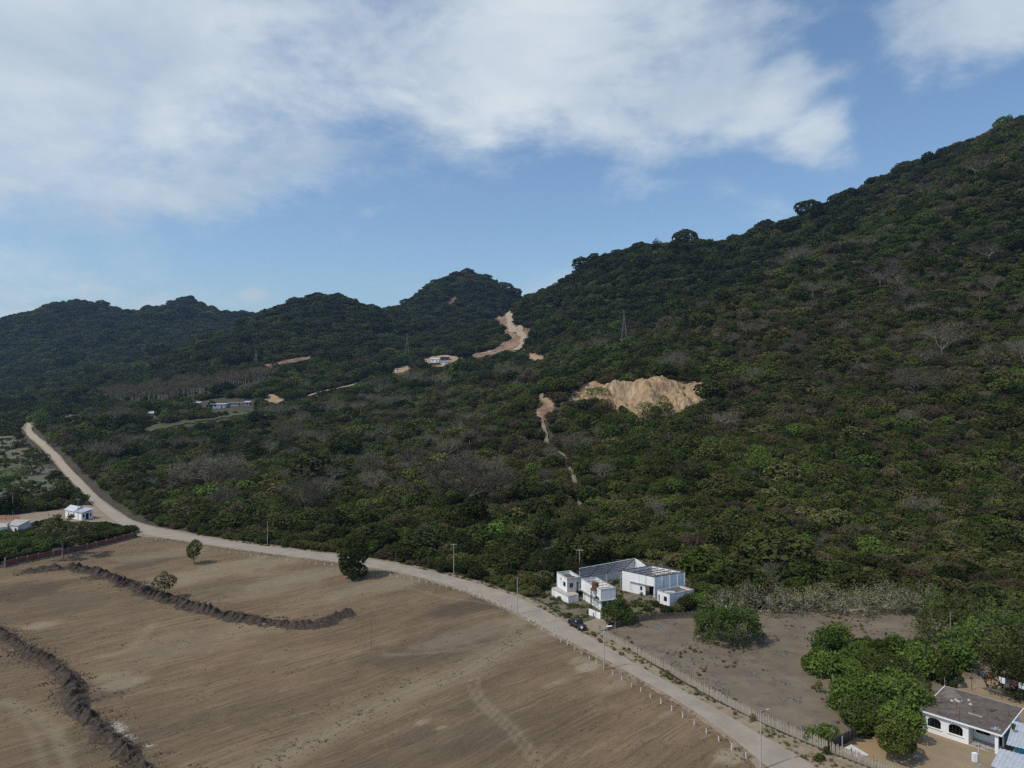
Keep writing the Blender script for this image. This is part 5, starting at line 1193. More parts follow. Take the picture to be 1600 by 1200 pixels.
for (s, t) in ((.22, .10), (.47, .10), (.36, .35), (.55, .42), (.72, .42), (.93, .6), (.9, .15), (.15, .4), (.03, .97)):   # starter bars sticking out of the roof
    p = FL + fd * LN * s + bd * DP * t; mb = MB(); h = 1.5 if (s, t) == (.47, .10) else (1.1 if t > .3 else .8)
    for dx, dy in ((-.08, -.08), (.08, .08)): mb.tube((p.x + dx, p.y + dy, ZH), (p.x + dx * 1.3, p.y + dy * 1.3, ZH + h), .025, .025, 4)
    mb.build('starter_bar', M_RUST, hE)
absolute(hE); tag(hE, 'white flat-roofed house with arched windows and a corner porch', 'house')
# things lying on the roof
rngR = np.random.default_rng(3)
def rubble(name, label, c, n, s, m, cat, z, group=None):
    e = empty(name, (c.x, c.y, z)); 
    for k in range(n):
        mb = MB(); x, y = rngR.normal(size=2) * s; r = rngR.uniform(.10, .24); mb.hexa([(x - r, y - r, 0), (x + r, y - r * .8, 0), (x + r * .8, y + r, 0), (x - r, y + r * .7, 0)], [(x - r * .6, y - r * .7, r), (x + r * .7, y - r * .5, r * .8), (x + r * .5, y + r * .7, r), (x - r * .8, y + r * .5, r * .9)])
        mb.build('lump', m, e)
    tag(e, label, cat, group)
def rp(s, t): return FL + fd * LN * s + bd * DP * t
rubble('rubble', 'white rubble scattered on the house roof near the back', rp(.30, .62), 7, .55, M_CONC_PALE, 'rubble', ZH + .03)
rubble('rubble', 'dark scrap heap near the middle of the house roof', rp(.74, .62), 5, .4, M_STEEL, 'scrap', ZH + .03)
e = empty('timber_plank', (*rp(.60, .33), ZH + .03), math.atan2(fd.y, fd.x) - .1); mb = MB(); mb.box(-1.0, 1.0, -.16, .16, 0, .12); mb.build('plank', M_WOODGREY, e); mb = MB(); mb.box(-1.2, .2, .18, .4, 0, .1); mb.build('plank', M_WOODDARK, e); tag(e, 'pair of weathered planks lying on the house roof', 'planks')
rubble('rubble', 'small dark scrap near the right side of the roof', rp(.85, .42), 4, .28, M_WOODDARK, 'scrap', ZH + .03)
rubble('rubble', 'pale scrap piled at the front right roof corner', rp(.93, .14), 5, .35, M_GALV, 'scrap', ZH + .03)
# clothes line behind the house
ca, cb_ = xy(P(1506, 1083, 1.0)) + bd * 5, xy(P(1606, 1110, 1.0)) + bd * 4.0
cl = empty('clothes_line', (*ca, 0))
for p in (ca, ca.lerp(cb_, .5), cb_):
    mb = MB(); mb.tube((p.x, p.y, 0), (p.x, p.y, 3.9), .05, .05, 6); mb.build('post', M_WOODDARK, cl)
mb = MB(); mb.tube((ca.x, ca.y, 3.85), (cb_.x, cb_.y, 3.85), .012, .012, 4); mb.build('line', M_WOODGREY, cl); absolute(cl)
tag(cl, 'washing line on three posts behind the house', 'clothes line')
for k, (nm, c, lb) in enumerate([('shirt', (.05, .05, .07), 'dark shirt first on the washing line'), ('towel', (.10, .14, .24), 'blue cloth second on the washing line'), ('shirt', (.35, .05, .06), 'red shirt on the washing line'), ('towel', (.45, .30, .16), 'tan towel on the washing line'), ('bed_sheet', (.72, .74, .78), 'wide white sheet on the washing line'), ('trousers', (.06, .07, .09), 'dark trousers in the middle of the washing line'), ('shirt', (.22, .04, .07), 'maroon shirt right of the dark trousers on the line'), ('bed_sheet', (.62, .66, .70), 'pale sheet near the right end of the washing line'), ('towel', (.50, .52, .56), 'grey towel at the right end of the washing line')]):
    s0 = .04 + k * .105; wd = .085 if nm != 'bed_sheet' else .1; d = (cb_ - ca); mb = MB(); nS = Vector((-d.y, d.x)).normalized(); H = 1.0 if nm != 'shirt' else .75
    for j in range(4):
        a = ca + d * (s0 + wd * j / 4); b = ca + d * (s0 + wd * (j + 1) / 4); oa = nS * .06 * math.sin(j * 1.7); ob = nS * .06 * math.sin((j + 1) * 1.7)
        mb.hexa([(a.x + oa.x, a.y + oa.y, 3.84 - H), (b.x + ob.x, b.y + ob.y, 3.84 - H), (b.x + ob.x + .02, b.y + ob.y + .02, 3.84 - H), (a.x + oa.x + .02, a.y + oa.y + .02, 3.84 - H)], [(a.x, a.y, 3.84), (b.x, b.y, 3.84), (b.x + .02, b.y + .02, 3.84), (a.x + .02, a.y + .02, 3.84)])
    o = mb.build(nm, mat('cloth_%d' % k, c, tuple(x * .8 for x in c), 3), None); tag(o, lb, 'laundry')
# tin-roofed sheds right of the house
def tin_roof(parent, q, th=.05, ridges=14, m=M_TIN, name='roof'):
    """corrugated sheet over four 3-D corners"""
    n = ridges * 4; V = []; up = Vector((0, 0, 1))
    for i in range(n + 1):
        t = i / n; a = q[0].lerp(q[1], t); b = q[3].lerp(q[2], t); h = .045 * math.sin(2 * math.pi * i / 4); V += [a + up * h, b + up * h]
    f = [(2 * i, 2 * i + 2, 2 * i + 3, 2 * i + 1) for i in range(n)]; me = mesh_from(name, V, f, m); o = obj(name, me, parent); md = o.modifiers.new('s', 'SOLIDIFY'); md.thickness = th; return o
s1 = empty('tin_shed', (*xy(P(1600, 1205, 0)), 0)); q = [P(1548, 1196, 2.3), P(1640, 1236, 2.1), P(1662, 1196, 2.7), P(1562, 1169, 2.8)]; tin_roof(s1, q)
for p in q:
    mb = MB(); c = p.lerp((q[0] + q[2]) / 2, .08); mb.tube((c.x, c.y, 0), (c.x, c.y, p.z - .08), .07, .07, 6); mb.build('post', M_WOODDARK, s1)
absolute(s1); tag(s1, 'corrugated tin lean-to roof in front of the blue hut', 'shed')
s2 = empty('blue_hut', (*xy(P(1600, 1165, 0)), 0)); c2 = ccw([xy(P(1585, 1180, 0)), xy(P(1650, 1196, 0)), xy(P(1665, 1165, 0)), xy(P(1602, 1152, 0))])
ring(s2, c2, -.05, 2.5, .12, M_BLUE, {0: [(.3, .6, .9, 1.8)]}); q = [P(1572, 1163, 2.6), P(1650, 1182, 2.6), P(1680, 1148, 3.2), P(1583, 1126, 3.2)]; tin_roof(s2, q, m=M_TIN)
absolute(s2); tag(s2, 'turquoise hut under a patched tin roof beside the house', 'hut')
lp = P(1583, 1140, 3.35); e = empty('potted_plant', lp); mb = MB(); mb.tube((0, 0, 0), (0, 0, .3), .18, .24, 8); mb.build('pot', M_RUST, e); rng = np.random.default_rng(8); v, f = crown_cards(rng, .45, .9, .3, 5, 120, .22); obj('leaves', mesh_from('leaves', v, f, M_LEAF_BRIGHT), e); tag(e, 'leafy potted plant on the patched tin roof', 'plant')
# meter post with boxes
e = empty('meter_post', P(1529, 1212)); mb = MB(); mb.tube((0, 0, 0), (0, 0, 4.6), .12, .10, 8); mb.build('post', M_CONC, e); mb = MB(); mb.box(-.85, -.25, -.2, .2, 2.0, 3.2); mb.build('meter_box', M_WHITE_CLEAN, e); mb = MB(); mb.box(-.2, .2, -.25, -.12, 1.2, 1.7); mb.build('meter_box', M_GALV, e); mb = MB(); mb.bar((-.35, 0, 4.2), (.35, 0, 4.2), .09); mb.build('crossarm', M_STEEL, e); tag(e, 'short concrete post with a white meter box in the yard', 'meter post')
# concrete slab by the fence
sl4 = [P(1316, 1172), P(1330, 1165), P(1358, 1182), P(1342, 1187)]; mb = MB(); mb.hexa([(p.x, p.y, .0) for p in sl4], [(p.x, p.y, .22) for p in sl4]); o = mb.build('concrete_slab', M_CONC_PALE); tag(o, 'pale concrete slab on the ground just inside the stick fence', 'slab')
mb = MB(); p = P(1316, 1170); mb.tube((p.x, p.y, 0), (p.x, p.y, 1.9), .07, .07, 8); o = mb.build('standpipe', M_GALV); tag(o, 'thin white standpipe by the fence corner', 'pipe')

# ---- white house with gabled tin roof at the junction ------------------------------------
ZW = 3.2
qW = [xy(P(102, 808)), xy(P(127.5, 813.5)), xy(P(145, 810)), xy(P(120, 805))]; cW = ccw(qW); iL = wall_of(cW, qW[0], qW[1]); iR = wall_of(cW, qW[1], qW[2])
wE = empty('gabled_house', (*((qW[0] + qW[2]) / 2), 0))
ring(wE, cW, -.1, ZW, .2, M_WHITE_CLEAN, {iL: [(.18, .25, 1.1, 2.3), (.5, .57, 1.1, 2.3)], iR: [(.10, .26, 1.1, 2.4), (.36, .64, 0, 2.6), (.74, .90, 1.1, 2.4)]})
for s0, s1_ in ((.18, .25), (.5, .57)): window_fill(wE, cW[iL], cW[(iL + 1) % 4], s0, s1_, 1.1, 2.3, bars=1)
for s0, s1_ in ((.10, .26), (.74, .90)): window_fill(wE, cW[iR], cW[(iR + 1) % 4], s0, s1_, 1.1, 2.4, bars=1)
window_fill(wE, cW[iR], cW[(iR + 1) % 4], .36, .64, 0, 2.6, name='door', bars=1)
def gable(parent, a, b, c, d, ze, zr, m, over=.4):
    """roof with ridge parallel to ab; a,b front eave, d,c back eave"""
    r0 = (a + d) / 2; r1 = (b + c) / 2; e = (b - a).normalized() * over; w = (a - d).normalized() * over
    for (p, q_, sgn) in ((a, b, 1), (d, c, -1)):
        tin_roof(parent, [Vector((*(p - e + w * sgn), ze - .1)), Vector((*(q_ + e + w * sgn), ze - .1)), Vector((*(r1 + e), zr)), Vector((*(r0 - e), zr))], ridges=12, m=m)
    for (p, q_, r) in ((a, d, r0), (b, c, r1)):
        mb = MB(); t = (b - a).normalized() * (.1 if p is a else -.1); mb.hexa([(p.x, p.y, ze - .05), (q_.x, q_.y, ze - .05), (q_.x + t.x, q_.y + t.y, ze - .05), (p.x + t.x, p.y + t.y, ze - .05)], [(r.x, r.y, zr - .1), (r.x + .01, r.y + .01, zr - .1), (r.x + t.x, r.y + t.y, zr - .1), (r.x + t.x, r.y + t.y, zr - .1)]); mb.build('gable', M_WHITE_CLEAN, parent)
mAB = qW[0].lerp(qW[1], .55); mDC = qW[3].lerp(qW[2], .55)
gable(wE, qW[0], mAB, mDC, qW[3], ZW, ZW + 1.5, M_TIN)
tin_roof(wE, [Vector((*(mAB - (mAB - mDC).normalized() * -.4), ZW + .1)), Vector((*(qW[1] + (qW[1] - mAB).normalized() * .9 + (mAB - mDC).normalized() * .4), ZW + .1)), Vector((*(qW[2] + (qW[1] - mAB).normalized() * .9), ZW + .9)), Vector((*mDC, ZW + .9))], ridges=12)
mb = MB(); p = qW[1] + (qW[1] - qW[0]).normalized() * 1.0; q_ = qW[2] + (qW[1] - qW[0]).normalized() * 1.0; c4 = ccw([qW[1], p, q_, qW[2]]); mb.hexa([(v_.x, v_.y, -.05) for v_ in c4], [(v_.x, v_.y, .2) for v_ in c4]); mb.build('step', M_CONC_PALE, wE)
absolute(wE); tag(wE, 'small white house with tin gable and arched door at the road junction', 'house')
# white buildings at the left edge
for (nm, q0, z, lb) in (('flat_house', [(-30, 826), (9, 823.5), (16, 817), (-20, 818)], 3.0, 'white building at the left edge with a flat grey roof'), ('flat_house', [(11, 820), (28, 821.5), (46, 812.5), (24, 811.5)], 3.0, 'cream building with flat grey roof beside the one at the left edge')):
    c4 = ccw(corners_px(q0, z)); e = empty(nm, (*(sum(c4, Vector((0, 0))) / 4), 0)); ring(e, c4, -.1, z - .16, .2, M_WHITE_CLEAN, {0: [(.7, .9, .8, 2.0)]})
    window_fill(e, c4[0], c4[1], .7, .9, .8, 2.0, bars=1); o2 = inset(c4, -.2); mb = MB(); mb.hexa([(p.x, p.y, z - .16) for p in o2], [(p.x, p.y, z) for p in o2]); mb.build('roof', M_CONC, e); absolute(e); tag(e, lb, 'building')
e = empty('brick_yard_wall', P(0, 817)); a, b = xy(P(-40, 812.5)), xy(P(32, 813.5)); 
for k in range(6):
    free_wall(e, a.lerp(b, k / 6 + .015), a.lerp(b, (k + 1) / 6 - .015), -.05, 2.0, .15, mat('brick_light', (.36, .17, .11), (.44, .22, .15), 4, stretch=(1, 1, 3)), name='brick_panel'); p = a.lerp(b, k / 6); mb = MB(); mb.box(p.x - .14, p.x + .14, p.y - .14, p.y + .14, -.05, 2.15); mb.build('pillar', M_CONC, e)
absolute(e); tag(e, 'orange brick yard wall behind the left edge buildings', 'wall')

# ---- brick boundary wall of the field ------------------------------------------------------
bw = [P(u, v) for (u, v) in [(8, 887), (26, 882), (43, 878.5), (60, 874.5), (83, 870.5), (106, 866), (136, 859.5), (150, 856), (166, 852), (180, 848.5), (193, 845), (206, 841.5), (213, 839.5)]]
e = empty('brick_boundary_wall', bw[0])
for i, (a, b) in enumerate(zip(bw[:-1], bw[1:])):
    free_wall(e, xy(a).lerp(xy(b), .03), xy(a).lerp(xy(b), .97), .25, 1.95, .15, M_BRICK, name='brick_panel'); free_wall(e, xy(a).lerp(xy(b), .03), xy(a).lerp(xy(b), .97), -.1, .25, .2, M_CONC, name='footing')
for p in bw:
    mb = MB(); mb.box(p.x - .16, p.x + .16, p.y - .16, p.y + .20, -.1, 2.15 if p is not bw[0] else 3.0); mb.build('pillar', mat('pillar_concrete', (.17, .15, .13), (.24, .22, .19), 2), e)
absolute(e); tag(e, 'red brick boundary wall with concrete pillars along the left of the field', 'wall')
rngb = np.random.default_rng(12)
nb = 0
for i in range(330):
    t = rngb.uniform(0, 1); u = -25 + 232 * t; top = np.interp(u, [-25, 0, 60, 120, 200], [832, 828, 822, 818, 833]); bot = np.interp(u, [-25, 60, 106, 150, 213], [890, 868, 860, 850, 834]); v = bot - 3 - (bot - top - 3) * rngb.uniform(0, 1) ** .8
    s = rngb.uniform(.55, .9); tp = v - s * 4.2 * F / (60995 / (v - 600))
    if v > bot - 2 or (92 < u < 152 and tp < 811) or (u < 56 and tp < 823): continue
    k = ['mid', 'mid', 'olive', 'dark', 'bright'][i % 5]; p = PROTO[KIDX[k][i % len(KIDX[k])]]
    e = empty('hedge_bush', P(u, v), rngb.uniform(0, 6.28)); e.scale = (s, s, s * .8); obj('trunk', p[1], e); obj('crown', p[2], e); tag(e, {'mid': 'mid green bush', 'olive': 'olive green bush', 'dark': 'dark green bush', 'bright': 'fresh green bush'}[k] + ' in the thicket behind the brick boundary wall', 'bush', {'mid': 'mid', 'olive': 'olive', 'dark': 'dark', 'bright': 'fresh'}[k] + ' green bushes behind the brick wall')

# ---- stick fences ------------------------------------------------------------------------------
def picket_mesh(w, h, th, name, m, seed):
    mb = MB(); mb.hexa([(-w / 2, -th / 2, 0), (w / 2, -th / 2, 0), (w / 2, th / 2, 0), (-w / 2, th / 2, 0)], [(-w / 2 * .9, -th / 2, h * .96), (w / 2 * .9, -th / 2, h), (w / 2 * .9, th / 2, h), (-w / 2 * .9, th / 2, h * .96)]); return mesh_from(name, mb.v, mb.f, m)
def stick_fence(name, label, pts, sp, w, h, m, posts=3.0, limit=0, postm=M_WOODDARK):
    line, L = resample([p.xy[:] for p in pts], sp); e = empty(name, (line[0][0], line[0][1], 0)); rng = np.random.default_rng(4)
    pms = [picket_mesh(w, h * k, .04, 'picket', m, i) for i, k in enumerate((.92, .97, 1.0, 1.05, 1.1))]
    t = np.gradient(line, axis=0); ang = np.arctan2(t[:, 1], t[:, 0]); order = np.argsort(line[:, 1]); single = set(order[:limit].tolist()); st = MB()
    for i in range(len(line)):
        pm = pms[rng.integers(0, 5)]; lean = rng.normal() * .035
        if i in single:
            o = obj('picket', pm, e); o.location = (line[i][0] - line[0][0], line[i][1] - line[0][1], -.03); o.rotation_euler = (rng.normal() * .03, lean, ang[i])
        else:
            mt = Matrix.Translation((line[i][0] - line[0][0], line[i][1] - line[0][1], -.03)) @ Matrix.Rotation(ang[i], 4, 'Z') @ Matrix.Rotation(lean, 4, 'Y'); k = len(st.v)
            st.v += [tuple(mt @ v.co) for v in pm.vertices]; st.f += [tuple(k + j for j in p.vertices) for p in pm.polygons]
    if st.v:
        o = st.build('picket_row', m, e); o['kind'] = 'stuff'
    nn = np.stack([-np.sin(ang), np.cos(ang)], 1) * .06; step = max(1, int(2.0 / sp))
    for z in (h * .3, h * .78):
        mb = MB()
        for i in range(0, len(line) - step, step):
            a = line[i] + nn[i] - line[0]; b = line[i + step] + nn[i + step] - line[0]; mb.bar((*a, z), (*b, z), .05, .07)
        mb.build('rail', postm, e)
    for i in range(0, len(line), max(1, int(posts / sp))):
        mb = MB(); p = line[i] + nn[i] * 2.2 - line[0]; mb.tube((*p, -.1), (*p, h * 1.12), .07, .06, 6); mb.build('post', postm, e)
    tag(e, label, 'fence'); return e
stick_fence('stick_fence', 'weathered grey stick fence running along the road beside the dirt lot', [P(u, v) for (u, v) in [(936, 990), (980, 1014), (1040, 1047), (1100, 1083), (1187, 1127), (1250, 1155), (1294, 1173)]], .2, .17, 1.6, M_WOODGREY, limit=280)
stick_fence('stick_fence', 'stick fence continuing past the gate post in front of the yard', [P(u, v) for (u, v) in [(1298, 1175), (1340, 1191), (1410, 1217)]], .2, .15, 1.5, M_WOODGREY, limit=100)
stick_fence('stick_fence', 'dark fence of upright sticks at the back of the dirt lot', [P(u, v) for (u, v) in [(962, 982), (980, 976), (998, 972), (1022, 968.5), (1050, 967), (1080, 966), (1112, 966)]], .16, .10, 1.5, M_WOODDARK, posts=2.2, limit=0, postm=M_WOODGREY)
stick_fence('stick_fence', 'short dark stick fence between the dirt lot and the yard', [P(u, v) for (u, v) in [(1298, 1171), (1318, 1161), (1338, 1151)]], .16, .12, 1.6, M_WOODDARK, posts=2.2)

# ---- roadside marker posts -----------------------------------------------------------------------
Z8 = [(1510, 895), (1449, 860), (1396, 825), (1343, 792), (1293, 757), (1245, 727), (1199, 700), (1155, 670), (1111, 645), (1070, 620), (1031, 597), (992, 570), (953, 548), (886, 502), (856, 485), (824, 465), (795, 443), (764, 423), (737, 410), (709, 388), (656, 358), (631, 343), (604, 323), (580, 308), (531, 277), (505, 264), (477, 255), (452, 247), (428, 235), (400, 222), (372, 217), (345, 207), (317, 200), (290, 193), (262, 183), (234, 177), (206, 170), (176, 165), (146, 160), (116, 155), (86, 148), (57, 143), (28, 138), (0, 132)]
posts = [(600 + x / 2.667, 850 + y / 2.667) for x, y in Z8] + [(380 + x / 4, 700 + 680 / 4 + (x - 45) * .122 / 4) for x in (45, 95, 137, 185, 230, 275, 322, 367, 413, 458, 510, 557, 603)] + [(x / 4, 640 + y / 4) for x, y in ((895, 808), (975, 822), (1017, 826), (1057, 834), (1097, 842), (1138, 855), (1305, 880), (1350, 888), (1390, 895), (1435, 900), (1480, 906), (1525, 911), (1568, 918))]
mb = MB(); mb.hexa([(-.09, -.09, -.1), (.09, -.09, -.1), (.09, .09, -.1), (-.09, .09, -.1)], [(-.08, -.08, 1.12), (.08, -.08, 1.12), (.08, .08, 1.12), (-.08, .08, 1.12)]); post_me = mesh_from('post', mb.v, mb.f, M_POST)
mb = MB(); mb.hexa([(-.083, -.083, 1.12), (.083, -.083, 1.12), (.083, .083, 1.12), (-.083, .083, 1.12)], [(-.07, -.07, 1.36), (.07, -.07, 1.36), (.07, .07, 1.36), (-.07, .07, 1.36)]); cap_me = mesh_from('red_top', mb.v, mb.f, M_RED)
rngp = np.random.default_rng(9)
for (u, v) in posts:
    e = empty('marker_post', P(u, v), rngp.uniform(-.5, .5)); e.rotation_euler.x = rngp.normal() * .06; e.rotation_euler.y = rngp.normal() * .06; s = rngp.uniform(.84, 1.08); e.scale = (s, s, s)
    obj('post', post_me, e); obj('red_top', cap_me, e); tag(e, 'short white marker post with red top along the field side of the road', 'post', 'white marker posts along the road')

# ---- utility poles -----------------------------------------------------------------------------------
def pole(label, u, vb, vt, arm=None, r=.15, flat=True, m=M_CONC, lamp=False, base=None):
    b = base or (P(u, vb) if flat else hit(u, vb)); h = (vb - vt) * b.y / F; e = empty('utility_pole', b)
    mb = MB(); mb.tube((0, 0, -.2), (0, 0, h), r * .85, r * .5, 8); mb.build('shaft', m, e)
    if arm:
        mb = MB(); mb.bar((-arm / 2, 0, h - .35), (arm / 2, .1, h - .35), .12, .1); mb.build('crossarm', M_STEEL if arm < 1.5 else M_CONC_PALE, e)
        for s in (-.45, 0, .45):
            mb = MB(); mb.tube((s * arm, 0, h - .3), (s * arm, 0, h - .05), .05, .04, 6); mb.build('insulator', M_GALV, e)
    if lamp:
        mb = MB(); mb.bar((0, 0, h - .3), (1.1, .5, h - .05), .06); mb.build('lamp_arm', M_STEEL, e); mb = MB(); mb.hexa([(1.0, .38, h - .1), (1.6, .65, h - .1), (1.5, .85, h - .1), (.9, .6, h - .1)], [(1.05, .42, h + .02), (1.5, .65, h + .02), (1.42, .8, h + .02), (1.0, .6, h + .02)]); mb.build('lamp_head', M_GALV, e)
    tag(e, label, 'pole'); return e
pole('tall street lamp pole at the road edge nearest the bottom of the picture', 1188.5, 1203, 1111, lamp=True, r=.16)
pole('tall concrete pole between the road and the field by the stick fence', 943.5, 1047, 982, arm=1.2, r=.16)
pole('concrete pole at the field edge left of the abandoned compound', 808.5, 960, 902, arm=.9)
pole('concrete pole with crossarm and lamp on the uphill side of the road', 709, 896, 849, arm=1.8)
pole('slim pole on the uphill side of the road near the left', 418, 852, 815, r=.12)
pole('thin leaning pole standing in the field near the brick wall', 225.5, 893, 853, r=.09, m=M_WOODGREY)
pole('pole with transformer frame behind the small gabled house', 122, 814, 779, arm=1.6)
pole('slim concrete pole by the side track at the left edge', 20, 804, 769, r=.14)
pole('thin pole standing behind the green thicket right of the lot', 1485, 1012, 956, r=.10, m=M_WOODGREY)
pole('thin dark stake standing alone in the field', 580, 1017, 952, r=.05, m=M_WOODDARK)
pole('crossarm pole in the trees behind the open shed', 905.5, 897, 858, arm=2.2)
pole('short pole at the back corner of the house roof', 1476, 1094, 1058, r=.06, m=M_GALV)
# transmission towers
def tower(label, u, vb, hpx, Z=None):
    b = hit(u, vb); h = hpx * b.y / F; e = empty('transmission_tower', b); w = h * .10
    def leg_at(s, z): k = 1 - .86 * min(1, z / (h * .78)); return Vector((s[0] * w * k, s[1] * w * k, z))
    S = ((-1, -1), (1, -1), (1, 1), (-1, 1)); t = max(.10, b.y / F * .11)
    for s in S:
        mb = MB(); mb.bar(leg_at(s, -1), leg_at(s, h * .78), t); mb.bar(leg_at(s, h * .78), Vector((0, 0, h)), t); mb.build('leg', M_PYLON, e)
    mb = MB(); zs = [h * .78 * (1 - (1 - k / 8) ** 1.3) for k in range(9)]
    for z0, z1 in zip(zs[:-1], zs[1:]):
        for i in range(4): mb.bar(leg_at(S[i], z0), leg_at(S[(i + 1) % 4], z1), t * .6); mb.bar(leg_at(S[(i + 1) % 4], z0), leg_at(S[i], z1), t * .6)
    mb.build('lattice', M_PYLON, e)
    for z, l in ((h * .72, w * 1.6), (h * .82, w * 1.3), (h * .91, w * 1.0)):
        mb = MB(); mb.bar((-l, 0, z), (l, 0, z), t * .8); mb.bar((-l, 0, z), (0, 0, z + h * .04), t * .5); mb.bar((l, 0, z), (0, 0, z + h * .04), t * .5); mb.build('crossarm', M_PYLON, e)
    tag(e, label, 'pylon')
M_PYLON = mat('pylon_steel', (.20, .21, .22), (.26, .27, .28), 1, rough=.6)
tower('steel lattice transmission tower on the slope above the quarry', 975, 549, 66); tower('faint distant transmission tower near the left hill foot', 400, 573, 28); tower('faint distant transmission tower left of the settlement', 636, 560, 40)

# ---- far houses ------------------------------------------------------------------------------------------
def far_house(name, label, u, v, wpx, h, dep, roof, m, rm, rz=0.0, cat='house', sink=2.0, eave=.6):
    b = hit(u, v); w = wpx * b.y / F; e = empty(name, b, rz); mb = MB(); mb.box(-w / 2, w / 2, -dep / 2, dep / 2, -sink, h); mb.build('wall', m, e)
    if roof == 'flat':
        mb = MB(); mb.box(-w / 2 - eave, w / 2 + eave, -dep / 2 - eave, dep / 2 + eave, h, h + .35); mb.build('roof', rm, e)
    else:
        mb = MB(); zz = h + 1.6 if roof == 'gable' else h + .9
        if roof == 'gable':
            mb.poly([(-w / 2 - eave, -dep / 2 - eave, h - .1), (w / 2 + eave, -dep / 2 - eave, h - .1), (w / 2 + eave, 0, zz), (-w / 2 - eave, 0, zz)]); mb.poly([(-w / 2 - eave, 0, zz), (w / 2 + eave, 0, zz), (w / 2 + eave, dep / 2 + eave, h - .1), (-w / 2 - eave, dep / 2 + eave, h - .1)]); mb.poly([(-w / 2, -dep / 2, h), (-w / 2, dep / 2, h), (-w / 2, 0, zz - .1)]); mb.poly([(w / 2, -dep / 2, h), (w / 2, dep / 2, h), (w / 2, 0, zz - .1)])
        else: mb.hexa([(-w / 2 - eave, -dep / 2 - eave, h + .02), (w / 2 + eave, -dep / 2 - eave, h + .02), (w / 2 + eave, dep / 2 + eave, zz), (-w / 2 - eave, dep / 2 + eave, zz)], [(-w / 2 - eave, -dep / 2 - eave, h + .2), (w / 2 + eave, -dep / 2 - eave, h + .2), (w / 2 + eave, dep / 2 + eave, zz + .2), (-w / 2 - eave, dep / 2 + eave, zz + .2)])
        mb.build('roof', rm, e)
    n = max(1, int(w / 4))
    for k in range(n):
        x = -w / 2 + w * (k + .5) / n; mb = MB(); dr = k == n // 2; mb.box(x - .6, x + .6, -dep / 2 - .04, -dep / 2 + .02, 0 if dr else 1.0, 2.3); mb.build('door' if dr else 'window', M_DARK, e)
    tag(e, label, cat); return e
far_house('farm_house', 'long white flat-roofed farm house in the middle distance', 344, 637, 19, 3.6, 8, 'flat', M_WHITE_CLEAN, M_WHITE_CLEAN, .05, eave=1.6)
far_house('farm_shed', 'long low grey shed right of the white farm house', 372, 633, 28, 2.0, 6, 'shed', M_CONC, mat('dark_sheet', (.10, .10, .10), (.15, .15, .15), .5), .05)
far_house('farm_shed', 'small pale tin-roofed shed at the end of the farm', 387, 632, 7, 2.2, 5, 'shed', M_CONC, M_TIN, .1)
far_house('farm_house', 'small white tin-roofed house among dark orchard trees', 239, 651, 10, 3.2, 6, 'gable', M_WHITE_CLEAN, M_TIN, .3)
far_house('farm_house', 'pale tin-roofed house left of the long farm house', 308, 634, 10, 3.0, 6, 'shed', M_GREYWALL, M_TIN, .1)
far_house('farm_shed', 'low grey hut left of the pale tin-roofed house', 293, 635, 6, 2.2, 4, 'shed', M_CONC, M_TIN, .1)
far_house('valley_house', 'tiny white house on the valley floor at far left', 37, 612, 6, 4, 7, 'gable', M_WHITE_CLEAN, M_TIN, .2)
far_house('hill_house', 'white-roofed building left of the settlement centre', 680, 566, 13, 4.2, 9, 'shed', M_WHITE_CLEAN, M_WHITE_CLEAN, .0)
far_house('hill_house', 'grey-roofed building with dark front in the settlement', 695, 563, 14, 4.5, 9, 'shed', mat('dark_front', (.08, .07, .07), (.12, .10, .10), .5), M_TIN, .1)
far_house('hill_house', 'small white house with red awning at the settlement edge', 667, 565, 5, 4.2, 6, 'flat', M_WHITE_CLEAN, M_RED, .0)
far_house('hill_house', 'long brown retaining building in front of the settlement', 680, 571, 15, 3.2, 6, 'flat', mat('brown_wall', (.20, .13, .09), (.26, .17, .12), .4), M_WOODDARK, .05)
far_house('hill_house', 'low white building right of the brown one in the settlement', 694, 568, 12, 2.6, 6, 'shed', M_WHITE_CLEAN, M_TIN, .05)
far_house('site_cabin', 'pale site cabin beside the earthworks', 721, 559, 12, 2.6, 5, 'flat', M_CONC_PALE, M_TIN, -.15, cat='cabin')
far_house('roadside_hut', 'tiny white hut on the bare strip left of the settlement', 621, 579, 6, 2.6, 4, 'flat', M_WHITE_CLEAN, M_WHITE_CLEAN, .2, cat='hut')
far_house('hillside_house', 'pale pink house by the reddish earth bank', 466, 581, 10, 3.0, 6, 'flat', mat('pinkish_wall', (.40, .30, .25), (.48, .36, .30), .5), M_CONC, .1)

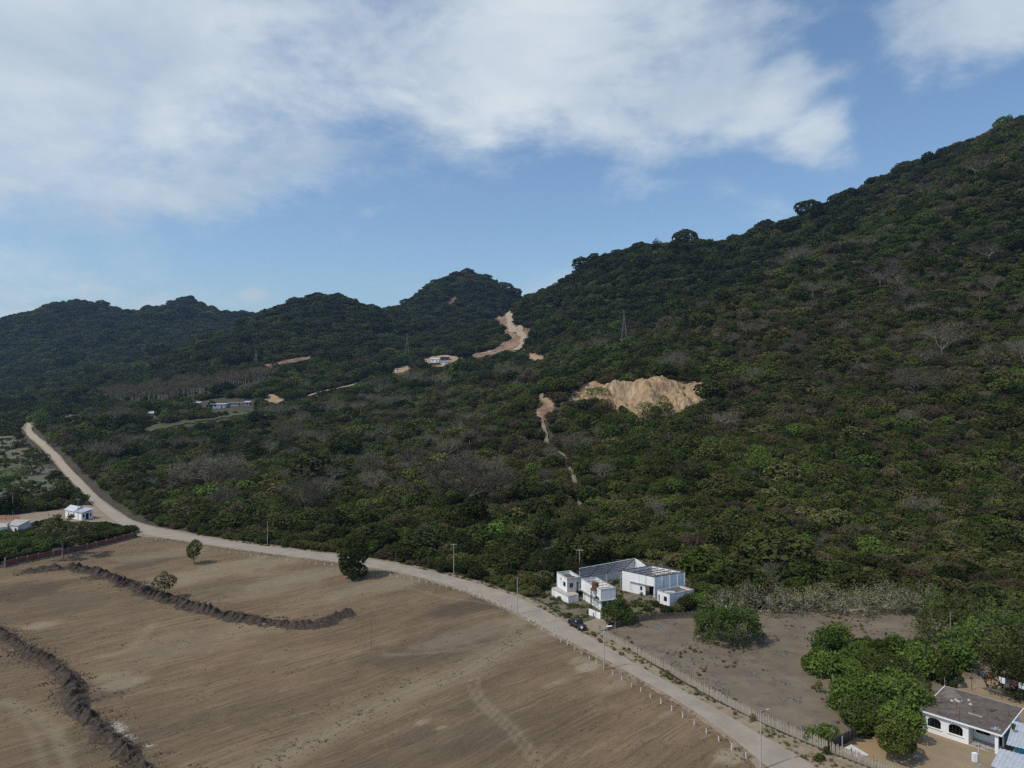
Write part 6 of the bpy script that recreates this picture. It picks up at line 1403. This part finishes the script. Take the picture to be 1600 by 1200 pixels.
# ---- windrows of scraped brush and soil -------------------------------------------------------------------
M_WIND = mat('windrow_soil', (.030, .022, .016), (.078, .056, .040), 1.6, coord='World', c3=(.12, .092, .066), scale3=.8, lo3=.60, hi3=.75, bump=.12, bscale=4)
def windrow(label, pts, w, h, seed):
    line, L = resample(smooth_line([P(u, v).xy[:] for (u, v) in pts], 8), .3); n = len(line); t = np.gradient(line, axis=0); t /= np.hypot(t[:, 0], t[:, 1])[:, None]; nr = np.stack([-t[:, 1], t[:, 0]], 1)
    nx = 22; s = np.arange(n) * .3; V = np.zeros((n, nx + 1, 3)); en = np.minimum(1, np.minimum(s, s[-1] - s) / 4)
    wv = w * (.55 + .9 * fbm(s / 4.5, s * 0 + 3, seed, 3)) * (.4 + .6 * en); hv = h * (.35 + 1.1 * fbm(s / 7, s * 0 + 8, seed, 3)) * en
    wob = 1.1 * (fbm(s / 6, s * 0 + 21, seed, 3) - .5) * 2
    for j in range(nx + 1):
        k = j / nx * 2 - 1; p = line + nr * (wob + k * wv / 2)[:, None]
        prof = np.clip(1 - abs(k), 0, 1) ** 1.25; rough = 1.1 * (fbm(s / .75 + k * 1.3, k * .8 + s * .05, seed + 5, 3) - .5) * 2 + .5 * (fbm(s / 2.2, s * 0 + k * 2.5, seed + 9, 3) - .5) * 2
        V[:, j, 0] = p[:, 0]; V[:, j, 1] = p[:, 1]; V[:, j, 2] = .05 + np.maximum(0, hv * prof * (1 + rough * 1.1)) + (-.15 if j in (0, nx) else 0)
    idx = np.arange(n * (nx + 1)).reshape(n, nx + 1); f = np.stack([idx[:-1, :-1], idx[:-1, 1:], idx[1:, 1:], idx[1:, :-1]], -1).reshape(-1, 4)
    e = empty('windrow', (0, 0, 0)); obj('soil_ridge', mesh_from('soil_ridge', V.reshape(-1, 3), f, M_WIND, False), e)
    rng = np.random.default_rng(seed); m = int(L * 14); i = rng.integers(0, n, m); j = rng.integers(2, nx - 1, m); p = V[i, j]; d = rng.normal(size=(m, 3)); d[:, 2] = np.abs(d[:, 2]) * .6; d /= np.linalg.norm(d, axis=1)[:, None]
    ln = rng.uniform(.4, 1.5, m)[:, None]; sd = np.cross(d, rng.normal(size=(m, 3))); sd /= np.linalg.norm(sd, axis=1)[:, None]; wd = .035
    v = np.stack([p - sd * wd - d * .1, p + sd * wd - d * .1, p + d * ln], 1).reshape(-1, 3); o = obj('brush', mesh_from('brush', v, np.arange(3 * m).reshape(-1, 3), M_BARK), e); o['kind'] = 'stuff'
    tag(e, label, 'windrow')
windrow('long dark windrow of scraped soil and brush curving across the upper field', [(28, 897), (70, 892), (110, 889), (150, 896), (185, 908), (225, 924), (262, 938), (310, 952), (360, 963), (410, 972), (450, 978), (490, 979), (520, 970), (545, 958), (558, 960)], 6.0, 1.4, 3)
windrow('dark windrow of soil and brush running down the lower left of the field', [(-10, 982), (12, 996), (38, 1014), (66, 1032), (92, 1050), (110, 1072), (118, 1092), (132, 1112), (150, 1132), (172, 1158), (195, 1180), (215, 1205), (240, 1235)], 4.2, 1.05, 7)
def patch(name, label, u, v, a, b, ang, m, z, seed, cat, h=.05, group=None):
    c = P(u, v); n = 36; rng = np.random.default_rng(seed); V = [(0, 0, h)]; 
    for ringk, rr in enumerate((.45, .8, 1.0)):
        for k in range(n):
            t = 2 * math.pi * k / n; q = rr * (.55 + .9 * float(fbm(np.array(math.cos(t) * 1.7 + 9), np.array(math.sin(t) * 1.7 + seed), seed, 3)))
            x, y = a * q * math.cos(t), b * q * math.sin(t); V.append((x * math.cos(ang) - y * math.sin(ang), x * math.sin(ang) + y * math.cos(ang), (h * rng.uniform(.2, 1.2) * (1 - rr) * 2 if ringk < 2 else 0)))
    f = [(0, 1 + k, 1 + (k + 1) % n) for k in range(n)]
    for r in range(2): f += [(1 + r * n + k, 1 + (r + 1) * n + k, 1 + (r + 1) * n + (k + 1) % n, 1 + r * n + (k + 1) % n) for k in range(n)]
    o = obj(name, mesh_from(name, V, f, m)); o.location = (c.x, c.y, z); tag(o, label, cat, group); return o
M_LIME = mat('lime', (.46, .48, .44), (.30, .29, .25), 1.5, coord='World', lo=.4, hi=.6)
for i, (u, v) in enumerate([(1114, 1028), (1137, 1041), (1172, 1055), (1225, 1020), (1186, 1028), (1226, 1069), (1245, 997), (1240, 1095), (1119, 1067), (1131, 1077), (1253, 1139), (1028, 978), (1052, 975), (1048, 989), (1014, 1011), (1069, 1007), (1034, 1019), (981, 999), (1052, 1036), (1082, 1032), (1100, 1062)]):
    c = P(u, v); rg = np.random.default_rng(500 + i); V = []; Fq = []; a_, b_, an = 1.2 + (i * 37 % 10) * .12, .8 + (i * 23 % 10) * .08, .4 * i
    for q in range(46):
        r = abs(rg.normal()) * .55; t = rg.uniform(0, 6.28); x0, y0 = a_ * r * math.cos(t), b_ * r * math.sin(t); x, y = x0 * math.cos(an) - y0 * math.sin(an), x0 * math.sin(an) + y0 * math.cos(an); w_ = rg.uniform(.15, .5); h_ = rg.uniform(.03, .2); m0 = len(V); k_ = 6
        V += [(x + w_ * rg.uniform(.6, 1.2) * math.cos(6.283 * p / k_), y + w_ * rg.uniform(.6, 1.2) * math.sin(6.283 * p / k_), -.06) for p in range(k_)] + [(x + rg.normal() * .05, y + rg.normal() * .05, h_)]
        Fq += [(m0 + p, m0 + (p + 1) % k_, m0 + k_) for p in range(k_)]
    o = obj('ash_heap', mesh_from('ash_heap', V, Fq, M_ASH)); o.location = (c.x, c.y, .07); tag(o, 'flat grey heap of burnt ash on the dirt lot', 'ash heap', 'burnt ash heaps on the dirt lot')
rubble('debris_heap', 'dark debris heap with scrap by the start of the stick fence', xy(P(952, 984)), 16, 1.1, M_WOODDARK, 'debris', .05)
mb = MB(); p = P(952, 981); mb.hexa([(p.x - .6, p.y - .3, .3), (p.x + .6, p.y - .1, .35), (p.x + .6, p.y + .4, .35), (p.x - .6, p.y + .3, .3)], [(p.x - .55, p.y - .3, .34), (p.x + .6, p.y - .1, .42), (p.x + .6, p.y + .4, .42), (p.x - .6, p.y + .3, .34)]); o = mb.build('white_sheet', M_WHITE_CLEAN); tag(o, 'small white board lying on the dark debris heap', 'board')

# ---- pickup truck -----------------------------------------------------------------------------------------
def pickup():
    a, b = P(891, 978.6), P(903.5, 985.4); d = (b - a).normalized(); mid = (a + b) / 2 + Vector((-d.y, d.x, 0)) * .85
    e = empty('pickup_truck', (mid.x, mid.y, .10), math.atan2(d.y, d.x))     # local +x forward
    PNT = mat('black_car_paint', (.012, .013, .016), rough=.25, spec=.6); GL = mat('dark_glass', (.01, .012, .015), rough=.05, spec=.8); TY = mat('tyre_rubber', (.02, .02, .02), rough=.9); RM = mat('wheel_rim', (.25, .25, .26), rough=.35, metal=.8)
    def extr(prof, y0, y1, name, m, parent, taper=0.0, bev=.05):
        bm = bmesh.new(); n = len(prof); A = [bm.verts.new((x, y0 + taper * max(0, z - 1.1), z)) for x, z in prof]; B = [bm.verts.new((x, y1 - taper * max(0, z - 1.1), z)) for x, z in prof]
        bm.faces.new(A); bm.faces.new(B[::-1])
        for i in range(n): bm.faces.new((A[i], B[i], B[(i + 1) % n], A[(i + 1) % n]))
        bmesh.ops.recalc_face_normals(bm, faces=bm.faces); bmesh.ops.bevel(bm, geom=bm.edges[:], offset=bev, segments=2, affect='EDGES', clamp_overlap=True)
        me = bpy.data.meshes.new(name); bm.to_mesh(me); bm.free(); me.materials.append(m); me.polygons.foreach_set('use_smooth', np.ones(len(me.polygons), bool)); return obj(name, me, parent)
    def arch(cx, r=.46): return [(cx + r * math.cos(t), .42 + r * math.sin(t)) for t in np.linspace(math.pi, 0, 9)]
    low = [(-2.65, .5)] + [(-2.6, .42)] + arch(-1.6) + arch(1.6) + [(2.6, .42), (2.68, .6), (2.62, .95), (2.4, 1.06), (1.05, 1.14), (-2.62, 1.14)]
    body = extr(low, -.92, .92, 'body', PNT, e, 0, .04)
    cab = extr([(1.0, 1.12), (.35, 1.72), (.1, 1.80), (-.75, 1.80), (-.98, 1.70), (-1.05, 1.12)], -.86, .86, 'cab', PNT, e, .16, .05)
    for sy in (-1, 1):
        mb = MB(); yb, yt = sy * .872, sy * .782
        mb.poly([(.74, yb, 1.2), (-.05, yb, 1.2), (-.05, yt, 1.68), (.30, yt, 1.68)]); mb.build('side_window', GL, cab)
        mb = MB(); mb.poly([(-.12, yb, 1.2), (-.92, yb, 1.2), (-.86, yt, 1.66), (-.12, yt, 1.68)]); mb.build('side_window', GL, cab)
        mb = MB(); mb.box(.72, .90, sy * .95 - .09, sy * .95 + .09, 1.16, 1.32); mb.build('mirror', PNT, cab)
        mb = MB(); mb.box(2.56, 2.70, sy * .70 - .17, sy * .70 + .17, .76, .92); mb.build('headlight', mat('lamp_glass', (.6, .6, .62), rough=.1), body)
        mb = MB(); mb.box(-2.70, -2.62, sy * .82 - .07, sy * .82 + .07, .70, 1.04); mb.build('tail_light', M_RED, body)
    mb = MB(); mb.poly([(1.0, -.76, 1.17), (1.0, .76, 1.17), (.40, .68, 1.70), (.40, -.68, 1.70)]); ws = mb.build('windscreen', GL, cab); ws.location.x = .035
    mb = MB(); mb.poly([(-1.06, .74, 1.2), (-1.06, -.74, 1.2), (-1.01, -.68, 1.66), (-1.01, .68, 1.66)]); mb.build('rear_window', GL, cab)
    mb = MB(); mb.box(-2.55, -1.10, -.80, .80, 1.15, 1.19); mb.build('bed_cover', mat('bed_vinyl', (.02, .02, .022), rough=.6), body)
    mb = MB(); mb.box(2.60, 2.74, -.85, .85, .45, .62); mb.build('front_bumper', M_STEEL, body); mb = MB(); mb.box(-2.76, -2.64, -.85, .85, .45, .62); mb.build('rear_bumper', M_GALV, body)
    mb = MB(); mb.box(2.64, 2.70, -.5, .5, .66, .92); mb.build('grille', M_STEEL, body)
    for x in (-1.6, 1.6):
        for sy in (-1, 1):
            mb = MB(); mb.tube((x, sy * .68, .38), (x, sy * .93, .38), .38, .38, 18); w = mb.build('wheel', TY, e); mb = MB(); mb.tube((x, sy * .90, .38), (x, sy * .945, .38), .22, .20, 12); mb.build('rim', RM, w)
    tag(e, 'black pickup truck parked on the road by the driveway', 'pickup truck')
pickup()

# ---- person -------------------------------------------------------------------------------------------------
def person():
    loc = P(909.3, 990); e_rz = 2.4
    def skin(name, pts, edges, m, root=0, sub=2, parent=None):
        me = bpy.data.meshes.new(name); me.from_pydata([p[:3] for p in pts], edges, []); me.materials.append(m); o = obj(name, me, parent)
        o.modifiers.new('skin', 'SKIN'); sv = me.skin_vertices[0].data
        for i, p in enumerate(pts): sv[i].radius = (p[3], p[4] if len(p) > 4 else p[3])
        sv[root].use_root = True; o.modifiers.new('sub', 'SUBSURF').levels = sub; o.modifiers['sub'].render_levels = sub; return o
    SK = mat('skin', (.28, .17, .11)); SH = mat('white_shirt', (.74, .74, .74), (.66, .66, .66), 4); TR = mat('dark_trousers', (.022, .024, .03)); HR = mat('hair', (.012, .01, .008)); SO = mat('shoe', (.03, .025, .02))
    body = [(0, 0, .96, .15, .10), (0, 0, 1.18, .14, .10), (0, 0, 1.40, .17, .11), (0, 0, 1.52, .055), (0, .015, 1.60, .075, .09), (0, .01, 1.70, .075, .085), (0, 0, 1.755, .035),
            (.20, 0, 1.43, .055), (.25, .0, 1.16, .042), (.22, .14, .94, .035), (.21, .18, .86, .03), (-.20, 0, 1.43, .055), (-.26, -.02, 1.15, .042), (-.27, .06, .92, .034), (-.27, .08, .83, .03),
            (.10, 0, .90, .085), (.11, .04, .50, .06), (.11, -.02, .10, .042), (.12, .12, .04, .038), (-.10, 0, .90, .085), (-.12, -.03, .50, .06), (-.13, -.10, .10, .042), (-.14, .04, .04, .038)]
    ed = [(0, 1), (1, 2), (2, 3), (3, 4), (4, 5), (5, 6), (2, 7), (7, 8), (8, 9), (9, 10), (2, 11), (11, 12), (12, 13), (13, 14), (0, 15), (15, 16), (16, 17), (17, 18), (0, 19), (19, 20), (20, 21), (21, 22)]
    o = skin('person', body, ed, SK); o.location = (loc.x, loc.y, .11); o.rotation_euler.z = e_rz
    skin('shirt', [(0, 0, .95, .165, .12), (0, 0, 1.18, .155, .115), (0, 0, 1.40, .185, .125), (0, 0, 1.47, .09, .08), (.21, 0, 1.43, .068), (.245, 0, 1.22, .058), (-.21, 0, 1.43, .068), (-.25, -.01, 1.22, .058)], [(0, 1), (1, 2), (2, 3), (2, 4), (4, 5), (2, 6), (6, 7)], SH, 0, 2, o)
    skin('trousers', [(0, 0, .97, .16, .115), (.10, 0, .88, .10), (.11, .04, .50, .075), (.11, -.02, .12, .06), (-.10, 0, .88, .10), (-.12, -.03, .50, .075), (-.13, -.10, .12, .06)], [(0, 1), (1, 2), (2, 3), (0, 4), (4, 5), (5, 6)], TR, 0, 2, o)
    skin('hair', [(0, -.015, 1.66, .08, .09), (0, -.005, 1.745, .078, .088)], [(0, 1)], HR, 0, 2, o)
    for (x, y) in ((.12, .04), (-.135, -.04)): skin('shoe', [(x, y - .06, .045, .045), (x, y + .13, .035, .04)], [(0, 1)], SO, 0, 1, o)
    for sx in (-.03, .03):
        mb = MB(); mb.disc((sx, .105, 1.665), (0, 1, 0), .010, 8); mb.build('eye', M_DARK, o)
    mb = MB(); mb.tube((0, .09, 1.65), (0, .118, 1.625), .008, .014, 6); mb.build('nose', SK, o)
    for (x, y, z, s) in ((.21, .18, .86, 1), (-.27, .08, .83, -1)):
        pts = [(x, y, z, .026, .016), (x, y + .02, z - .07, .038, .016)]; edg = [(0, 1)]
        for k, (dx, l) in enumerate(((-.03, .06), (-.01, .075), (.012, .07), (.032, .055))):
            i = len(pts); pts += [(x + dx, y + .03, z - .09 - l * .4, .009), (x + dx, y + .045, z - .09 - l, .008)]; edg += [(1, i), (i, i + 1)]
        i = len(pts); pts += [(x - s * .045, y + .03, z - .05, .010), (x - s * .055, y + .045, z - .085, .009)]; edg += [(0, i), (i, i + 1)]
        skin('hand', pts, edg, SK, 0, 1, o)
    tag(o, 'person in white shirt and dark trousers standing beside the pickup truck', 'person')
person()

# ---- ground plants and litter ------------------------------------------------------------------------------
TUFT_COL = bpy.data.collections.new('tuft_plants')
for i in range(6):
    rng = np.random.default_rng(300 + i); n = 34; m = M_GRASS if i < 3 else M_DRYGRASS
    a = rng.normal(size=(n, 3)) * np.array([.16, .16, 0]); d = rng.normal(size=(n, 3)); d[:, 2] = np.abs(d[:, 2]) + .8; d /= np.linalg.norm(d, axis=1)[:, None]; L = rng.uniform(.18, .5, n)[:, None]; s = np.cross(d, rng.normal(size=(n, 3))); s /= np.linalg.norm(s, axis=1)[:, None]; w = .035
    v = np.stack([a - s * w, a + s * w, a + d * L], 1).reshape(-1, 3); TUFT_COL.objects.link(bpy.data.objects.new('tuft_%d' % i, mesh_from('tuft_%d' % i, v, np.arange(3 * n).reshape(-1, 3), m)))
for i in range(3):
    rng = np.random.default_rng(320 + i); v, f = crown_cards(rng, .5, .75, .05, 6, 130, .22); TUFT_COL.objects.link(bpy.data.objects.new('weed_%d' % i, mesh_from('weed_%d' % i, v, f, (M_LEAF_MID, M_LEAF_BRIGHT, M_LEAF_OLIVE)[i])))
def scatter_poly(poly, n, seed, keep=None):
    rng = np.random.default_rng(seed); p = np.array(poly); x = rng.uniform(p[:, 0].min(), p[:, 0].max(), n); y = rng.uniform(p[:, 1].min(), p[:, 1].max(), n); k = in_poly(x, y, poly)
    if keep is not None: k &= keep(x, y)
    return x[k], y[k], rng
def tufts(name, label, poly, n, seed, idxs, smin, smax, keep=None, z=.03):
    x, y, rng = scatter_poly(poly, n, seed, keep); m = len(x); s = rng.uniform(smin, smax, m)
    gn_scatter(name, TUFT_COL, np.stack([x, y, hfast(x, y) + z], 1), rng.uniform(0, 6.28, m), np.stack([s, s, s * rng.uniform(.7, 1.1, m)], 1), rng.choice(idxs, m), label)
FOOT = [[(p.x, p.y) for p in c] for c in (tc4, qB, qC, qD)]
def outside(x, y):
    k = np.ones(len(x), bool)
    for c in FOOT: k &= sdist_poly(x, y, c) > .3
    return k & (fbm(x / 4, y / 4, 91, 3) > .42) & (sdist_poly(x, y, DRIVE) > 0)
tufts('compound_weeds', 'green weeds and grass growing around the abandoned buildings', COMPOUND, 5200, 1, [0, 1, 2, 3, 0, 1, 6, 8], .5, 1.2, outside)
FRONTW = [P(u, v).xy[:] for (u, v) in [(862, 940), (905, 945), (920, 955), (918, 966), (895, 968), (872, 955)]]
tufts('front_grass', 'bright grass strip between the road and the terraced building', FRONTW, 1500, 2, [0, 1, 2, 0, 1, 3], .5, 1.1, lambda x, y: (fbm(x / 2.5, y / 2.5, 83, 3) > .42) & (sdist_poly(x, y, FOOT[0]) > .4) & (dist_line(x, y, ROADC) > 3.2))
tufts('lot_weeds', 'small scattered weeds on the dirt lot', LOT, 4200, 3, [0, 3, 4, 5, 8], .3, .9, lambda x, y: fbm(x / 7, y / 7, 95, 3) > .47)
VERGE = [tuple(p + (p - q) / np.hypot(*(p - q)) * 4.5) for p, q in zip(rf[:150], rn[:150])] + [tuple(p + (p - q) / np.hypot(*(p - q)) * .15) for p, q in list(zip(rf[:150], rn[:150]))[::-1]]
tufts('verge_grass', 'grass and weeds along the uphill edge of the road', VERGE, 26000, 4, [0, 1, 2, 3, 4, 5, 8], .5, 1.3, lambda x, y: (fbm(x / 3, y / 3, 97, 3) > .47) & (y < 330) & (sdist_poly(x, y, DRIVE) > 0))
tufts('field_stubble', 'sparse dry stubble and weeds on the cleared field', FIELD, 26000, 5, [3, 4, 5], .22, .55, lambda x, y: (fbm(x / 9, y / 9, 99, 3) > .52) & (y > 95), .10)
tufts('pasture_weeds', 'green weeds growing across the left pasture', PASTURE, 14000, 6, [0, 2, 6, 7, 8], 1.4, 3.5, lambda x, y: fbm(x / 16, y / 16, 93, 3) > .5, .1)
CLOD_COL = bpy.data.collections.new('clods')
for i in range(4):
    rng = np.random.default_rng(340 + i); V = []; Fq = []
    for q in range(5):
        x, y = rng.normal(size=2) * .22; w = rng.uniform(.06, .2); m0 = len(V)
        V += [(x + w * rng.uniform(.6, 1.2) * math.cos(1.2566 * p), y + w * rng.uniform(.6, 1.2) * math.sin(1.2566 * p), -.03) for p in range(5)] + [(x, y, w * rng.uniform(.5, 1.1))]; Fq += [(m0 + p, m0 + (p + 1) % 5, m0 + 5) for p in range(5)]
    CLOD_COL.objects.link(bpy.data.objects.new('clod_%d' % i, mesh_from('clod_%d' % i, V, Fq, (M_WIND, mat('clod_soil', (.10, .074, .05), (.16, .12, .08), 2, coord='World'), M_WIND, mat('clod_pale', (.20, .155, .10), (.26, .205, .14), 2, coord='World'))[i])))
def clods():
    x, y, rng = scatter_poly(FIELD, 60000, 8, lambda x, y: (y > 92) & (fbm(x / 6, y / 6, 55, 3) + .25 * (hash2(np.floor(x * 9), np.floor(y * 9), 3) - .5) > .5)); X = [x]; Y = [y]
    for pts in ([(28, 897), (110, 889), (185, 908), (262, 938), (360, 963), (450, 978), (520, 970), (558, 960)], [(-10, 982), (38, 1014), (92, 1050), (118, 1092), (150, 1132), (195, 1180), (240, 1235)]):
        ln, L = resample([P(u, v).xy[:] for u, v in pts], .12); k = np.repeat(np.arange(len(ln)), 2); X.append(ln[k, 0] + rng.normal(size=len(k)) * 2.1); Y.append(ln[k, 1] + rng.normal(size=len(k)) * 2.1)
    n0 = len(X[0]); x = np.concatenate(X); y = np.concatenate(Y); m = len(x); s = rng.uniform(.3, .8, m); s[n0:] *= 2.2; idx = rng.integers(0, 4, m); idx[n0:] = rng.choice([0, 2, 1], m - n0)
    gn_scatter('soil_clods', CLOD_COL, np.stack([x, y, np.full(m, .15)], 1), rng.uniform(0, 6.28, m), np.stack([s, s, s], 1), idx, 'loose clods of soil scattered over the cleared field')
clods()
# weeds and bushes pushing in around the compound
rngc = np.random.default_rng(21)
for i, (u, v, s) in enumerate([(1080, 945, .9), (1092, 930, 1.0), (1070, 952, .8), (1100, 948, 1.0), (1095, 912, 1.1), (1060, 955, .6), (1040, 958, .5), (1012, 955, .4), (1120, 940, 1.1), (1110, 925, 1.0), (1025, 948, .35), (1085, 900, 1.1), (1130, 950, .9), (850, 932, .35), (842, 920, .5), (1000, 948, .35)]):
    k = ['mid', 'olive', 'dark', 'bright'][i % 4]; p = PROTO[KIDX[k][i % len(KIDX[k])]]; e = empty('compound_bush', P(u, v), rngc.uniform(0, 6.28)); e.scale = (s, s, s * .8); obj('trunk', p[1], e); obj('crown', p[2], e)
    tag(e, {'mid': 'mid green', 'olive': 'olive green', 'dark': 'dark green', 'bright': 'fresh green'}[k] + ' bush growing at the edge of the abandoned compound', 'bush', 'bushes around the abandoned compound, ' + k)
# teak plantation: bare straight trunks
def plantation():
    rng = np.random.default_rng(17); col = bpy.data.collections.new('teak_plants')
    for i in range(4):
        sg, tips = limbs(rng, 1.5, 12, 8.5, .20, 4, 2, .8, 2); v, f = limb_tubes([(a, b, max(r0, .12), max(r1, .08)) for a, b, r0, r1 in sg], 3); t = mesh_from('t', v, f, M_BARK_PALE); v, f = twig_fuzz(rng, tips, 160, 1.3, .16); c = mesh_from('c', v, f, M_BROWN); col.objects.link(bpy.data.objects.new('teak_%d' % i, joined(t, c, 'teak_%d' % i)))
    poly = [hit(u, v).xy[:] for (u, v) in [(150, 630), (250, 628), (330, 615), (400, 604), (440, 592), (410, 588), (300, 600), (200, 610), (150, 618)]]
    x, y, r = scatter_poly(poly, 9000, 5); m = min(len(x), 1800); x, y = x[:m], y[:m]; s = r.uniform(.8, 1.15, m)
    gn_scatter('teak_plantation', col, np.stack([x, y, hfast(x, y)], 1), r.uniform(0, 6.28, m), np.stack([s, s, s], 1), r.integers(0, 4, m), 'plantation of straight bare brown trunks on the left slope')
plantation()

# ---- haze ----------------------------------------------------------------------------------------------------------
def haze():
    m = bpy.data.materials.new('haze_air'); m.use_nodes = True; N = m.node_tree.nodes; N.clear(); o = N.new('ShaderNodeOutputMaterial'); v = N.new('ShaderNodeVolumePrincipled')
    v.inputs['Density'].default_value = HAZE; v.inputs['Color'].default_value = (.42, .68, 1.0, 1); v.inputs['Anisotropy'].default_value = .3
    m.node_tree.links.new(v.outputs[0], o.inputs['Volume']); mb = MB(); mb.box(-2600, 2100, -120, 2900, -8, 398); tag(mb.build('haze', m), 'thin blue haze in the valley air', kind='stuff')
HAZE = 5.5e-5
haze()
